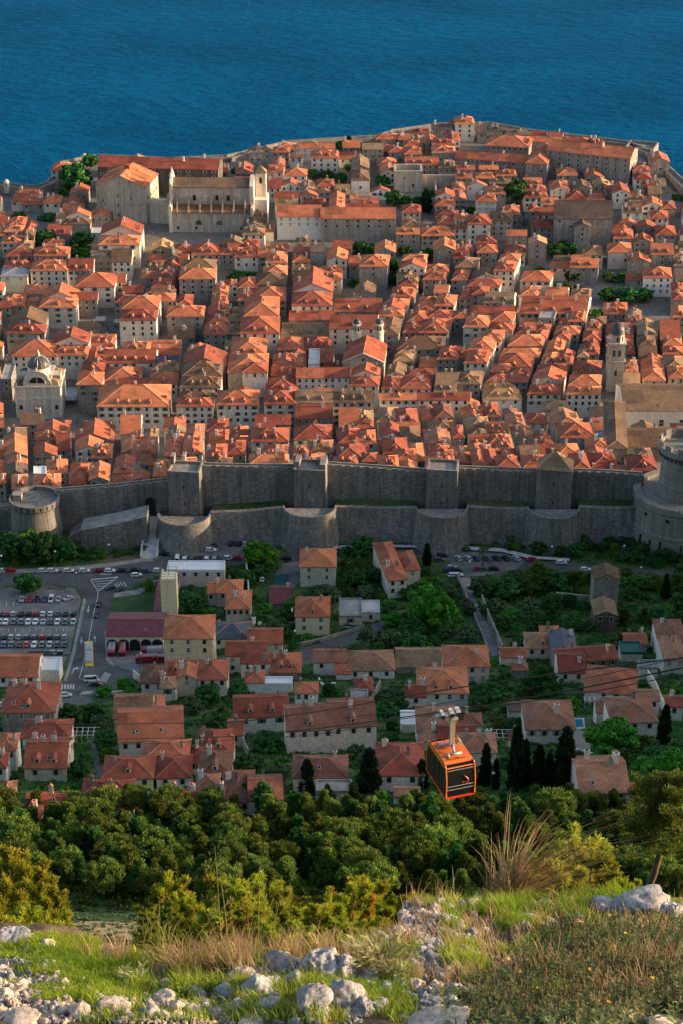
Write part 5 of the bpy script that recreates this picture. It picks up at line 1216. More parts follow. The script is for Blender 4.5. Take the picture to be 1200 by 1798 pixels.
garden_wall([(1040, 1330), (1005, 1320), (1002, 1280)], 1.5, 'low wall round the concrete yard', 'wall_c'); garden_wall([(676, 1300), (684, 1318)], 2, 'small grey wall left of the cable car', 'wall_c'); garden_wall([(420, 1300), (436, 1330)], 3, 'grey wall end beside the twin pink roofed houses', 'wall_g')
garden_wall([(830, 1378), (862, 1372)], 2.5, 'concrete railing wall just right of the cable car', 'wall_c'); garden_wall([(560, 1195), (566, 1206), (590, 1204)], 1.2, 'low white planter wall below the pink roofed house', 'wall_w')
# ------------------------------------------------------------------ vegetation
def quads_mesh(name, C, A, B, mats, mi=None, tri=False):
    """C centres, A and B half axes (n,3) -> n quads; tri makes pointed leaves"""
    n = len(C); C = np.asarray(C, float); A = np.asarray(A, float); B = np.asarray(B, float)
    if tri: V = np.stack([C - A * .15 - B, C + A * .15 - B, C + A - B * .1, C + B, C - A - B * .1], 1); k = 5
    else: V = np.stack([C - A - B, C + A - B, C + A + B, C - A + B], 1); k = 4
    me = bpy.data.meshes.new(name); me.vertices.add(n * k); me.vertices.foreach_set('co', V.reshape(-1).astype(np.float32))
    me.loops.add(n * k); me.loops.foreach_set('vertex_index', np.arange(n * k, dtype=np.int32))
    me.polygons.add(n); me.polygons.foreach_set('loop_start', (np.arange(n) * k).astype(np.int32))
    for m in mats: me.materials.append(MATS[m])
    if mi is not None: me.polygons.foreach_set('material_index', np.asarray(mi, np.int32))
    me.update(calc_edges=True); return me
def rvec(g, n):
    v = g.normal(size=(n, 3)); return v / np.linalg.norm(v, axis=1)[:, None]
def crown(seed, kind, nclump, nleaf, leaf, H=1.0):
    """unit-ish crowns: radius about 1 horizontally, base z=0; returns C,A,B"""
    g = np.random.default_rng(seed); Cs, As, Bs = [], [], []
    for i in range(nclump):
        if kind == 'round':
            v = rvec(g, 1)[0]; r = g.uniform(.45, .92) if g.random() < .8 else g.uniform(0, .5); c = np.array([v[0] * r, v[1] * r, .95 + v[2] * r * .8]); cr = g.uniform(.14, .28)
            if c[2] < .35 and g.random() < .6: continue
        elif kind == 'pine':       # irregular, heavier towards the top, upward brushes
            z = .2 + 2.3 * g.random() ** 1.1; rr = 1.12 * (1 - (z - .2) / 2.6) ** .75 * g.random() ** .4 * (.75 + .35 * math.sin(seed + 3 * z)); a = g.uniform(0, 6.28); c = np.array([rr * math.cos(a), rr * math.sin(a), z]); cr = g.uniform(.07, .17)
        elif kind == 'cypress':
            z = g.uniform(0.02, 1) ** .9; rr = .9 * (1 - z) ** .62 * (0.6 + .4 * min(1, z * 6)); a = g.uniform(0, 6.28); rr *= g.uniform(.5, 1); c = np.array([rr * math.cos(a), rr * math.sin(a), z * 5.6 + .1]); cr = .22
        elif kind == 'bush':
            a = g.uniform(0, 6.28); rr = math.sqrt(g.random()) * .85; c = np.array([rr * math.cos(a), rr * math.sin(a), g.uniform(.1, .8) * (1.1 - rr * .6)]); cr = g.uniform(.2, .36)
        elif kind == 'umbrella':
            a = g.uniform(0, 6.28); rr = math.sqrt(g.random()); c = np.array([rr * math.cos(a), rr * math.sin(a), 1.9 + g.uniform(-.18, .25) - .25 * rr * rr]); cr = g.uniform(.15, .26)
        v = rvec(g, nleaf); rad = cr * g.uniform(.55, 1.05, nleaf)[:, None]; sq = np.array([1, 1, .8 if kind != 'cypress' else 1.6])
        P = c + v * rad * sq; a = rvec(g, nleaf); a = a - v * (a * v).sum(1)[:, None] * .7
        if kind in ('pine', 'cypress', 'umbrella'):
            up = v * .6 + np.array([0, 0, .9]) + g.normal(size=(nleaf, 3)) * .25; b = up / np.linalg.norm(up, axis=1)[:, None]; b = b * leaf * 1.6 * g.uniform(.7, 1.3, nleaf)[:, None]
            a = np.cross(b, rvec(g, nleaf)); a = a / (np.linalg.norm(a, axis=1)[:, None] + 1e-9) * leaf * .45
        else:
            a = a / (np.linalg.norm(a, axis=1)[:, None] + 1e-9) * leaf * g.uniform(.6, 1.2, nleaf)[:, None]; b = np.cross(a, v + rvec(g, nleaf) * .5); b = b / (np.linalg.norm(b, axis=1)[:, None] + 1e-9) * leaf * .8
        Cs.append(P); As.append(a); Bs.append(b)
    return np.concatenate(Cs), np.concatenate(As), np.concatenate(Bs)
TREES = {}
def trunk_mesh(seed, h, r, spread, nb=5, top=.6):
    g = random.Random(seed); mb = MB(); bend = g.uniform(-.1, .1)
    mb.tube([(0, 0, -.6), (bend * .3, 0, h * .3), (bend, bend * .5, h * .7), (bend * .7, 0, h)], [r * 1.2, r, r * .7, r * .3], 6)
    for i in range(nb):
        a = i * 6.28 / nb + g.uniform(-.4, .4); z = h * g.uniform(.4, .75); q = spread * g.uniform(.5, .9)
        mb.tube([(bend * .6, 0, z), (q * .5 * math.cos(a), q * .5 * math.sin(a), z + top * .35), (q * math.cos(a), q * math.sin(a), z + top)], [r * .5, r * .32, r * .12], 5)
    return mb.mesh('trunk', ['bark'], smooth=True)
def make_kind(kind, mat, nv, nclump, nleaf, leaf, trk):
    L = []
    for i in range(nv):
        C, A, B = crown(hash((kind, mat)) % 1000 * 0 + i * 17 + len(kind) + len(mat) * 3, kind, nclump, nleaf, leaf); L.append((quads_mesh('crown', C, A, B, [mat], tri=(kind in ('pine', 'umbrella'))), trunk_mesh(i, *trk)))
    TREES[(kind, mat)] = L
make_kind('round', 'leaf_dark', 4, 110, 50, .065, (1.0, .07, .7)); make_kind('round', 'leaf_bright', 2, 110, 90, .06, (.9, .06, .7)); make_kind('round', 'leaf_olive', 3, 110, 46, .06, (1.0, .07, .7))
make_kind('pine', 'leaf_pine', 7, 240, 36, .046, (2.0, .055, .8)); make_kind('umbrella', 'leaf_pine', 3, 110, 46, .05, (1.75, .05, .8)); make_kind('cypress', 'leaf_cypress', 3, 110, 40, .12, (4.5, .12, .1))
make_kind('bush', 'leaf_dark', 3, 26, 45, .11, (.4, .05, .4)); make_kind('bush', 'leaf_bright', 2, 26, 45, .11, (.4, .05, .4)); make_kind('bush', 'leaf_olive', 2, 26, 45, .11, (.4, .05, .4))
make_kind('pine', 'leaf_dark', 3, 170, 46, .05, (2.0, .055, .8))
CATN = {'round': ('broadleaf_tree', 'tree'), 'pine': ('pine_tree', 'pine'), 'umbrella': ('umbrella_pine', 'pine'), 'cypress': ('cypress', 'cypress'), 'bush': ('bush', 'bush')}
TLIST = []
def tree(p, kind, mat, rad, hz=None, label=None, group=None):
    """p base point, rad crown radius in m, hz vertical scale"""
    L = TREES[(kind, mat)]; cm, tm = rnd.choice(L)
    nm, cat = CATN[kind]; t = thing(nm, label, cat, p, rnd.uniform(0, 6.28), group)
    hz = hz or rad; c = link('crown', cm, t); k = link('trunk', tm, t)
    c.scale = k.scale = (rad, rad, hz); x, y, dz = pix(p)
    TLIST.append(dict(o=t, x=x, y=y, kind=kind, mat=mat, label=label, rad=rad)); return t
def tree_px(px, pyb, wpx, kind='round', mat='leaf_dark', k=1.0, ymin=286, label=None, sink=0.0):
    """px, pyb: image position of the tree's foot, wpx: crown width in photo pixels"""
    p = hit(px, pyb, 0, ymin); s = FP / pix(p)[2]; r = wpx / s / 2; p.z -= sink * r
    return tree(p, kind, mat, r, r * k, label)
# old town trees
for a in [(135, 338, 62, 'round', 'leaf_dark', 1.0, 'broad dark green tree standing by the round sea bastion'), (32, 384, 30, 'bush', 'leaf_dark', 1, None), (82, 385, 30, 'bush', 'leaf_dark', 1, None), (82, 432, 48, 'round', 'leaf_dark', .7, None), (145, 434, 44, 'round', 'leaf_dark', .7, None),
          (140, 456, 40, 'round', 'leaf_bright', .6, None), (500, 0, 0, '', '', 0, None), (612, 264, 22, 'cypress', 'leaf_cypress', .4, None), (600, 264, 24, 'round', 'leaf_dark', .8, None), (628, 266, 24, 'round', 'leaf_dark', .8, None), (552, 315, 26, 'round', 'leaf_dark', .8, None), (575, 316, 26, 'round', 'leaf_dark', .8, None),
          (598, 322, 28, 'round', 'leaf_dark', .8, None), (612, 300, 18, 'round', 'leaf_dark', .8, None), (672, 328, 30, 'round', 'leaf_dark', .8, None), (692, 362, 34, 'round', 'leaf_dark', 1, None), (712, 362, 26, 'round', 'leaf_dark', .9, None), (748, 372, 26, 'cypress', 'leaf_cypress', .55, 'tall dark cypress inside the garden beside the roofless ruin'),
          (735, 362, 24, 'round', 'leaf_dark', .9, None), (757, 350, 22, 'round', 'leaf_dark', .9, None), (768, 300, 20, 'bush', 'leaf_dark', 1, None), (632, 446, 34, 'round', 'leaf_dark', .8, None), (655, 446, 26, 'round', 'leaf_dark', .8, None), (690, 480, 32, 'round', 'leaf_dark', .9, None), (690, 498, 26, 'round', 'leaf_dark', .9, None),
          (712, 448, 26, 'round', 'leaf_dark', .8, None), (722, 443, 22, 'round', 'leaf_dark', .8, None), (750, 458, 30, 'round', 'leaf_dark', .9, None), (416, 302, 24, 'bush', 'leaf_dark', 1, None), (432, 303, 22, 'bush', 'leaf_dark', 1, None), (484, 436, 22, 'bush', 'leaf_dark', 1, None), (418, 488, 34, 'bush', 'leaf_dark', .9, None),
          (442, 488, 34, 'bush', 'leaf_dark', .9, None), (908, 358, 46, 'round', 'leaf_dark', 1.1, 'large dark tree right of the narrow town houses, below the long monastery wing'), (826, 378, 24, 'round', 'leaf_dark', .8, None), (976, 452, 38, 'round', 'leaf_dark', .8, None), (1000, 450, 34, 'round', 'leaf_dark', .8, None), (990, 440, 26, 'round', 'leaf_dark', .8, None),
          (946, 478, 24, 'bush', 'leaf_dark', 1, None), (1008, 496, 34, 'round', 'leaf_dark', .8, None), (985, 512, 34, 'bush', 'leaf_dark', 1, None), (1010, 514, 30, 'bush', 'leaf_olive', 1, None), (1070, 492, 34, 'bush', 'leaf_olive', 1, None), (1095, 494, 26, 'round', 'leaf_dark', .8, None), (1068, 530, 40, 'round', 'leaf_dark', .7, None), (1100, 530, 44, 'round', 'leaf_dark', .7, None), (1130, 528, 36, 'round', 'leaf_dark', .7, None),
          (1048, 560, 26, 'round', 'leaf_bright', .8, None), (1075, 572, 22, 'bush', 'leaf_bright', 1, None), (480, 570, 22, 'bush', 'leaf_dark', 1, None), (1082, 818, 34, 'round', 'leaf_bright', .8, None), (1108, 820, 36, 'round', 'leaf_dark', .8, None), (1190, 350, 22, 'bush', 'leaf_dark', 1, None), (382, 818, 28, 'pine', 'leaf_dark', 1.0, 'dark conifer behind the wall top between the roofs'),
          (337, 812, 22, 'bush', 'leaf_bright', 1, 'green planted roof terrace shrub among the front roofs'), (560, 470, 14, 'bush', 'leaf_dark', 1, None), (160, 296, 30, 'round', 'leaf_dark', 1, None), (115, 345, 28, 'round', 'leaf_dark', .8, None), (455, 455, 16, 'bush', 'leaf_dark', 1, None), (620, 500, 20, 'bush', 'leaf_dark', 1, None), (730, 310, 16, 'bush', 'leaf_dark', 1, None), (938, 320, 20, 'bush', 'leaf_dark', 1, None)]:
    if a[2]: tree_px(a[0], a[1], a[2], a[3], a[4], a[5], 707, a[6])
# small houses and sheds that close the remaining gaps between the houses
NOFILL = [(-10, 555, 34, 740), (160, 555, 216, 600), (180, 380, 285, 445), (1100, 540, 1180, 585), (115, 735, 200, 765), (690, 318, 800, 388), (985, 478, 1045, 525), (1035, 485, 1150, 545), (60, 395, 170, 445), (28, 620, 132, 760), (1160, 300, 1210, 420), (400, 275, 440, 310), (110, 285, 172, 350), (540, 290, 640, 330), (400, 470, 460, 490), (1060, 780, 1210, 840), (285, 370, 480, 442), (90, 260, 480, 302), (780, 215, 1150, 292), (955, 395, 1095, 462), (1085, 200, 1215, 300), (480, 395, 720, 440), (640, 190, 900, 235)]
def fdist(x, y, F_):
    bx_, by_, ry, ts, w, d = F_; lx = (x - bx_) * math.cos(ry) + (y - by_) * math.sin(ry); v = -(x - bx_) * math.sin(ry) + (y - by_) * math.cos(ry); u = lx - v * ts
    return math.hypot(max(abs(u) - w / 2, 0), max(-v, v - d, 0))
cand = []
for ix in range(-70, 74):
    for iy in range(0, 170):
        x = ix * 3.1; y = 711 + iy * 3.1
        if y > coastY(x) - 26: continue
        px, py, dz = pix((x, y, T(x, y))); 
        if not (-15 < px < 1215) or py > 860: continue
        if any(a < px < c and b < py < d for a, b, c, d in NOFILL): continue
        if math.hypot(x - P0_CH[0], y - P0_CH[1]) < 20: continue
        cl = min(fdist(x, y, F_) for F_ in FOOT)
        for t_ in TLIST: cl = min(cl, math.hypot(x - t_['o'].location.x, y - t_['o'].location.y) - t_['rad'])
        if cl > 3.4: cand.append([cl, x, y])
nfill = 0
while cand and nfill < 120:
    cand.sort(reverse=True); cl, x, y = cand[0]
    if cl < 3.4: break
    r_ = min(cl, 7.5); w = r_ * rnd.uniform(1.35, 1.6); d = r_ * rnd.uniform(1.5, 2.0); h_ = rnd.choice((6, 7.5, 8.5)); by_ = y - d / 2; px, py, dz = pix((x, by_, T(x, y) + h_)); s_ = FP / dz
    house(px - w * s_ / 2, px + w * s_ / 2, py, py - 10, rnd.choice('hhxy'), h_, rnd.choice('ooorrb'), rnd.choice('ggc'), depth=d); nfill += 1
    for c_ in cand: c_[0] = min(c_[0], fdist(c_[1], c_[2], FOOT[-1]))
    cand = [c_ for c_ in cand if c_[0] > 3.4]
print('filled', nfill)
def palm(px, py, h, label, ymin=286):
    p = hit(px, py, 0, ymin); t = thing('palm_tree', label, 'palm', p, 0); mb = MB(); mb.tube([(0, 0, -.5), (.1, 0, h * .5), (0, 0, h)], [.35, .26, .22], 8); part('trunk', mb, ['bark'], t, smooth=True)
    C, A, B = [], [], []; g = random.Random(3)
    for i in range(34):
        a = g.uniform(0, 6.28); el = g.uniform(-.3, 1.2); L = 2.6
        for j in range(7):
            s_ = (j + .5) / 7 * L; z = h + s_ * math.sin(el) - .28 * s_ * s_; r = s_ * math.cos(el)
            C.append((r * math.cos(a), r * math.sin(a), z)); B.append((.2 * math.cos(a), .2 * math.sin(a), .1 - .06 * j)); A.append((-math.sin(a) * .34 * (1 - j / 9), math.cos(a) * .34 * (1 - j / 9), -.1))
    link('crown', quads_mesh('crown', C, A, B, ['leaf_olive']), t); return t
palm(848, 994, 7.5, 'tall palm beside the parked cars at the right car park'); palm(920, 396, 8, 'palm with round crown between the grey palace and the town houses', 707); palm(1035, 560, 5, 'small palm in the green garden terrace', 707)
# lower slope: hand placed then scattered
HAND = [(460, 996, 66, 'round', 'leaf_bright', .85, 'round bright green clipped tree beside the small car park'), (757, 1104, 92, 'round', 'leaf_bright', 1.0, 'largest bright green round tree, right of the L shaped orange house'), (750, 994, 20, 'cypress', 'leaf_cypress', .75, 'slim cypress right of the L shaped house by the road'),
        (50, 1040, 52, 'round', 'leaf_dark', .8, 'round green tree on the road corner above the big car park'), (778, 1000, 0, 'round', 'leaf_bright', 1, None), (1168, 1052, 20, 'cypress', 'leaf_cypress', .85, 'slim cypress right of the tall abandoned house'), (1165, 1306, 30, 'cypress', 'leaf_cypress', .9, 'tall cypress at right above the terraced garden'),
        (540, 1394, 32, 'cypress', 'leaf_cypress', .45, 'dark cypress before the house with a flat grey terrace'), (648, 1392, 44, 'cypress', 'leaf_cypress', .42, 'broad dark cypress left of the red house behind the cable car'), (740, 1388, 26, 'cypress', 'leaf_cypress', .5, 'dark cypress half hidden behind the cable car'), (852, 1380, 24, 'cypress', 'leaf_cypress', .75, 'slim cypress just right of the cable car'),
        (870, 1385, 18, 'cypress', 'leaf_cypress', .7, None), (905, 1388, 34, 'cypress', 'leaf_cypress', .8, None), (920, 1380, 26, 'cypress', 'leaf_cypress', .75, None), (945, 1384, 30, 'cypress', 'leaf_cypress', .6, None), (962, 1388, 26, 'cypress', 'leaf_cypress', .6, None), (990, 1388, 44, 'cypress', 'leaf_cypress', .6, 'tallest of the dark cypresses in the thick clump right of the cable car'), (1012, 1390, 26, 'cypress', 'leaf_cypress', .5, None),
        (938, 1390, 24, 'cypress', 'leaf_cypress', .55, None), (380, 1418, 12, 'cypress', 'leaf_cypress', .8, 'tiny cypress between the lowest red roofs'), (22, 980, 60, 'round', 'leaf_dark', .9, None), (75, 985, 72, 'round', 'leaf_dark', .9, None), (115, 985, 50, 'round', 'leaf_dark', .9, None), (-5, 975, 40, 'round', 'leaf_dark', .9, None), (55, 965, 50, 'round', 'leaf_dark', .9, None),
        (365, 1238, 56, 'round', 'leaf_dark', .8, 'round dark tree below the cream house right of the fire station'), (185, 1222, 30, 'round', 'leaf_bright', .8, None), (222, 1214, 34, 'round', 'leaf_bright', .9, None), (230, 1222, 26, 'round', 'leaf_bright', .7, None), (125, 1280, 66, 'round', 'leaf_dark', .75, None), (160, 1272, 56, 'round', 'leaf_dark', .75, None), (180, 1288, 44, 'round', 'leaf_olive', .9, None), (195, 1340, 44, 'round', 'leaf_bright', .7, None),
        (325, 1075, 50, 'round', 'leaf_dark', .9, None), (345, 1080, 46, 'round', 'leaf_dark', .8, None), (368, 1085, 30, 'round', 'leaf_bright', .8, None), (640, 975, 50, 'round', 'leaf_dark', .8, None), (610, 974, 30, 'bush', 'leaf_dark', 1, None), (575, 1060, 50, 'round', 'leaf_olive', .8, None), (625, 1030, 50, 'round', 'leaf_dark', .8, None), (660, 1020, 40, 'round', 'leaf_olive', .8, None),
        (945, 1032, 76, 'pine', 'leaf_pine', .55, 'broad yellow topped pine below the right car park'), (890, 1050, 56, 'round', 'leaf_dark', .8, None), (845, 1046, 46, 'round', 'leaf_dark', .8, None), (1010, 1035, 50, 'pine', 'leaf_pine', .6, None), (975, 1035, 50, 'round', 'leaf_dark', .8, None), (1150, 1034, 44, 'pine', 'leaf_pine', .5, None), (1100, 1016, 36, 'pine', 'leaf_pine', .5, None), (1190, 1030, 40, 'pine', 'leaf_pine', .5, None),
        (950, 1225, 90, 'pine', 'leaf_dark', .55, 'large dark conifer below the red terrace houses'), (1075, 1320, 96, 'round', 'leaf_bright', .72, 'wide bright green tree right of the concrete yard'), (1180, 1370, 80, 'round', 'leaf_bright', .8, None), (1140, 1370, 70, 'round', 'leaf_bright', .7, None), (1000, 1252, 44, 'round', 'leaf_bright', .8, None), (875, 1290, 34, 'pine', 'leaf_pine', .8, None), (905, 1290, 44, 'round', 'leaf_dark', .8, None),
        (470, 1320, 56, 'round', 'leaf_dark', .8, None), (440, 1360, 60, 'round', 'leaf_dark', .8, None), (485, 1375, 50, 'round', 'leaf_olive', .8, None), (690, 1140, 50, 'round', 'leaf_olive', .8, None), (720, 1145, 56, 'round', 'leaf_dark', .8, None), (650, 1135, 50, 'round', 'leaf_olive', .8, None), (750, 1142, 30, 'bush', 'leaf_bright', 1, None), (460, 1120, 40, 'round', 'leaf_dark', .8, None), (500, 1100, 44, 'round', 'leaf_dark', .9, None), (520, 1070, 40, 'round', 'leaf_bright', .7, None)]
def blocked(x, y, wpx, f=.42):
    """tree crown centre (x, y) in photo pixels against house outlines"""
    for (x0, x1, yt, yb) in BOXES:
        if x0 - wpx * f < x < x1 + wpx * f and yt - wpx * f < y < yb + wpx * .25: return True
    return False
for a in HAND:
    if a[2]: big_c = a[3] == 'cypress' and a[1] > 1370; tree_px(a[0], a[1], a[2] * (1.15 if big_c else 1), a[3], a[4], a[5] * (1.45 if big_c else 1), 286, a[6])
ROADS = [[(-30, 1000), (270, 975), (285, 930), (480, 930), (540, 966), (770, 960), (930, 975), (1230, 1000), (1230, 1012), (930, 998), (850, 1014), (790, 1010), (690, 974), (470, 992), (290, 1000), (225, 1040), (200, 1080), (186, 1160), (240, 1190), (236, 1210), (160, 1226), (100, 1246), (90, 1240), (96, 1168), (-30, 1170)],
         [(185, 1040), (296, 1040), (296, 1190), (185, 1190)], [(802, 1012), (824, 1012), (882, 1150), (860, 1152), (826, 1070)], [(520, 1140), (640, 1104), (716, 1066), (716, 1080), (588, 1146), (520, 1172)], [(104, 1236), (160, 1222), (188, 1366), (168, 1366), (140, 1250)], [(96, 1140), (200, 1140), (200, 1230), (90, 1245)], [(1000, 1255), (1042, 1255), (1042, 1320), (1000, 1320)], [(0, 1150), (115, 1150), (115, 1215), (0, 1215)], [(478, 985), (560, 985), (545, 1035), (445, 1045)]]
def inpoly(x, y, P):
    c = False; j = len(P) - 1
    for i in range(len(P)):
        if (P[i][1] > y) != (P[j][1] > y) and x < (P[j][0] - P[i][0]) * (y - P[i][1]) / (P[j][1] - P[i][1]) + P[i][0]: c = not c
        j = i
    return c
placed = [(t_['x'], t_['y'], 30) for t_ in TLIST]
rnd.seed(11); ntry = 0; nt_ = 0
while ntry < 30000 and nt_ < 520:
    ntry += 1
    x = rnd.uniform(-10, 1210); y = rnd.uniform(950, 1405); big = rnd.random() < .62
    w_ = rnd.uniform(32, 60) * (.62 + .5 * (y - 950) / 450) if big else rnd.uniform(14, 26)
    if y < 1000 and x < 790: w_ *= .5
    if any(inpoly(x, y, P) or inpoly(x, y - w_ * .5, P) for P in ROADS): continue
    if blocked(x, y - w_ * .45, w_, .25) or blocked(x, y - w_ * .8, w_, .0): continue
    if any((x - a) ** 2 + ((y - b) * 1.5) ** 2 < (.52 * (w_ / 2 + c_ / 2)) ** 2 * 1.25 for a, b, c_ in placed): continue
    if y < 965 and not (480 < x < 1120): continue
    r_ = rnd.random()
    if big: kd, mt = ('round', 'leaf_dark') if r_ < .5 else ('round', 'leaf_olive') if r_ < .68 else ('round', 'leaf_bright') if r_ < .8 else ('pine', 'leaf_pine') if r_ < .92 else ('pine', 'leaf_dark')
    else: kd, mt = ('bush', 'leaf_dark') if r_ < .5 else ('bush', 'leaf_bright') if r_ < .75 else ('bush', 'leaf_olive')
    tree_px(x, y, w_, kd, mt, rnd.uniform(.65, .95) if kd != 'pine' else rnd.uniform(.5, .7), 286); placed.append((x, y, w_)); nt_ += 1
# pine wood below the houses
rnd.seed(5); FOR = []
for row in range(17):
    Y = 399 - row * 4.3
    n = 27
    for i in range(n):
        X = (i + rnd.uniform(.1, .9) + (row % 2) * .5) / n * 190 - 97; y_ = Y + rnd.uniform(-2.8, 2.8)
        p = Vector((X, y_, T(X, y_))); px, py, dz = pix(p); 
        if px < -30 or px > 1230: continue
        if row == 0 and rnd.random() < .2: continue
        if row > 14 and (px < 1050 and rnd.random() < .5): continue
        sc_ = rnd.uniform(.8, 1.25); 
        if row < 2: sc_ *= .8
        r_ = rnd.random()
        if r_ < .6: tree(p, 'pine', 'leaf_pine', 3.5 * sc_, 3.1 * sc_)
        elif r_ < .74: tree(p, 'umbrella', 'leaf_pine', 3.9 * sc_, 3.8 * sc_)
        else: tree(p, 'pine', 'leaf_dark', 3.6 * sc_, 3.4 * sc_)
        TLIST[-1]['wood'] = row
# low scrub as stuff 
def scrub(name, n, region, size, mat, seed, label, cat, ymin=286, leaf=.35, per=26, test=None):
    g = np.random.default_rng(seed); r2 = random.Random(seed); Cs, As, Bs = [], [], []; k = 0
    while k < n:
        x, y = r2.uniform(region[0], region[1]), r2.uniform(region[2], region[3]); 
        if test and not test(x, y): k += .2; continue
        if any(inpoly(x, y, P) for P in ROADS): k += .2; continue
        p = hit(x, y, 0, ymin); s_ = r2.uniform(*size); v = rvec(g, per); v[:, 2] = abs(v[:, 2]); c = np.array([p.x, p.y, p.z]) + v * s_ * np.array([1, 1, .7]) * g.uniform(.5, 1, per)[:, None]
        a = rvec(g, per) * leaf; b = np.cross(a, rvec(g, per)); Cs.append(c); As.append(a); Bs.append(b); k += 1
    o = link(name, quads_mesh(name, np.concatenate(Cs), np.concatenate(As), np.concatenate(Bs), [mat])); tag(o, label, cat, None, 'stuff'); return o
scrub('undergrowth', 5200, (-20, 1220, 985, 1410), (.7, 1.8), 'leaf_dark', 1, 'dark green undergrowth and shrubs filling the gardens between the houses', 'undergrowth', leaf=.22)
scrub('garden_weeds', 1500, (-20, 1220, 985, 1420), (.4, 1.2), 'leaf_bright', 2, 'bright green weeds and hedges scattered through the gardens', 'weeds', leaf=.16)
scrub('wall_shrubs', 420, (480, 1120, 938, 962), (.6, 1.6), 'leaf_dark', 3, 'ivy and bushes growing along the foot of the city wall', 'shrubs', leaf=.25)
scrub('meadow_scrub', 1900, (-20, 900, 1575, 1660), (.25, .8), 'leaf_olive', 4, 'low grey green scrub on the clearing below the pine wood', 'scrub', leaf=.14)
scrub('wood_floor_shrubs', 2400, (-20, 1220, 1420, 1600), (1.0, 2.2), 'leaf_pine', 6, 'dark shrub layer on the floor of the pine wood', 'shrubs', leaf=.3)
# ------------------------------------------------------------------ vehicles
def loft_body(prof, hw, top_in, m=0, mb=None):
    """prof: list of (y, z) side outline ccw; half width hw(z)"""
    mb = mb or MB(); n = len(mb.v); k = len(prof)
    for s in (-1, 1): mb.v += [(s * hw(z), y, z) for y, z in prof]
    for i in range(k):
        j = (i + 1) % k; mb.f.append((n + i, n + j, n + k + j, n + k + i)[::-1]); mb.m.append(m)
    mb.f.append(tuple(n + i for i in range(k))); mb.m.append(m); mb.f.append(tuple(n + k + i for i in range(k))[::-1]); mb.m.append(m)
    return mb
def wheel_mesh(r=.32, w=.2):
    mb = MB(); k = 14
    for s in (-1, 1):
        mb.face([(s * w / 2, r * math.cos(R(i * 360 / k)), r * math.sin(R(i * 360 / k))) for i in range(k)][::s], 0)
        mb.face([(s * (w / 2 + .01), r * .6 * math.cos(R(i * 360 / k)), r * .6 * math.sin(R(i * 360 / k))) for i in range(k)][::s], 1)
    for i in range(k):
        a, b = R(i * 360 / k), R((i + 1) * 360 / k); mb.face([(-w / 2, r * math.cos(a), r * math.sin(a)), (-w / 2, r * math.cos(b), r * math.sin(b)), (w / 2, r * math.cos(b), r * math.sin(b)), (w / 2, r * math.cos(a), r * math.sin(a))], 0)
    return mb.mesh('wheel', ['tyre', 'pole_metal'])
WHEEL = wheel_mesh(); BIGW = wheel_mesh(.5, .3)
CARM = {}
def car_meshes(col, typ):
    if (col, typ) in CARM: return CARM[(col, typ)]
    L = 2.1 if typ != 'van' else 2.45; H2 = dict(hatch=1.48, sedan=1.42, van=2.05)[typ]
    hw = lambda z: .86 if z < .9 else .86 - .12 * (z - .9) / .5 * (1 if typ != 'van' else .45)
    body = [(-L, .3), (L, .3), (L, .62), (L - .12, .82)] 
    low = [(-L, .32), (L, .32), (L + .02, .6), (L - .15, .84), (L - 1.0 if typ != 'van' else L - .5, .95), (-L + (.9 if typ == 'sedan' else .1), .98), (-L, .9), (-L - .03, .6)]
    mb = loft_body(low, hw, 0); 
    cab0 = {'hatch': (-L + .12, L - 1.0), 'sedan': (-L + .75, L - 1.05), 'van': (-L + .05, L - .55)}[typ]
    rf = {'hatch': (-L + .45, L - 1.75), 'sedan': (-L + 1.25, L - 1.8), 'van': (-L + .12, L - 1.1)}[typ]
    # roof slab
    hr = hw(H2) - .02
    mb.face([(-hr, rf[0], H2), (hr, rf[0], H2), (hr, rf[1], H2), (-hr, rf[1], H2)], 0)
    for s in (-1, 1):   # pillars
        for y0, y1 in ((cab0[0], rf[0]), (cab0[1], rf[1])): mb.tube([(s * (hw(.95) - .02), y0, .94), (s * hr, y1, H2 - .01)], .05, 4)
        mb.tube([(s * hr, rf[0], H2 - .02), (s * hr, rf[1], H2 - .02)], .05, 4)
        mb.box(min(s * .93, s * .80), max(s * .93, s * .80), L - 1.15, L - 1.0, .95, 1.08)
    if typ == 'van': mb.box(-hr - .02, hr + .02, rf[0], rf[1] - .9, 1.0, H2 - .02)
    a = mb.mesh('body', ['paint_' + col])
    mb = MB(); g = [(cab0[0], .93), (cab0[1], .93), (rf[1], H2 - .02), (rf[0], H2 - .02)]; loft_body(g, lambda z: hw(z) - .04, 0, 0, mb)
    b = mb.mesh('windows', ['glass_dark'])
    mb = MB()
    for s in (-1, 1): mb.box(s * .66 - .16, s * .66 + .16, L - .1, L + .03, .62, .76)
    c = mb.mesh('headlights', ['lamp_white'])
    CARM[(col, typ)] = (a, b, c); return CARM[(col, typ)]
CARS = []
COLD = {'paint_': ''}
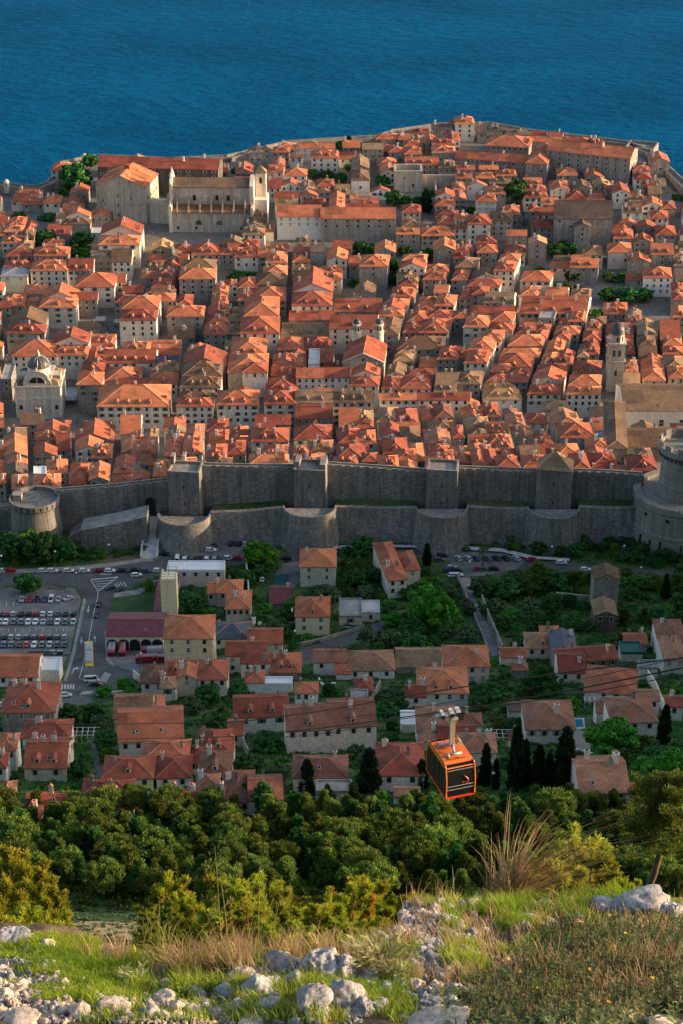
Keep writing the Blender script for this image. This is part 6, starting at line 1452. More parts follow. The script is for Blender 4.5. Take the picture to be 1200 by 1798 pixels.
def car(px, py, head, col='white', typ='hatch', row='', off=.07, name=None):
    """head: heading in degrees, 90 = away from the camera"""
    p = hit(px, py + 4); p.z += off; e = .8
    a, b, c = car_meshes(col, typ); t = thing('parked_car' if not name else name, None, 'van' if typ == 'van' else 'car', p, R(head - 90)); 
    dy = (T(p.x, p.y + 1) - T(p.x, p.y - 1)) / 2; t.rotation_mode = 'XYZ'
    slope = math.atan(dy); f = math.sin(R(head)); g = math.cos(R(head)); M = Matrix.Rotation(slope, 4, 'X') @ Matrix.Rotation(R(head - 90), 4, 'Z'); t.rotation_euler = M.to_euler()
    link('body', a, t); link('windows', b, t); link('headlights', c, t); L = 1.3 if typ != 'van' else 1.55
    for x in (-.78, .78):
        for y in (-L, L): link('wheel', WHEEL, t, (x, y, .32))
    CARS.append(dict(o=t, x=px, y=py, col=col, typ=typ, row=row)); return t
def row(txt, y, head, name, jitter=2, ox=0, oy=900):
    r2 = random.Random(int(y * 3))
    for e in txt.split():
        x, c = e.split(':'); tp = 'hatch'
        if c[-1] == 'S': tp = 'sedan'; c = c[:-1]
        if c[-1] == 'V': tp = 'van'; c = c[:-1]
        car(ox + float(x) / 3, oy + y / 3, head + r2.uniform(-jitter, jitter), c, tp, name)
lot = 'big left car park'
row('117:silver 157:red 194:black 235:blue 272:whiteV 310:silver', 455, -90, 'top row, ' + lot)
row('360:silverS', 448, -135, 'top row, ' + lot)
row('0:blue 33:redS 72:silver 114:blackS 152:black 190:red 228:white 268:white 306:blueS 348:blackS 391:black', 530, 90, 'middle row, far side, ' + lot)
row('2:silver 32:white 72:grey 113:grey 150:white 188:white 228:silverS 268:blackS 304:white 347:grey 388:silver', 574, -90, 'middle row, near side, ' + lot)
row('-12:grey 24:blackS 62:silver 101:silver 143:blue 184:grey 225:red 264:black 303:grey 342:silver', 652, 90, 'front row, far side, ' + lot)
row('-14:silver 22:blue 61:grey 101:blackS 140:red 182:white 223:grey 263:silver 302:black 341:blackS', 694, -90, 'front row, near side, ' + lot)
row('330:blackS 328:silver 180:grey 208:grey 285:silver 250:grey', 738, 2, 'foot line, ' + lot, 6)
row('15:whiteS 57:red 230:white 278:white 362:white 446:white 526:maroonS 580:white 646:blackS 718:black 769:grey 836:white', 302, 3, 'roadside line below the rampart', 4)
row('720:white', 325, 14, 'road', 0); row('583:blackS', 392, 40, 'road', 0); row('521:black 509:blackS', 480, -92, 'road', 0); CARS[-1]['o'].location = hit(169.5, 1083) + Vector((0, 0, .07)); CARS[-1]['y'] = 1080
row('485:whiteV 503:blackS', 880, 8, 'road', 0); CARS[-1]['o'].location = hit(168, 1205) + Vector((0, 0, .07)); CARS[-1]['y'] = 1203
row('345:white', 960, 12, 'road', 0); row('888:silver', 382, 20, 'fire yard', 0); row('5:silver', 1010, 80, 'left edge', 0)
up = 'upper car park'
row('890:silverS', 132, 0, 'left column, ' + up, 5); row('886:black 890:silver', 165, 0, 'left column, ' + up, 5); CARS[-1]['o'].location = hit(296.7, 965) + Vector((0, 0, .07)); CARS[-1]['y'] = 962
row('870:black', 213, 0, 'left column, ' + up, 5)
row('1045:whiteV', 152, 0, 'middle, ' + up, 3); row('1040:black 1112:white', 192, 0, 'middle, ' + up, 3); row('1128:grey 1050:black', 166, 0, 'middle, ' + up, 3); CARS[-1]['o'].location = hit(347, 941) + Vector((0, 0, .07)); CARS[-1]['y'] = 938
row('1122:red', 138, 0, 'middle, ' + up, 5); row('1120:grey 1186:silver', 112, 3, 'top, ' + up, 20)
row('936:whiteV 974:white 1010:grey 1052:black 1089:white 1130:silver 1168:grey', 240, 88, 'lowest row, ' + up, 4)
row('28:red', 112, 30, 'right part, ' + up, 0, 400); row('22:blackS 58:blackS 92:silver', 158, 80, 'right part, ' + up, 6, 400)
row('5:white 50:redS', 235, 2, 'road edge by the clipped tree', 2, 400); row('312:blackS', 236, 2, 'road edge by the clipped tree', 2, 400)
row('182:white', 345, 88, 'forecourt', 0, 400); row('625:teal', 610, 140, 'garden road', 0, 400); row('845:silverS', 505, 100, 'garden road', 0, 400)
rt = 'right car park'
row('1130:black 1132:grey', 222, 0, 'left end, ' + rt, 0, 400); CARS[-1]['o'].location = hit(771, 985) + Vector((0, 0, .07)); CARS[-1]['y'] = 983
row('15:silver 65:silver 107:blue 168:grey 215:black 262:black 318:silver', 236, 120, 'upper row, ' + rt, 5, 800)
row('402:redS', 243, 8, 'road beyond the ' + rt, 0, 800); row('558:white', 258, 4, 'road beyond the ' + rt, 0, 800); row('685:white', 296, 4, 'road beyond the ' + rt, 0, 800)
row('120:redS 145:grey 203:black', 293, 8, 'lower row, ' + rt, 5, 800); row('-20:silver -15:blue', 285, 10, 'left stack, ' + rt, 4, 800); CARS[-1]['o'].location = hit(788, 1003) + Vector((0, 0, .07)); CARS[-1]['y'] = 1001
row('-10:white 12:white', 325, 10, 'left stack, ' + rt, 4, 800); row('5:black', 300, 10, 'left stack, ' + rt, 4, 800)
row('227:yellowS', 848, 4, 'canopy', 0)
# bus
p = hit(158, 1161); t = thing('city_bus', 'yellow city bus with grey roof driving down the junction road', 'bus', p + Vector((0, 0, .07)), R(190 - 5)); slope = math.atan(.3)
t.rotation_euler = (Matrix.Rotation(math.atan(.24), 4, 'X') @ Matrix.Rotation(R(187), 4, 'Z')).to_euler(); t.scale = (1.12, 1.12, 1.12)
# bus heading: front towards the camera
mb = MB(); loft_body([(-5.6, .35), (5.6, .35), (5.75, 1.2), (5.6, 2.9), (-5.6, 2.9), (-5.75, 1.2)], lambda z: 1.27 if z < 1.5 else 1.22, 0, 0, mb); part('body', mb, ['paint_yellow'], t)
mb = MB(); mb.box(-1.0, 1.0, -4.4, 3.9, 2.9, 3.02); mb.box(-.9, .9, -4.6, -1.8, 3.02, 3.3); mb.box(-.8, .8, 1.0, 3.4, 3.02, 3.25); mb.box(-.5, .5, -.9, .3, 3.02, 3.12); part('roof_units', mb, ['paint_silver'], t)
mb = MB(); mb.box(-1.285, 1.285, -4.9, 4.7, 1.45, 2.5); mb.box(-1.1, 1.1, 5.5, 5.78, 1.3, 2.6); mb.box(-1.05, 1.05, -5.78, -5.5, 1.6, 2.5); part('windows', mb, ['glass_dark'], t)
for x in (-1.12, 1.12):
    for y in (-3.4, 3.4): link('wheel', BIGW, t, (x, y, .5))
# fire engines
def engine(px, py, head, label, body='red', L=7.4, ladder=True):
    p = hit(px, py + 5); t = thing('fire_engine', label, 'fire engine', p + Vector((0, 0, .07)), R(head - 90), 'fire engines in and above the yard'); h = L / 2
    mb = MB(); loft_body([(h - 1.9, .5), (h, .5), (h + .05, 1.4), (h - .15, 2.7), (h - 1.9, 2.75)], lambda z: 1.22, 0, 0, mb); mb.box(-1.2, 1.2, -h, h - 2.0, .6, 1.3); part('cab', mb, ['paint_red'], t)
    mb = MB(); mb.box(-1.18, 1.18, -h, h - 2.05, 1.303, 2.7); part('body', mb, ['paint_' + body], t)
    mb = MB(); mb.box(-1.235, 1.235, h - 1.5, h - .5, 1.5, 2.3); mb.box(-1.05, 1.05, h - .4, h + .06, 1.55, 2.35); part('windows', mb, ['glass_dark'], t)
    mb = MB()
    for x in (-.5, .5): mb.tube([(x, -h + .2, 2.95), (x, h - .6, 3.05)], .07, 4)
    for i in range(12): mb.tube([(-.5, -h + .5 + i * .5, 2.97), (.5, -h + .5 + i * .5, 2.97)], .05, 4)
    mb.box(-.9, -.6, -h + .3, h - 2.3, 2.7, 2.95); part('ladder', mb, ['paint_silver'], t)
    mb = MB(); mb.box(-.7, .7, h - 1.3, h - 1.05, 2.76, 2.92); part('light_bar', mb, ['paint_blue'], t)
    for x in (-1.1, 1.1):
        for y in (-h * .5, h * .55): link('wheel', BIGW, t, (x, y, .5))
engine(197, 1143, -88, 'red fire engine with silver roof box, left of the pair facing out', 'silver'); engine(216, 1143, -86, 'all red fire engine parked second from left in the yard'); engine(258, 1158, 186, 'red fire engine parked sideways at the front of the yard', 'red')
engine(267, 1144, 186, 'red fire engine with silver ladder parked sideways behind another', 'silver'); engine(283, 1158, 184, 'dark maroon fire truck by the station house', 'maroon', 6); engine(286, 1022, -84, 'red fire engine parked alone above the maroon roofs', 'red', 6.4)
# motorbikes
def bike(px, py, head):
    p = hit(px, py + 2) + Vector((0, 0, .07)); t = thing('motorbike', 'small dark motorbike parked in the line at the wall foot or junction', 'motorbike', p, R(head), 'motorbikes parked in tight lines')
    return t
mb = MB(); mb.tube([(0, -.7, .55), (0, -.2, .75), (0, .5, .95)], [.12, .2, .1], 6); mb.box(-.14, .14, -.75, 0, .7, .85); mb.tube([(-.35, .5, 1.05), (.35, .5, 1.05)], .04, 4); mb.tube([(0, .5, 1.0), (0, .75, .35)], .05, 5); BIKEB = mb.mesh('frame', ['paint_black'])
for i in range(30):
    if i < 19: x, y, hd = 492 + i * 11.5 + rnd.uniform(-2, 2), 962 - 2 * math.sin(i), rnd.uniform(-15, 15)
    else: x, y, hd = (206 + (i - 19) * 2.4, 1038 - (i - 19) * 1.8, 40) if i < 24 else (86 + (i - 24) * 5.5, 1031.5, 10)
    t = bike(x, y, R(hd) * 57); t.rotation_euler = (0, 0, R(hd)); link('frame', BIKEB, t)
    for yy in (-.65, .75): w_ = link('wheel', WHEEL, t, (0, yy, .31)); w_.scale = (.6, .95, .95)
# people
def person_mesh(seed, cs, cl):
    g = random.Random(seed); mb = MB()
    def ring(z, cx, cy, rx, ry, k=8): return [(cx + rx * math.cos(i * 6.2832 / k), cy + ry * math.sin(i * 6.2832 / k), z) for i in range(k)]
    def loft(rings, mats):
        n = len(mb.v); k = len(rings[0])
        for r_ in rings: mb.v += r_
        for j in range(len(rings) - 1):
            for i in range(k): mb.f.append((n + j * k + i, n + j * k + (i + 1) % k, n + (j + 1) * k + (i + 1) % k, n + (j + 1) * k + i)); mb.m.append(mats[j])
        mb.f.append(tuple(range(n, n + k))[::-1]); mb.m.append(mats[0]); mb.f.append(tuple(n + (len(rings) - 1) * k + i for i in range(k))); mb.m.append(mats[-1])
    st = g.uniform(.05, .2)
    for s in (-1, 1): loft([ring(0, s * .1, s * st + .05, .05, .12), ring(.08, s * .1, s * st, .045, .05), ring(.45, s * .1, s * st * .6, .065, .07), ring(.88, s * .09, 0, .095, .1)], [2, 1, 1])
    loft([ring(.84, 0, 0, .17, .12), ring(1.0, 0, 0, .15, .11), ring(1.25, 0, 0, .18, .12), ring(1.42, 0, 0, .19, .1), ring(1.48, 0, 0, .07, .06), ring(1.53, 0, .01, .055, .06), ring(1.58, 0, .02, .085, .1), ring(1.68, 0, .01, .09, .11), ring(1.76, 0, 0, .06, .07), ring(1.78, 0, 0, .02, .02)], [1, 0, 0, 0, 3, 3, 3, 2, 2])
    for s in (-1, 1): loft([ring(1.42, s * .18, 0, .05, .05), ring(1.15, s * .24, -s * st * .3, .04, .04), ring(.9, s * .25, s * -st * .3 + .08, .03, .03), ring(.8, s * .25, s * -st * .3 + .1, .02, .04)][::-1], [3, 3, 0])
    return mb.mesh('person', [cs, cl, 'bark', 'skin'], smooth=True)
plain('skin', (.5, .3, .2), .6); plain('cloth_blue', (.05, .1, .25)); plain('cloth_dark', (.03, .03, .04)); plain('cloth_red', (.4, .05, .04)); plain('cloth_white', (.6, .6, .58))
PM = [person_mesh(i, a, b) for i, (a, b) in enumerate((('cloth_white', 'cloth_blue'), ('cloth_dark', 'cloth_dark'), ('cloth_red', 'cloth_blue'), ('cloth_blue', 'cloth_dark'), ('cloth_white', 'cloth_dark')))]
CLN = ['white top and blue trousers', 'dark clothes', 'red top and blue trousers', 'blue top and dark trousers', 'white top and dark trousers']
def person(px, py, i, where, ymin=707, z=0, group=None):
    p = hit(px, py, 0, ymin); p.z += z; o = link('person', PM[i % 5], None, p, rnd.uniform(0, 6.28)); tag(o, 'person in ' + CLN[i % 5] + ' ' + where, 'person', group or ('people ' + where + ' in ' + CLN[i % 5])); return o
rnd.seed(9)
for i in range(46): person(rnd.uniform(2, 26), rnd.uniform(575, 715), i, 'in the square left of the domed church')
for i in range(26): person(rnd.uniform(170, 208), rnd.uniform(574, 592), i, 'at the crowded market square')
for i in range(14): person(rnd.uniform(132, 168), rnd.uniform(738, 752), i, 'on the street right of the domed church')
for i, (x, y) in enumerate(((268, 412), (273, 416), (250, 408), (240, 425), (262, 420))): person(x, y, i, 'on the steps before the stone church')
o = person(265, 957, 1, '', 670, 0); p = hit(265.5, 957); a_ = on_plane(265.5, 957, 683); o.location = (a_.x, 683, 31.2 + (683 - 675.5) * 6 / 23.8); o['label'] = 'lone person in dark clothes walking up the pale ramp'; del o['group']
# street lamps
def lamp(px, py, h, label, arm=0):
    p = hit(px, py); t = thing('street_lamp', label, 'street lamp', p, 0, 'street lamps along the road'); mb = MB(); mb.tube([(0, 0, -.5), (0, 0, h)], [.12, .07], 6); mb.tube([(0, 0, h), (.5 + arm, 0, h + .3)], .05, 5); part('pole', mb, ['pole_metal'], t)
    mb = MB(); mb.lathe([(.05, h + .1), (.38, h + .15), (.42, h + .4), (.25, h + .65), (.05, h + .7)], .5 + arm, 0, 10); part('lamp_head', mb, ['lamp_white'], t)
for a in ((3, 1010, 8, 'street lamp at the left edge beside the dark trees'), (97, 1002, 8, 'street lamp behind the line of white cars'), (191, 990, 8, 'street lamp beside the brown earth bank'), (134, 1040, 8, 'double street lamp near the corner of the big car park'), (136, 1218, 9, 'street lamp by the zebra crossing below the bus'), (516, 1140, 7, 'street lamp right of the lawn under the yellow house'), (966, 985, 6, 'white headed lamp on the road beyond the right car park'), (1092, 992, 8, 'tall pale lamp before the round fortress'), (1122, 1022, 6, 'lamp with bright globe among yellow bushes at right'), (822, 1008, 5, 'short lamp at the lower edge of the right car park'), (247, 1180, 7, 'lamp at the edge of the fire yard'), (862, 1388, 5, 'small lamp post just right of the cable car')): lamp(*a)
t = thing('road_sign', 'small orange road sign on a post above the right car park', 'sign', hit(907, 975)); mb = MB(); mb.tube([(0, 0, -.3), (0, 0, 2.2)], .06, 5); part('post', mb, ['pole_metal'], t); mb = MB(); mb.box(-.7, .7, -.06, .06, 2.0, 3.6); part('panel', mb, ['roof_o'], t)
# coloured bins by the small car park
for i, (x, c, nm) in enumerate(((428, 'shutter_green', 'green'), (436, 'paint_teal', 'teal'), (444, 'paint_blue', 'blue'))):
    t = thing('recycling_bin', nm + ' recycling bin at the right corner of the small upper car park', 'bin', hit(x, 948)); mb = MB(); mb.prism([(-.8, -.6), (.8, -.6), (.8, .6), (-.8, .6)], 0, 1.3, flare=.85); part('body', mb, [c], t); mb = MB(); mb.box(-.85, .85, -.65, .65, 1.303, 1.5); part('lid', mb, [c], t)
# ------------------------------------------------------------------ cable car
plain('cabin_orange', (0.70, 0.15, 0.014), 0.35, 0, 2, 0.12, spec=.5); plain('cabin_glass', (.012, .013, .015), .3, 0, 2, .2, spec=.1); plain('cabin_red', (0.62, 0.05, 0.02), 0.35, 0, 2, 0.1); plain('hanger_tan', (0.36, 0.25, 0.16), 0.6, 0.2, 2, 0.2); plain('hanger_grey', (0.42, 0.44, 0.47), 0.45, 0.4, 2, 0.2); plain('cable_steel', (0.03, 0.03, 0.035), 0.5, 0.5)
SLN = 140.0
r = ray(792, 1345); q = Vector((0, 0, CZ)) + r * SLN
cc = thing('cable_car', 'orange cable car cabin with dark windows hanging from its carriage above the slope', 'cable car', q, 0)
YAW = R(19); cc.rotation_euler = (0, 0, YAW); cc.scale = (.95, .95, .95)
# local: -y is the near end, z up; origin centre of cabin
Lh, Wh, Hh = 1.95, 1.12, 1.35
# body section profile in (y,z): rounded sides in side view
def prof_y(z):    # half length at height z
    t_ = (z + Hh) / (2 * Hh); return Lh * (1.0 - .20 * max(0, t_ - .45) ** 1.6 * 2.2 - .10 * max(0, .35 - t_))
zs = [-Hh, -Hh + .12, -.95, -.5, 0, .45, .85, 1.15, Hh]
mb = MB(); n = 0
for z in zs:
    y = prof_y(z); wx = Wh - (.05 if abs(z) > 1.2 else 0); mb.v += [(-wx, -y, z), (wx, -y, z), (wx, y, z), (-wx, y, z)]
for j in range(len(zs) - 1):
    for i in range(4): a = j * 4 + i; b = j * 4 + (i + 1) % 4; mb.f.append((a, b, b + 4, a + 4)); mb.m.append(0)
part('glazing', mb, ['cabin_glass'], cc)
# orange frame: edge tubes along the curved corners, roof and floor
mb = MB()
for sx in (-1, 1):
    for sy in (-1, 1): mb.tube([(sx * Wh, sy * (prof_y(z) + .01), z) for z in zs], [.085] * 2 + [.06] * (len(zs) - 2), 6)
part('frame', mb, ['cabin_orange'], cc, smooth=True)
mb = MB(); y1 = prof_y(1.05)
mb.v += [(-Wh - .04, -y1 - .05, 1.05), (Wh + .04, -y1 - .05, 1.05), (Wh + .04, y1 + .05, 1.05), (-Wh - .04, y1 + .05, 1.05), (-Wh + .02, -y1 + .38, Hh + .10), (Wh - .02, -y1 + .38, Hh + .10), (Wh - .02, y1 - .38, Hh + .10), (-Wh + .02, y1 - .38, Hh + .10)]
for f in ((0, 1, 5, 4), (1, 2, 6, 5), (2, 3, 7, 6), (3, 0, 4, 7), (4, 5, 6, 7)): mb.f.append(f); mb.m.append(0)
rf = part('roof', mb, ['cabin_orange'], cc)
mb = MB(); mb.box(-.62, .62, -1.25, -.5, Hh + .10, Hh + .16); mb.box(-.62, .62, .3, 1.1, Hh + .10, Hh + .17); part('hatch', mb, ['cabin_orange'], rf)
mb = MB(); 
for a, b in (((-.5, -1.32, Hh + .2), (.55, -1.32, Hh + .2)), ((.05, -1.32, Hh + .2), (.05, -1.12, Hh + .2)), ((-.95, -.1, Hh + .2), (-.95, .9, Hh + .2)), ((-.2, .95, Hh + .14), (-.2, .95, Hh + .4))): mb.tube([a, b], .025, 5)
part('grab_rail', mb, ['cable_steel'], rf)
mb = MB(); y0 = prof_y(-Hh); mb.box(-Wh - .03, Wh + .03, -y0 - .03, y0 + .03, -Hh - .16, -Hh + .02); part('floor', mb, ['cabin_red'], cc)
mb = MB()
for z in (.86, -.42, -.72):
    mb = MB(); y = prof_y(z) + .015; mb.box(-Wh + .09, Wh - .09, -y - .02, -y + .02, z, z + .045); part('window_bar', mb, ['hanger_grey'], cc)
mb = MB()
for x in (-Wh - .012, Wh + .012):
    for y in (-.45, .45): mb.box(x - .012, x + .012, y - .03, y + .03, -Hh + .1, 1.05)
part('door_posts', mb, ['cable_steel'], cc)
# curling orange emblem on the end window
mb = MB(); ye = -prof_y(0) - .03
pts = [(.36, .30), (.42, .26), (.52, .12), (.57, -.06), (.54, -.2), (.48, -.32), (.40, -.38)]; mb.tube([(x, ye - .01, z) for x, z in pts], [.02, .035, .05, .055, .045, .03, .015], 5)
mb.tube([(.30, ye - .01, .42), (.28, ye - .01, .28)], [.03, .02], 5); mb.tube([(.5, ye - .01, 0), (.32, ye - .01, -.16), (.12, ye - .01, -.16)], .018, 4); mb.tube([(.42, ye - .01, -.28), (.2, ye - .01, -.38), (.08, ye - .01, -.34)], .016, 4); part('emblem', mb, ['cabin_orange'], cc)
# hanger
mb = MB(); zt = Hh + 3.05
mb.prism([(-.02, -.12), (.22, -.12), (.22, .12), (-.02, .12)], Hh + .45, zt, flare=1.0); ha = part('hanger_arm', mb, ['hanger_tan'], cc)
mb = MB(); mb.prism([(-.15, -.11), (-.025, -.11), (-.025, .13), (-.15, .13)], Hh + .4, zt - .1); part('hanger_side', mb, ['hanger_grey'], cc)
mb = MB(); mb.tube([(-.75, .55, Hh + .32), (-.1, .25, Hh + .45), (.25, .0, Hh + .55)], .12, 8); mb.tube([(.1, .0, Hh + .6), (-.05, -.6, Hh + .26)], .1, 8); mb.tube([(-.55, -.75, Hh + .22), (.5, -.75, Hh + .22)], .09, 8); mb.tube([(-.62, -.9, Hh + .2), (-.5, -.6, Hh + .2)], .12, 8); part('yoke', mb, ['hanger_grey'], cc, smooth=True)
mb = MB(); mb.lathe([(.22, -.25), (.22, .25)], 0, 0, 14, cap=True); o = part('damper', mb, ['hanger_tan'], cc, loc=(.62, .15, Hh + .55)); o.rotation_euler = (R(90), 0, 0)
# carriage on the ropes
mb = MB(); mb.box(-1.0, .75, -.22, .22, zt + .05, zt + .32); mb.box(-.15, .35, -.32, .32, zt - .22, zt + .1); mb.prism([(-1.35, -.12), (-1.0, -.2), (-1.0, .2), (-1.35, .12)], zt + .08, zt + .3); part('carriage', mb, ['hanger_grey'], cc)
mb = MB()
for x0, x1 in ((-.95, -.72), (-.28, .02), (.2, .55)): mb.prism([(x0, -.26), (x1, -.26), (x1, .26), (x0, .26)], zt + .34, zt + .56, flare=.9)
part('roller_covers', mb, ['concrete_pale'], cc)
mb = MB()
for x in (-.8, -.1, .4, .75): mb.tube([(x, -.34, zt + .2), (x, .34, zt + .2)], .16, 10)
mb.box(.45, .8, -.28, .28, zt - .35, zt + .02); part('rollers', mb, ['cable_steel'], cc)
# ropes
def rope(pts, r0, label):
    P = []
    for (x, y, s_) in pts: P.append(Vector((0, 0, CZ)) + ray(x, y).normalized() * s_)
    # smooth interpolation
    Q = []
    for i in range(len(P) - 1):
        p0, p1, p2, p3 = P[max(i - 1, 0)], P[i], P[i + 1], P[min(i + 2, len(P) - 1)]
        for j in range(8):
            t_ = j / 8; Q.append(.5 * ((2 * p1) + (p2 - p0) * t_ + (2 * p0 - 5 * p1 + 4 * p2 - p3) * t_ ** 2 + (3 * p1 - p0 - 3 * p2 + p3) * t_ ** 3))
    Q.append(P[-1]); mb = MB(); mb.tube(Q, r0, 5); o = link('steel_cable', mb.mesh('steel_cable', ['cable_steel'], smooth=True)); tag(o, label, 'cable', 'steel cables of the cable car')
def sl_(x): return 1 / (.00238 + (x / 1200) * .0072)
rope([(x, y, sl_(x) * .99) for x, y in ((-60, 1274), (300, 1270), (500, 1257), (770, 1213), (1000, 1180), (1260, 1148))], .045, 'uppermost thick black steel cable crossing from right edge over the cabin')
rope([(x, y, sl_(x) * 1.005) for x, y in ((-60, 1300), (300, 1296), (500, 1285), (795, 1247), (1000, 1212), (1260, 1160))], .045, 'middle thick steel cable that carries the orange cabin')
rope([(x, y, sl_(x) * 1.06) for x, y in ((-60, 1316), (400, 1300), (700, 1263), (1000, 1221), (1260, 1172))], .03, 'lower thin steel cable passing behind the cabin hanger')
rope([(x, y, sl_(x) * .9) for x, y in ((600, 1262), (770, 1236), (1000, 1196), (1260, 1142))], .02, 'thinnest hauling cable just above the hanger')
rope([(x, y, s_) for x, y, s_ in ((640, 1076, 600), (850, 1024, 640), (1000, 995, 660), (1150, 958, 680))], .05, 'thin power line slanting up to the round fortress')
# ------------------------------------------------------------------ foreground bank
def nz(x, y, s, o=0): return noise.noise(Vector((x * s + o, y * s - o, o * .37)))
def ridgeY(x): return lerp_tab([(-3, 12.2), (-2.0, 12.1), (-1.5, 11.7), (-.9, 11.6), (-.3, 11.7), (.1, 11.9), (.4, 12.3), (.55, 13.0), (.85, 13.6), (1.6, 13.7), (2.0, 13.5), (2.6, 13.7), (3.4, 13.8)], x)
def FG(x, y):
    z = 391.12 - .5 * (y - 10)
    rY = ridgeY(x)
    if y > rY: z -= (y - rY) * .75 + .3 * (y - rY) ** 2 if y - rY < 2 else 1.5 + 1.2 + 1.6 * (y - rY - 2)
    z += .16 * math.exp(-((x + 2.35) / .5) ** 2 - ((y - 12.0) / .7) ** 2)
    z += .10 * nz(x, y, .9) + .05 * nz(x, y, 2.7, 5) + .022 * nz(x, y, 8, 9)
    return z
nx_, ny_ = 230, 250
X_ = np.linspace(-4.2, 4.4, nx_); Y_ = np.linspace(8.6, 17.2, ny_)
FZ = np.array([[FG(x, y) for x in X_] for y in Y_])
def fgz(x, y):
    i = (x - X_[0]) / (X_[1] - X_[0]); j = (y - Y_[0]) / (Y_[1] - Y_[0]); i0 = int(max(0, min(nx_ - 2, i))); j0 = int(max(0, min(ny_ - 2, j))); a, b = min(max(i - i0, 0), 1), min(max(j - j0, 0), 1)
    return (FZ[j0, i0] * (1 - a) + FZ[j0, i0 + 1] * a) * (1 - b) + (FZ[j0 + 1, i0] * (1 - a) + FZ[j0 + 1, i0 + 1] * a) * b
V = [(x, y, FZ[j, i]) for j, y in enumerate(Y_) for i, x in enumerate(X_)]
F = [(j * nx_ + i, j * nx_ + i + 1, (j + 1) * nx_ + i + 1, (j + 1) * nx_ + i) for j in range(ny_ - 1) for i in range(nx_ - 1)]
me = bpy.data.meshes.new('bank_ground'); me.from_pydata(V, [], F); me.materials.append(MATS['soil']); me.polygons.foreach_set('use_smooth', [True] * len(F)); me.update(); tag(link('bank_ground', me), kind='structure')
def fhit(px, py):
    r = ray(px, py); y = 8.7
    while y < 17:
        t = y / r.y
        if CZ + r.z * t < fgz(r.x * t, y): break
        y += .02
    else: return None
    t = y / r.y; return Vector((r.x * t, y, fgz(r.x * t, y)))
# rocks
def ico(sub):
    bm = bmesh.new(); bmesh.ops.create_icosphere(bm, subdivisions=sub, radius=1); v = np.array([x.co[:] for x in bm.verts]); f = np.array([[q_.index for q_ in x.verts] for x in bm.faces]); bm.free(); return v, f
ICO = {s_: ico(s_) for s_ in (1, 2, 4, 5)}
def rock_mesh(seed, sub, mat, craggy=1.0):
    v, f = ICO[sub]; g = random.Random(seed); o = Vector((g.uniform(0, 90), g.uniform(0, 90), g.uniform(0, 90))); out = []
    cuts = [(Vector((g.gauss(0, 1), g.gauss(0, 1), g.gauss(0, .8))).normalized(), g.uniform(.55, .85)) for _ in range(15)]
    for p in v:
        p = Vector(p); 
        d = 1.0
        for n_, c_ in cuts:
            k = p.dot(n_)
            if k > c_: d = min(d, c_ / k)
        q = p * d; r1 = noise.noise(q * 1.6 + o); r2 = 1 - abs(noise.noise(q * 3.2 + o)) * 2; r3 = 1 - abs(noise.noise(q * 7 + o)) * 2; r4 = noise.noise(q * 17 + o)
        out.append(q * (1 + craggy * (.17 * r1 + .10 * r2 + .065 * r3 + .03 * r4)))
    me = bpy.data.meshes.new('rock'); me.from_pydata([tuple(p) for p in out], [], f.tolist()); me.materials.append(MATS[mat])
    if sub > 3: me.polygons.foreach_set('use_smooth', [True] * len(f))
    me.update(); return me
RM = [rock_mesh(i, 5 if i < 4 else 4, 'limestone', 1.25) for i in range(9)]; RW = [rock_mesh(40 + i, 4, 'limestone_warm', 1.0) for i in range(5)]
ROCKS = []
def rock(px, py, wpx, hpx=None, pool=RM, label=None, i=None, d=None, flat=None):
    p = fhit(px, py)
    if p is None: p = fhit(px, py + 14)
    if p is None: return
    s = FP / pix(p)[2]; wpx *= .88 if wpx > 45 else 1; w = wpx / s / 2; h = (hpx or wpx * .6) / s / 2 * 1.15; me = pool[(i if i is not None else len(ROCKS)) % len(pool)]
    o = link('rock', me, None, p + Vector((0, 0, h * .12)), None); o.scale = (w, d or w * .8, h * 1.25); o.rotation_euler = (rnd.uniform(-.25, .25), rnd.uniform(-.25, .25), rnd.uniform(0, 6.28) if not d else rnd.uniform(-.2, .2))
    ROCKS.append(dict(o=o, x=px, y=py, w=wpx, warm=pool is RW, label=label)); return o
rnd.seed(21)
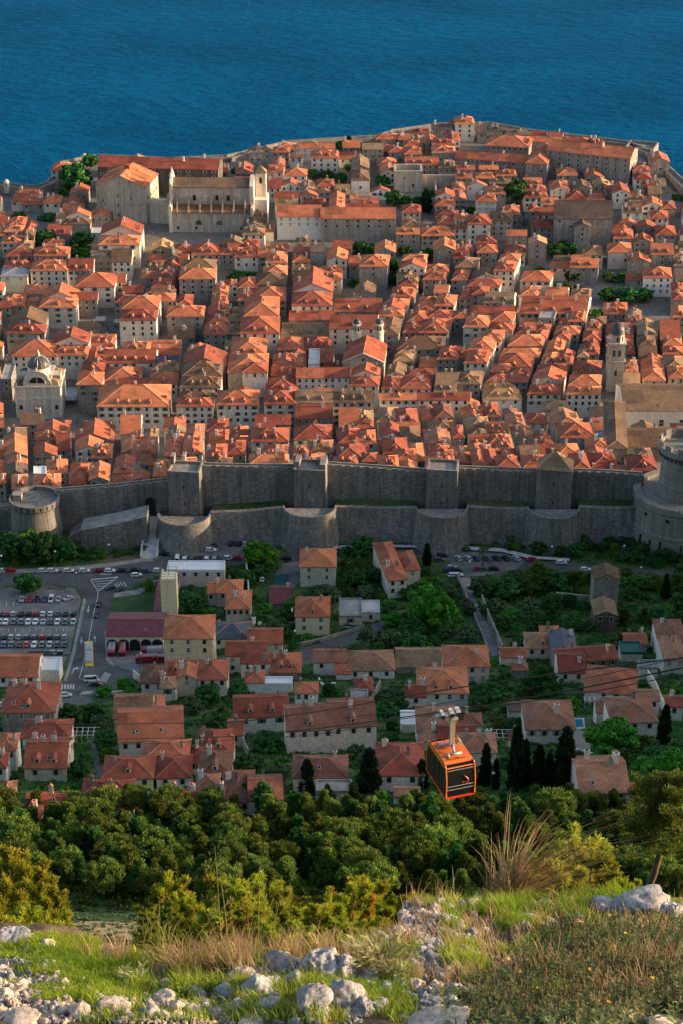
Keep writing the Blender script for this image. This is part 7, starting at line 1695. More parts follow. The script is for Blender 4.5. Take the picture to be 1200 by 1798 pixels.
for a in ((30, 1656, 84, 30, RM, 'pale rounded boulder topping the grassy mound at far left'), (8, 1656, 50, 30, RW, None), (85, 1668, 40, 24, RW, None), (36, 1697, 30, 22, RM, None), (18, 1722, 26, 20, RM, None), (10, 1750, 30, 18, RW, None), (70, 1698, 16, 12, RW, None), (140, 1784, 60, 24, RW, None), (198, 1776, 70, 34, RW, None), (120, 1760, 30, 18, RW, None), (175, 1760, 30, 18, RM, None),
          (292, 1758, 44, 26, RW, None), (312, 1772, 40, 24, RW, None), (268, 1784, 34, 22, RM, None), (340, 1780, 50, 22, RW, None), (375, 1784, 46, 22, RM, None), (300, 1742, 22, 12, RW, None), (395, 1752, 60, 34, RM, None), (348, 1750, 36, 18, RM, None),
          (490, 1716, 110, 50, RM, 'long grey crag left of the central boulders'), (455, 1752, 112, 66, RM, 'grey cracked boulder at lower left of the central group'), (562, 1716, 100, 66, RM, 'tall pale grey boulder in the middle of the central group'), (606, 1722, 54, 60, RM, None), (548, 1775, 92, 62, RM, 'smooth grey boulder at the bottom of the central group'), (612, 1764, 104, 84, RM, 'large dark fissured boulder right of the central group'), (520, 1740, 60, 40, RM, None), (470, 1775, 70, 30, RM, None), (640, 1780, 50, 34, RM, None),
          (614, 1672, 60, 44, RM, 'blocky grey boulder before the yellow young pines'), (628, 1672, 34, 28, RM, None), (668, 1662, 52, 32, RM, None), (700, 1650, 50, 26, RM, None), (722, 1640, 30, 18, RM, None), (765, 1601, 34, 24, RM, 'grey block at the top left of the scree slope'), (730, 1628, 26, 26, RM, None), (790, 1598, 30, 20, RM, None), (755, 1628, 26, 20, RM, None), (748, 1660, 40, 24, RM, None), (733, 1680, 26, 22, RM, None), (775, 1668, 34, 20, RM, None), (760, 1690, 40, 22, RM, None), (790, 1650, 30, 20, RM, None), (728, 1700, 30, 18, RM, None), (730, 1732, 36, 20, RW, None), (765, 1738, 34, 34, RW, None), (795, 1742, 34, 20, RW, None),
          (700, 1732, 30, 18, RM, None), (757, 1775, 60, 34, RM, None), (790, 1770, 40, 26, RM, None), (808, 1746, 40, 30, RW, None), (825, 1760, 30, 24, RM, None), (815, 1652, 26, 14, RM, None), (812, 1670, 24, 16, RM, None), (850, 1638, 22, 14, RM, None), (880, 1724, 40, 18, RW, None), (935, 1620, 44, 14, RM, None), (900, 1580, 26, 16, RM, None), (960, 1622, 30, 12, RM, None), (1016, 1632, 40, 14, RM, None), (855, 1600, 20, 12, RM, None), (820, 1700, 26, 14, RM, None),
          (1135, 1606, 150, 40, RM, 'broad white limestone slab at right among dry stems'), (1060, 1600, 80, 24, RM, 'low grey slab left of the broad white limestone'), (1185, 1612, 60, 40, RM, None), (1170, 1806, 110, 26, RW, 'flat pale slab cut by the bottom right corner'), (1100, 1794, 50, 20, RW, None), (760, 1815, 170, 16, RW, 'long flat pale rock along the bottom edge'), (40, 1796, 100, 20, RW, None), (440, 1798, 80, 14, RW, None)):
    rock(a[0], a[1], a[2], a[3], a[4], a[5], d=None)
for i in range(60):         # outcrop between the central boulders and along the right ridge
    if i < 38: x, y, w_ = rnd.uniform(405, 700), rnd.uniform(1695, 1795), rnd.uniform(22, 52)
    else: x, y, w_ = rnd.uniform(800, 1080), rnd.uniform(1578, 1650), rnd.uniform(14, 32)
    rock(x, y, w_, w_ * rnd.uniform(.45, .8), RM)
for i in range(190):        # scree and loose stones
    z_ = rnd.random()
    if z_ < .55: x, y = rnd.uniform(708, 835), rnd.uniform(1592, 1790)
    elif z_ < .8: x, y = rnd.uniform(0, 420), rnd.uniform(1740, 1796)
    else: x, y = rnd.uniform(0, 120), rnd.uniform(1680, 1790)
    w_ = rnd.uniform(12, 34) if z_ < .55 else rnd.uniform(9, 24); rock(x, y, w_, w_ * rnd.uniform(.5, .8), RW if rnd.random() < (.3 if z_ < .45 else .75) else RM[4:])
# gravel (uncountable)
def gravel(n, zones, size, mat, seed, label):
    g = random.Random(seed); Vs, Fs = [], []; v0, f0 = ICO[1]; k = 0; nv = 0
    while k < n:
        z = g.choices(zones, [q_[4] for q_ in zones])[0]; p = fhit(g.uniform(z[0], z[1]), g.uniform(z[2], z[3])); k += 1
        if p is None or nz(p.x, p.y, 1.5, 3) < -.25: continue
        s_ = g.uniform(*size) * (2 if g.random() < .08 else 1); M = Matrix.Rotation(g.uniform(0, 6.28), 3, Vector((g.gauss(0, 1), g.gauss(0, 1), g.gauss(0, 1)))); sx = np.array([1, g.uniform(.6, 1), g.uniform(.45, .8)]) * s_
        v = (v0 * (1 + .28 * np.array([[g.uniform(-1, 1)] for _ in v0])) * sx) @ np.array(M).T + np.array(p) + np.array([0, 0, s_ * .25]); Vs.append(v); Fs.append(f0 + nv); nv += len(v0)
    me = bpy.data.meshes.new('gravel'); me.from_pydata(np.concatenate(Vs).tolist(), [], np.concatenate(Fs).tolist()); me.materials.append(MATS[mat]); me.update(); tag(link('gravel', me), label, 'gravel', None, 'stuff')
gravel(5200, [(-10, 440, 1725, 1800, 5), (-10, 90, 1665, 1760, 1.5), (700, 850, 1590, 1800, 3), (820, 960, 1600, 1800, 1)], (.008, .022), 'gravel', 4, 'warm pale rubble and gravel spilling over the bank at bottom left')
gravel(2600, [(700, 840, 1600, 1800, 3), (400, 720, 1690, 1800, 1.5), (-10, 120, 1660, 1760, 1)], (.012, .03), 'limestone', 8, 'grey broken stones of the scree between boulders')
# grass blades
def blades(name, spec, mats, seed, label, cat, kind='stuff', parent=None):
    """spec: iterable of (base Vector, height, lean vector, width, mat index)"""
    V, F, Mi = [], [], []; n = 0
    for (b, h, ln, w, mi) in spec:
        d = Vector((ln[0], ln[1], 0)); sdv = Vector((1, .25, 0)).normalized() * w / 2 if abs(ln[0]) < abs(ln[1]) * 3 else Vector((.6, .8, 0)) * w / 2
        p0 = b - Vector((0, 0, .01)); p1 = b + Vector((0, 0, h * .45)) + d * .25 * h; p2 = b + Vector((0, 0, h * .8)) + d * .62 * h; p3 = b + Vector((0, 0, h * .97)) + d * h
        V += [p0 - sdv, p0 + sdv, p1 + sdv * .85, p1 - sdv * .85, p2 + sdv * .5, p2 - sdv * .5, p3]; F += [(n, n + 1, n + 2, n + 3), (n + 3, n + 2, n + 4, n + 5), (n + 5, n + 4, n + 6)]; Mi += [mi] * 3; n += 7
    me = bpy.data.meshes.new(name); me.from_pydata([tuple(p) for p in V], [], F)
    for m in mats: me.materials.append(MATS[m])
    me.polygons.foreach_set('material_index', Mi); me.update(); o = link(name, me, parent)
    if label: tag(o, label, cat, None, kind)
    return o
def grass_zone(n, zones, hr, seed, mats=(.75, .25), w=.006, tuft=True, thr=-.15, ns=1.7):
    g = random.Random(seed); out = []; k = 0
    while k < n:
        z = g.choices(zones, [q_[4] for q_ in zones])[0]; p = fhit(g.uniform(z[0], z[1]), g.uniform(z[2], z[3])); k += 1
        if p is None: continue
        dn = nz(p.x, p.y, ns, seed)
        if dn < thr: continue
        for q_ in range(g.choice((6, 9, 12)) if tuft else 1):
            b = p + Vector((g.gauss(0, .03), g.gauss(0, .03), 0)); b.z = fgz(b.x, b.y); h = g.uniform(*hr) * (.7 + .8 * max(0, dn)); a = g.uniform(0, 6.28); l = g.uniform(.1, .7)
            out.append((b, h, (l * math.cos(a), l * math.sin(a)), w * g.uniform(.6, 1.2), 0 if g.random() < mats[0] else 1))
    return out
blades('grass', grass_zone(5600, [(780, 1110, 1570, 1700, 4), (800, 1000, 1690, 1798, 1.6), (850, 1200, 1580, 1640, 1), (740, 800, 1580, 1620, .5)], (.04, .14), 1, (.66, .34), thr=-.12, ns=3.2), ['grass_green', 'grass_olive'], 1, 'bright green grass covering the right hand mound', 'grass')
blades('grass', grass_zone(3000, [(-10, 170, 1650, 1730, 3), (60, 260, 1690, 1760, 2), (150, 460, 1760, 1798, .4)], (.03, .10), 2, (.75, .25), thr=-.3), ['grass_green', 'grass_olive'], 2, 'yellow green grass tufts on the left mound', 'grass')
blades('grass', grass_zone(4200, [(230, 470, 1660, 1745, 3), (400, 720, 1650, 1760, 3), (600, 730, 1660, 1790, 1), (420, 720, 1740, 1798, 1)], (.04, .16), 3, (.45, .55), thr=-.12, ns=2.6), ['grass_green', 'grass_olive'], 3, 'taller darker green grass in the hollow between the mounds', 'grass')
blades('dry_grass', grass_zone(850, [(190, 460, 1650, 1740, 1.2), (350, 720, 1640, 1720, 2), (720, 1200, 1580, 1760, 2)], (.08, .28), 4, (1, 0), .005), ['grass_dry'], 4, 'scattered dry straw coloured stems over the whole bank', 'dry grass')
# dry tussock plume
def tussock(px, py, n, hr, spread, label, seed, mats=('grass_dry',), bias=0, w=.006, name='grass_tussock'):
    p = fhit(px, py) or fhit(px, py + 12); g = random.Random(seed); sp = []; t = thing(name, label, 'grass tussock', p)
    for i in range(n):
        a = g.gauss(bias, spread); h = g.uniform(*hr) * (1 if abs(a - bias) < spread * 1.3 else .7); b = Vector((g.gauss(0, .05), g.gauss(0, .05), 0)); sp.append((b, h * math.cos(a * .8), (math.tan(max(-1.15, min(1.15, a))) * 1.25, g.uniform(-.3, .3)), w * g.uniform(.6, 1.1), g.randrange(len(mats))))
    blades('stems', sp, list(mats), seed, None, None, parent=t)['kind'] = 'stuff'; 
    return t, p
tussock(893, 1578, 210, (.35, 1.05), .42, 'large fan of long dry straw stems crowning the right mound', 1, bias=.55, w=.011)
tp2, pp = tussock(893, 1580, 380, (.10, .26), .8, 'dense pinkish dry thatch at the root of the long straw fan', 2, bias=.3, name='dry_thatch')
tussock(868, 1575, 26, (.45, .68), .16, 'thin upright dry stems left of the straw fan', 3, bias=0)
tussock(285, 1690, 60, (.15, .42), .35, 'tan stems rising from the hollow, left of centre', 5, ('grass_dry', 'grass_olive'), .1); tussock(318, 1698, 70, (.12, .30), .6, 'bent dry tuft beside the tan stems', 6, bias=-.2)
tussock(360, 1690, 40, (.15, .35), .3, 'sparse dry stems right of the bent tuft', 7, ('grass_dry', 'grass_olive')); tussock(500, 1672, 60, (.1, .28), .3, 'row of dry stalks before the yellow pines', 8); tussock(432, 1690, 60, (.12, .3), .3, 'green and straw stems left of the central crag', 9, ('grass_olive', 'grass_dry')); tussock(160, 1690, 30, (.15, .38), .4, 'a few tall green stalks behind the left mound', 10, ('grass_olive', 'grass_dry'))
tussock(778, 1588, 12, (.12, .38), .2, 'few dry brown stalks at the top of the scree', 12); tussock(980, 1588, 40, (.12, .35), .7, 'green and dry arching stems right of the straw fan', 13, ('grass_olive', 'grass_dry'), .6); tussock(1012, 1580, 50, (.08, .2), .6, 'yellow green arching blades beside the low grey slab', 14, ('grass_green', 'grass_olive'), .2)
# oat stalks
def oat(px, pyb, pyt, lean, label, seed):
    p = fhit(px, pyb) or fhit(px, pyb + 20); s = FP / pix(p)[2]; h = (pyb - pyt) / s / cP; g = random.Random(seed); t = thing('oat_stalk', label, 'oat stalk', p, 0, 'wild oat stalks in the foreground'); mb = MB()
    pts = [(lean * k_ * k_ * h, 0, h * k_) for k_ in (0, .25, .5, .75, 1)]; mb.tube(pts, [.004, .0035, .003, .0025, .0015], 4); part('stem', mb, ['grass_olive'], t)
    C, A, B = [], [], []
    for i in range(16):
        k_ = g.uniform(.66, 1.0); x0 = lean * k_ * k_ * h; side = g.choice((-1, 1)); r_ = g.uniform(.0, .07) * (1.2 - k_) * 3.2; q_ = Vector((x0 + side * r_, g.uniform(-.02, .02), h * k_ - r_ * .45))
        C.append(q_); A.append((.0028, 0, 0)); B.append((side * .003, 0, .013))
    link('seed_heads', quads_mesh('seed_heads', C, A, B, ['grass_dry']), t)
oat(391, 1712, 1466, -.02, 'tallest wild oat stalk with hanging seed heads, left of centre', 1); oat(455, 1712, 1505, .03, 'second tall oat stalk with drooping seeds by the yellow pines', 2); oat(478, 1700, 1545, .12, 'shorter oat stalk leaning right beside two taller ones', 3); oat(364, 1690, 1605, .02, 'short straight oat stem left of the tallest stalk', 4); oat(250, 1700, 1590, .2, 'oat stem leaning right at the left hollow', 5); oat(280, 1690, 1568, .05, 'slim upright oat stem in the left hollow', 6); oat(330, 1700, 1565, .55, 'strongly leaning oat stem in the left hollow', 7); oat(405, 1725, 1520, -.05, 'bent green oat stem just right of the tallest stalk', 8)
# leafy sage plants
def leafy(px, py, n, rad, leaf, mat, label, seed, name='leafy_plant', cat='plant', up=.6):
    p = fhit(px, py) or fhit(px, py + 10); g = random.Random(seed); t = thing(name, label, cat, p); C, A, B = [], [], []; mb = MB()
    for i in range(n):
        a = g.uniform(0, 6.28); ln = g.uniform(.2, 1) * rad; hh = g.uniform(.3, 1) * rad * up * 1.6; tip = Vector((ln * math.cos(a), ln * math.sin(a) * .8, hh))
        mb.tube([(0, 0, 0), tip * .5 + Vector((0, 0, hh * .2)), tip], [.003, .0025, .0015], 3)
        for j in range(5):
            d = Vector((math.cos(a + g.uniform(-1.2, 1.2)), math.sin(a + g.uniform(-1.2, 1.2)), g.uniform(.1, .9))).normalized(); L = leaf * g.uniform(.6, 1.1); c = tip * (1 - .1 * j) + d * L * .8; C.append(c); B.append(d * L); q_ = d.cross(Vector((g.uniform(-.3, .3), g.uniform(-.3, .3), 1))).normalized(); A.append(q_ * L * .26)
    part('stems', mb, ['grass_olive'], t)['kind'] = 'stuff'; link('leaves', quads_mesh('leaves', C, A, B, [mat], tri=True), t); return t
leafy(668, 1708, 46, .26, .045, 'sage_leaf', 'silvery sage like plant with long leaves right of the central boulders', 1); leafy(695, 1722, 20, .16, .035, 'sage_leaf', 'smaller silvery plant joining the scree', 2); leafy(243, 1728, 16, .14, .035, 'sage_leaf', 'pale silvery flowering plant in the left hollow', 3); leafy(215, 1722, 10, .12, .03, 'sage_leaf', 'narrow pale plant at the left edge of the hollow', 4)
leafy(325, 1755, 60, .12, .012, 'grass_green', 'low yellow green cushion plant above the loose stones', 5, 'cushion_plant'); leafy(490, 1695, 60, .12, .012, 'grass_green', 'yellow green cushion above the long grey crag', 6, 'cushion_plant'); leafy(408, 1712, 90, .14, .012, 'herb_leaf', 'grey twiggy cushion shrub left of the long grey crag', 7, 'cushion_plant')
# herb shrubs, dry stalks and flowers at bottom right
def herb(px, py, n, h, label, seed, flowers=2, wd=.16):
    p = fhit(px, py) or fhit(px, py - 20); g = random.Random(seed); t = thing('herb_shrub', label, 'shrub', p, 0, 'dry herb shrubs at bottom right'); mb = MB(); C, A, B = [], [], []; F1, F2, F3 = [], [], []
    for i in range(n):
        bx_, by_ = g.gauss(0, wd), g.gauss(0, wd); b = Vector((bx_, by_, fgz(p.x + bx_, p.y + by_) - p.z)); hh = h * g.uniform(.5, 1.15); l = Vector((g.gauss(0, .12), g.gauss(0, .1), 1)).normalized(); tip = b + l * hh; mb.tube([b, b + l * hh * .5 + Vector((g.gauss(0, .004), 0, 0)), tip], [.0024, .002, .0014], 3, 0)
        for j in range(16):
            k_ = g.uniform(.02, .72) ** 1.1; c = b + l * hh * k_; a = g.uniform(0, 6.28); d = Vector((math.cos(a), math.sin(a), g.uniform(.0, .8))).normalized(); L = g.uniform(.014, .036) * (1.3 - k_); C.append(c + d * L); B.append(d * L); A.append(d.cross(Vector((0, 0, 1))).normalized() * L * .36)
        for j in range(g.choice((0, 1, 2, 3))):
            F1.append(b + l * hh * (1 - .09 * j)); F2.append((.0035, 0, 0)); F3.append((0, .002, .006))
            F1.append(b + l * hh * (1 - .09 * j)); F2.append((0, .0035, 0)); F3.append((.002, 0, .006))
    part('stems', mb, ['grass_dry'], t)['kind'] = 'stuff'; link('leaves', quads_mesh('leaves', C, A, B, ['herb_leaf'], tri=True), t)
    if F1: link('seed_heads', quads_mesh('seed_heads', F1, F2, F3, ['grass_dry' if seed % 3 else 'bark']), t)['kind'] = 'stuff'
    C, A, B = [], [], []
    for i in range(flowers):
        c = Vector((g.gauss(0, wd), g.gauss(0, wd) - .03, h * g.uniform(.75, 1.15)))
        for j in range(10): a = g.uniform(0, 6.28); d = Vector((math.cos(a), math.sin(a), g.uniform(-.2, .8))).normalized(); C.append(c + d * .006); B.append(d * .007); A.append(d.cross(Vector((.1, .2, 1))).normalized() * .004)
    if flowers: link('flowers', quads_mesh('flowers', C, A, B, ['flower_yellow']), t)
HP = [(890, 1750), (930, 1730), (965, 1705), (1000, 1690), (1040, 1680), (1080, 1665), (1120, 1655), (1160, 1660), (1195, 1665), (905, 1790), (945, 1775), (985, 1755), (1025, 1735), (1065, 1720), (1105, 1712), (1145, 1710), (1185, 1715), (960, 1798), (1005, 1790), (1050, 1775), (1095, 1765), (1140, 1760), (1180, 1765), (1060, 1800), (870, 1800), (1010, 1650), (1060, 1632), (1100, 1625), (1150, 1630), (1190, 1640), (860, 1770)]
OR = ['first', 'second', 'third', 'fourth', 'fifth', 'sixth', 'seventh', 'eighth', 'ninth', 'tenth']
for i, (x, y) in enumerate(HP): herb(x, y, 60, .21 if y > 1640 else .13, None, 50 + i, 1 if i % 2 else 0)
# young pines just beyond the bank, with real shoots
def young_pine(seed, H_, rad, mat, rust=.0, nb=26):
    g = random.Random(seed); gn = np.random.default_rng(seed); mb = MB(); mb.tube([(0, 0, -.6), (.03 * H_, 0, H_ * .5), (0, 0, H_ * .97)], [.022 * H_, .014 * H_, .004 * H_], 6); C, A, B, Mi = [], [], [], []
    shoots = [((0, 0, H_ * .9), (0, 0, H_ * 1.06))]
    for i in range(nb):
        z = H_ * (.1 + .85 * (i / nb) ** .9); a = i * 2.4 + g.uniform(-.3, .3); L = rad * (1.15 - .85 * z / H_) * g.uniform(.75, 1.15); e = Vector((L * math.cos(a), L * math.sin(a), L * .55)); s_ = Vector((0, 0, z)); mb.tube([s_, s_ + e * .5 + Vector((0, 0, -.03)), s_ + e], [.010 * H_ * .6, .006 * H_ * .6, .003 * H_ * .5], 4)
        for j in range(7):
            k_ = g.uniform(.25, 1); q_ = s_ + e * k_; d = (e.normalized() * .5 + Vector((g.gauss(0, .4), g.gauss(0, .4), g.uniform(.5, 1.2)))).normalized(); shoots.append((q_, q_ + d * g.uniform(.25, .5) * (.4 + H_ * .09)))
    for (a0, a1) in shoots:
        a0 = np.array(a0); a1 = np.array(a1); n = 120; t_ = gn.uniform(0, 1, n); c = a0 + (a1 - a0) * t_[:, None]; ax = (a1 - a0) / np.linalg.norm(a1 - a0); d = rvec(gn, n); d = d + ax * 1.1; d /= np.linalg.norm(d, axis=1)[:, None]; L = (.045 + .011 * H_) * gn.uniform(.7, 1.2, n); b = d * L[:, None]; w_ = np.cross(b, rvec(gn, n)); w_ /= np.linalg.norm(w_, axis=1)[:, None]
        C.append(c + b * .8); B.append(b); A.append(w_ * (.003 + .0013 * H_)); ru = g.random() < rust; Mi.append(np.full(n, 1 if ru else 0))
    return quads_mesh('crown', np.concatenate(C), np.concatenate(A), np.concatenate(B), [mat, 'leaf_rust'], np.concatenate(Mi)), mb.mesh('trunk', ['bark'], smooth=True)
YP = [young_pine(60 + i, 5.2, 1.5, 'leaf_pine_young', (.0, .03, .14, .2)[i], 34) for i in range(4)]
def yp(px, pytop, hm, dist, i, label, wide=1.0):
    r = ray(px, pytop); Y = dist; t = Y / r.y; top = Vector((r.x * t, Y, CZ + r.z * t)); c, k_ = YP[i]; s_ = hm / 5.4; o = thing('young_pine', label, 'pine', (top.x, Y, top.z - hm), rnd.uniform(0, 6.28)); 
    gz = T(top.x, Y); 
    a = link('crown', c, o); b = link('trunk', k_, o); a.scale = b.scale = (s_ * wide * .82, s_ * wide * .82, s_)
    if top.z - hm > gz:      # stand it on the ground: lengthen the trunk below the crown
        mb = MB(); mb.tube([(0, 0, gz - (top.z - hm) - .5), (0, 0, .3)], [.03 * hm, .02 * hm], 6); part('trunk', mb, ['bark'], o)
    return o
for a in ((20, 1505, 9, 62, 0, 'tallest sunlit yellow pine at the left edge', 1.1), (52, 1530, 8, 60, 1, 'sunlit yellow pine second from the left edge', 1), (-8, 1560, 7, 50, 0, 'yellow pine cut by the left edge', 1.2), (78, 1562, 6, 55, 1, 'shorter yellow pine right of the two tall ones at left', 1.1), (85, 1610, 4.5, 48, 0, 'low bushy pine behind the left mound', 1.3), (38, 1600, 5, 46, 1, 'bushy pine behind the left mound top', 1.3),
          (296, 1550, 6.4, 78, 1, 'rounded yellow green pine alone in the clearing', 1.5), (258, 1600, 3, 70, 0, 'small yellow pine left of the rounded pine', 1.2), (312, 1580, 4.4, 76, 0, 'small yellow pine right of the rounded pine', 1.4),
          (395, 1545, 3.6, 34, 2, 'young pine with rusty tips behind the tallest oat', 1.1), (420, 1552, 3.2, 32, 0, 'yellow young pine left of the second oat', 1.2), (448, 1545, 3.6, 34, 0, 'yellow young pine behind the second oat', 1.1), (478, 1562, 3.2, 34, 1, 'yellow young pine right of the second oat', 1.2), (500, 1592, 2.6, 34, 0, 'small young pine in the centre row', 1.4), (532, 1590, 2.8, 36, 2, 'small rusty tipped pine in the centre row', 1.3), (580, 1578, 3.2, 36, 3, 'pine with orange tips behind the blocky boulder', 1.1), (560, 1600, 2.4, 34, 0, 'low pine left of the blocky boulder', 1.5),
          (622, 1560, 3.6, 37, 3, 'tall orange tipped young pine in the centre', 1.2), (646, 1552, 3.8, 38, 2, 'tallest young pine of the centre row', 1.2), (668, 1575, 3.2, 38, 0, 'young pine right of the tallest centre pine', 1.2), (695, 1585, 3, 38, 3, 'rusty pine at the right end of the centre row', 1.2), (720, 1584, 3, 38, 3, 'last orange tipped pine before the scree', 1.1), (610, 1620, 2, 32, 0, 'lowest pine behind the blocky boulder', 1.6), (440, 1600, 2.6, 31, 1, 'low pine between the two tall oats', 1.5), (375, 1600, 2.4, 31, 2, 'low rusty pine left of the tallest oat', 1.5), (520, 1630, 2, 30, 1, 'low pine above the row of dry stalks', 1.8), (480, 1625, 2, 30, 0, 'low pine above the central crag', 1.8), (670, 1622, 2, 32, 1, 'low pine above the sage plant', 1.6)):
    yp(*a[:5], a[5], a[6])
for a in ((1010, 1475, 9, 75, 0, 'tall yellow pine right of the straw fan', 1.5), (1040, 1500, 8, 72, 1, 'yellow pine with ragged top behind the low grey slab', 1.4), (985, 1520, 7, 70, 1, 'darker pine low behind the straw fan', 1.4), (930, 1530, 6, 70, 0, 'low yellow pine hidden by the straw fan', 1.4), (1068, 1556, 3.4, 45, 0, 'small yellow green pine above the broad white slab', 1.1), (1100, 1545, 4, 60, 1, 'small pine left of the leaning pine trunk', 1.2)): yp(*a[:5], a[5], a[6])
# big leaning pine at right
def big_pine():
    base = None; r = ray(1136, 1565); Y = 95; t_ = Y / r.y; p = Vector((r.x * t_, Y, CZ + r.z * t_)); t = thing('leaning_pine', 'large pine with leaning bare trunk and ragged sunlit crown at right', 'pine', (p.x, Y, p.z)); s = FP / pix(p)[2]
    mb = MB(); gz = T(p.x, Y) - p.z - 1
    P_ = [(0, 0, gz), (0, 0, 0), (.35, 0, 1.3), (.55, 0, 2.6), (.5, 0, 4), (.7, 0, 5.6), (.6, 0, 7.2)]; mb.tube(P_, [.3, .26, .22, .19, .15, .1, .04], 8); g = random.Random(4); gn = np.random.default_rng(4); C, A, B = [], [], []
    for i in range(46):
        z = 3.2 + 4.4 * (i / 46); a = i * 2.4; L = g.uniform(1.0, 3.0) * (1.15 - .6 * (z - 2.4) / 5.2); s0 = Vector((.55, 0, z)); e = Vector((L * math.cos(a), L * math.sin(a), L * .25)); mb.tube([s0, s0 + e * .5 + Vector((0, 0, -.1)), s0 + e], [.06, .04, .015], 4)
        for j in range(5):
            k_ = g.uniform(.45, 1.05); q_ = s0 + e * k_ + Vector((g.gauss(0, .22), g.gauss(0, .22), g.uniform(0, .3))); n = 90; v = rvec(gn, n); c = np.array(q_) + v * np.array([.3, .3, .22]); d = v + np.array([0, 0, .7]); d /= np.linalg.norm(d, axis=1)[:, None]; b = d * .10; w_ = np.cross(b, rvec(gn, n)); w_ /= np.linalg.norm(w_, axis=1)[:, None]; C.append(c); B.append(b); A.append(w_ * .022)
    part('trunk', mb, ['bark'], t, smooth=True); link('crown', quads_mesh('crown', np.concatenate(C), np.concatenate(A), np.concatenate(B), ['leaf_pine']), t)
big_pine()
# ------------------------------------------------------------------ labels that single things out
LMK = [('the domed church', 70, 680), ('the dark domed bell tower', 1080, 640), ('the huge buttressed church', 380, 365), ('the massive stained church', 220, 330), ('the long grey convent', 630, 390), ('the large grey roofed palace', 1035, 400),
       ('the huge seafront monastery', 1020, 280), ('the twin domed turrets', 646, 585), ('the roofless ruin', 715, 315), ('the round fortress', 1180, 830), ('the pyramid roofed wall tower', 973, 830), ('the pale topped wall tower', 543, 830),
       ('the leftmost square wall tower', 322, 830), ('the round wall tower', 60, 880), ('the third square wall tower', 775, 830), ('the solar panel roof', 293, 625), ('the green terrace market', 160, 560)]
LML = [('the fire station house', 328, 1120), ('the yellow bus', 158, 1155), ('the orange cable car', 790, 1340), ('the largest bright tree', 757, 1050), ('the clipped round tree', 460, 975), ('the turquoise pool', 1017, 1270), ('the tall abandoned house', 1065, 1010),
       ('the white flat canopy', 82, 1165), ('the flat workshop roof', 345, 993), ('the L shaped house', 710, 990), ('the right car park', 850, 985), ('the lane junction', 170, 1200), ('the concrete yard', 1020, 1300), ('the flat grey terrace', 587, 1380)]
ORD = ['nearest'] + [w_ + ' nearest' for w_ in ('second', 'third', 'fourth', 'fifth', 'sixth', 'seventh', 'eighth', 'ninth', 'tenth', 'eleventh', 'twelfth', 'thirteenth', 'fourteenth', 'fifteenth', 'sixteenth', 'seventeenth', 'eighteenth', 'nineteenth', 'twentieth', 'twenty first', 'twenty second', 'twenty third', 'twenty fourth', 'twenty fifth', 'twenty sixth', 'twenty seventh', 'twenty eighth', 'twenty ninth', 'thirtieth')] + ['outer'] * 80
def assign(items, lmk, desc):
    cells = {}
    for it in items:
        best = min(lmk, key=lambda l: (it['x'] - l[1]) ** 2 + (1.6 * (it['y'] - l[2])) ** 2); dx, dy = it['x'] - best[1], 1.6 * (it['y'] - best[2])
        if abs(dx) > abs(dy): d = 'right of' if dx > 0 else 'left of'
        else: d = 'below' if dy > 0 else 'above'
        cells.setdefault((desc(it), best[0], d), []).append((dx * dx + dy * dy, it))
    for (ds, lm, d), L in cells.items():
        L.sort(key=lambda q_: q_[0])
        for k, (_, it) in enumerate(L):
            o = ORD[k] + ' ' if len(L) > 1 else ''
            lab = (ds + ', ' + (o + 'such one ' if o else '') + d + ' ' + lm)
            w_ = lab.split()
            if len(w_) > 16: lab = lab.replace('such one ', ''); w_ = lab.split()
            it['o']['label'] = ' '.join(w_[:16])
WD = dict(g='grey stone', c='cream', w='white', p='pinkish', y='yellow', d='dark stone'); RD = dict(o='orange', r='dark red', b='weathered brown', g='grey brown', p='faded pink', t='patchy', y='sandy', k='orange'); SD = dict(x='gabled', y='front gabled', h='hipped', f='flat', s='sloping')
hs = [h_ for h_ in HOUSES if not h_['label']]
def hd(h_):
    size = 'narrow' if h_['x1'] - h_['x0'] < 26 else ('long' if h_['x1'] - h_['x0'] > 55 else '')
    if h_['typ'] == 'f': return ' '.join((size + ' ' + WD[h_['wall']] + ' flat roofed building').split())
    return ' '.join((size + ' ' + WD[h_['wall']] + ' house with ' + SD[h_['typ']] + ' ' + RD[h_['roof']] + ' roof').split())
assign([h_ for h_ in hs if h_['zone'] == 'town'], LMK, hd); assign([h_ for h_ in hs if h_['zone'] != 'town'], LML, hd)
for h_ in hs:
    if h_['zone'] == 'town': h_['o'].name = {'h': 'stone_house' if h_['wall'] == 'g' else 'hipped_house', 'x': 'gabled_house', 'y': 'gabled_house', 'f': 'flat_roofed_house', 's': 'shed'}[h_['typ']]; h_['o']['group'] = 'tightly packed houses of the old town'
    else: h_['o'].name = 'garden_house' if h_['typ'] != 'f' else 'flat_garage'; h_['o']['group'] = 'red roofed houses on the slope outside the walls'
MD = dict(leaf_dark='dark green', leaf_bright='bright green', leaf_olive='grey green', leaf_pine='olive green', leaf_cypress='blackish', leaf_pine_young='yellow')
KD = dict(round='broadleaf tree', pine='pine', umbrella='umbrella pine', cypress='cypress', bush='bush')
tw = [t_ for t_ in TLIST if not t_['label'] and 'wood' not in t_]
def td(t_): return ('large ' if t_['rad'] > 4 else 'small ' if t_['rad'] < 1.9 else '') + MD[t_['mat']] + ' ' + KD[t_['kind']]
assign([t_ for t_ in tw if t_['y'] < 900], LMK, td); assign([t_ for t_ in tw if t_['y'] >= 900], LML, td)
for t_ in tw: t_['o']['group'] = ('trees and bushes inside the old town' if t_['y'] < 900 else 'trees and bushes among the lower houses')
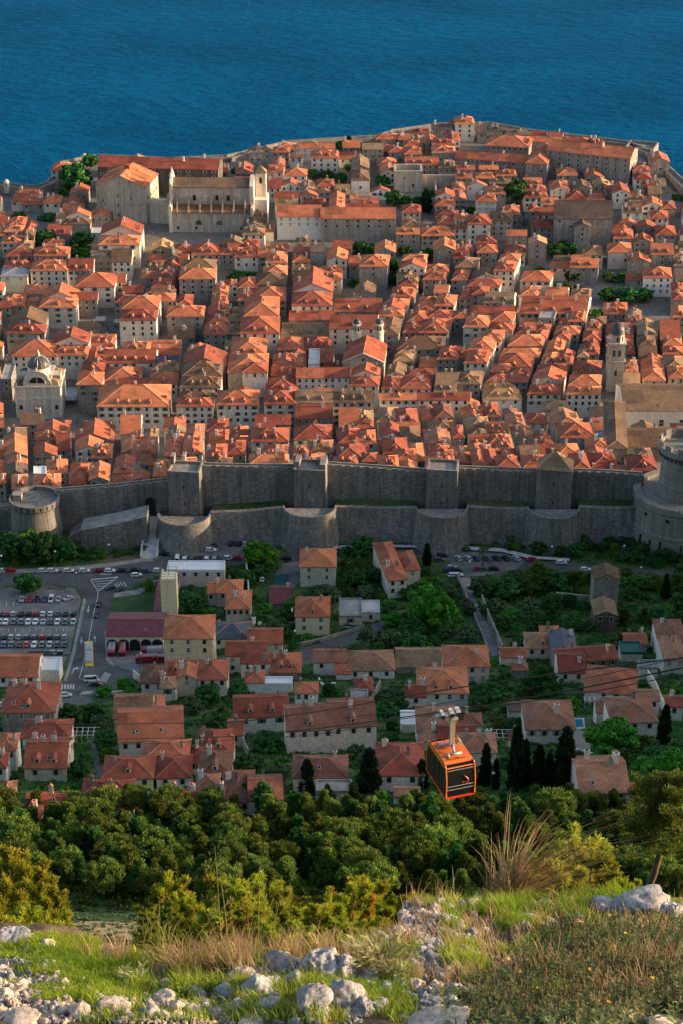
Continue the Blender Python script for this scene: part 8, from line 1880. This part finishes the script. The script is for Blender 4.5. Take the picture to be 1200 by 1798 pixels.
for t_ in TLIST:
    if 'wood' in t_:
        z_ = 'upper edge' if t_['wood'] < 3 else 'middle' if t_['wood'] < 10 else 'lower part'; sd_ = 'left' if t_['x'] < 400 else 'centre' if t_['x'] < 800 else 'right'
        t_['o']['label'] = '%s %s in the %s of the pine wood, %s third' % (MD[t_['mat']], KD[t_['kind']], z_, sd_); t_['o']['group'] = '%s %s trees, %s of the wood, %s' % (MD[t_['mat']], KD[t_['kind']], z_, sd_)
CD = dict(white='white', silver='silver', black='black', grey='dark grey', blue='blue', red='red', teal='teal', maroon='dark red', yellow='yellow')
TD = dict(hatch='hatchback', sedan='saloon car', van='van')
OW = ['first', 'second', 'third', 'fourth', 'fifth', 'sixth', 'seventh', 'eighth', 'ninth', 'tenth', 'eleventh', 'twelfth', 'thirteenth']
special = {'road': None}
rows = {}
for c_ in CARS: rows.setdefault(c_['row'], []).append(c_)
for rw, L in rows.items():
    L.sort(key=lambda c_: c_['x'])
    for i, c_ in enumerate(L):
        if rw not in ('road', 'fire yard', 'left edge', 'forecourt', 'garden road', 'canopy'):
            c_['o']['label'] = '%s %s, %s from left in the %s' % (CD[c_['col']], TD[c_['typ']], OW[i], rw); c_['o']['group'] = 'cars parked in the ' + rw
            if len(c_['o']['label'].split()) > 16: c_['o']['label'] = c_['o']['label'].replace('from the left in the', 'from left in')
SP = {(720, 325): 'white hatchback driving in the road below the parked line', (583, 392): 'black saloon car turning by the hatched road triangle', (521, 480): 'black hatchback driving up the junction road, upper of two', (509, 480): 'black saloon car on the junction road, lower of two', (485, 880): 'white van at the crossing below the bus', (503, 880): 'black car just below the white van at the crossing', (345, 960): 'white hatchback at the bottom of the junction road', (888, 382): 'silver car beside the lone fire engine', (5, 1010): 'silver car at the left edge below the white hall'}
for c_ in CARS:
    if not c_['o'].get('label'):
        k = [v for kk, v in SP.items() if abs(c_['x'] - kk[0] / 3) < 1.5 and (abs(c_['y'] - 900 - kk[1] / 3) < 12)]
        c_['o']['label'] = k[0] if k else {'forecourt': 'white hatchback on the forecourt left of the sports court', 'garden road': ('teal' if c_['col'] == 'teal' else 'silver') + ' car on the garden road below the flat garages', 'canopy': 'yellow taxi under the white flat canopy', 'fire yard': 'silver car beside the lone fire engine', 'left edge': 'silver car at the left edge', 'road': 'car on the road'}[c_['row']]
        if c_['row'] == 'road': c_['o'].name = 'car'
RKL = [('the far left mound', 30, 1650), ('the central crag', 540, 1730), ('the scree top', 765, 1600), ('the scree foot', 770, 1740), ('the broad white slab', 1135, 1600), ('the bottom left gravel', 250, 1780)]
assign([r_ for r_ in ROCKS if not r_['label']], RKL, lambda r_: ('warm pale' if r_['warm'] else 'grey') + (' stone' if r_['w'] < 26 else ' rock'))
for r_ in ROCKS:
    r_['o']['category'] = 'rock'
    if r_['label']: r_['o']['label'] = r_['label']; r_['o'].name = 'boulder'
    else: r_['o']['group'] = 'loose rocks on the foreground bank'
k = 0
for o in [o for o in COL.objects if o.name.startswith('herb_shrub')]:
    x, y = HP[k]; k += 1; rw = 'bottom' if y > 1750 else 'middle' if y > 1690 else 'upper'; sib = sorted(q_[0] for q_ in HP if ('bottom' if q_[1] > 1750 else 'middle' if q_[1] > 1690 else 'upper') == rw)
    n_ = sib.index(x); o['label'] = 'dry brown herb shrub, %s from left in the %s row at bottom right' % ((OW + ['fourteenth', 'fifteenth'])[n_], rw)
# stray names
for o in list(COL.objects):
    if o.name.startswith('road_line') or o.name.startswith('hatch') or o.name.startswith('zebra'): o['kind'] = 'structure'
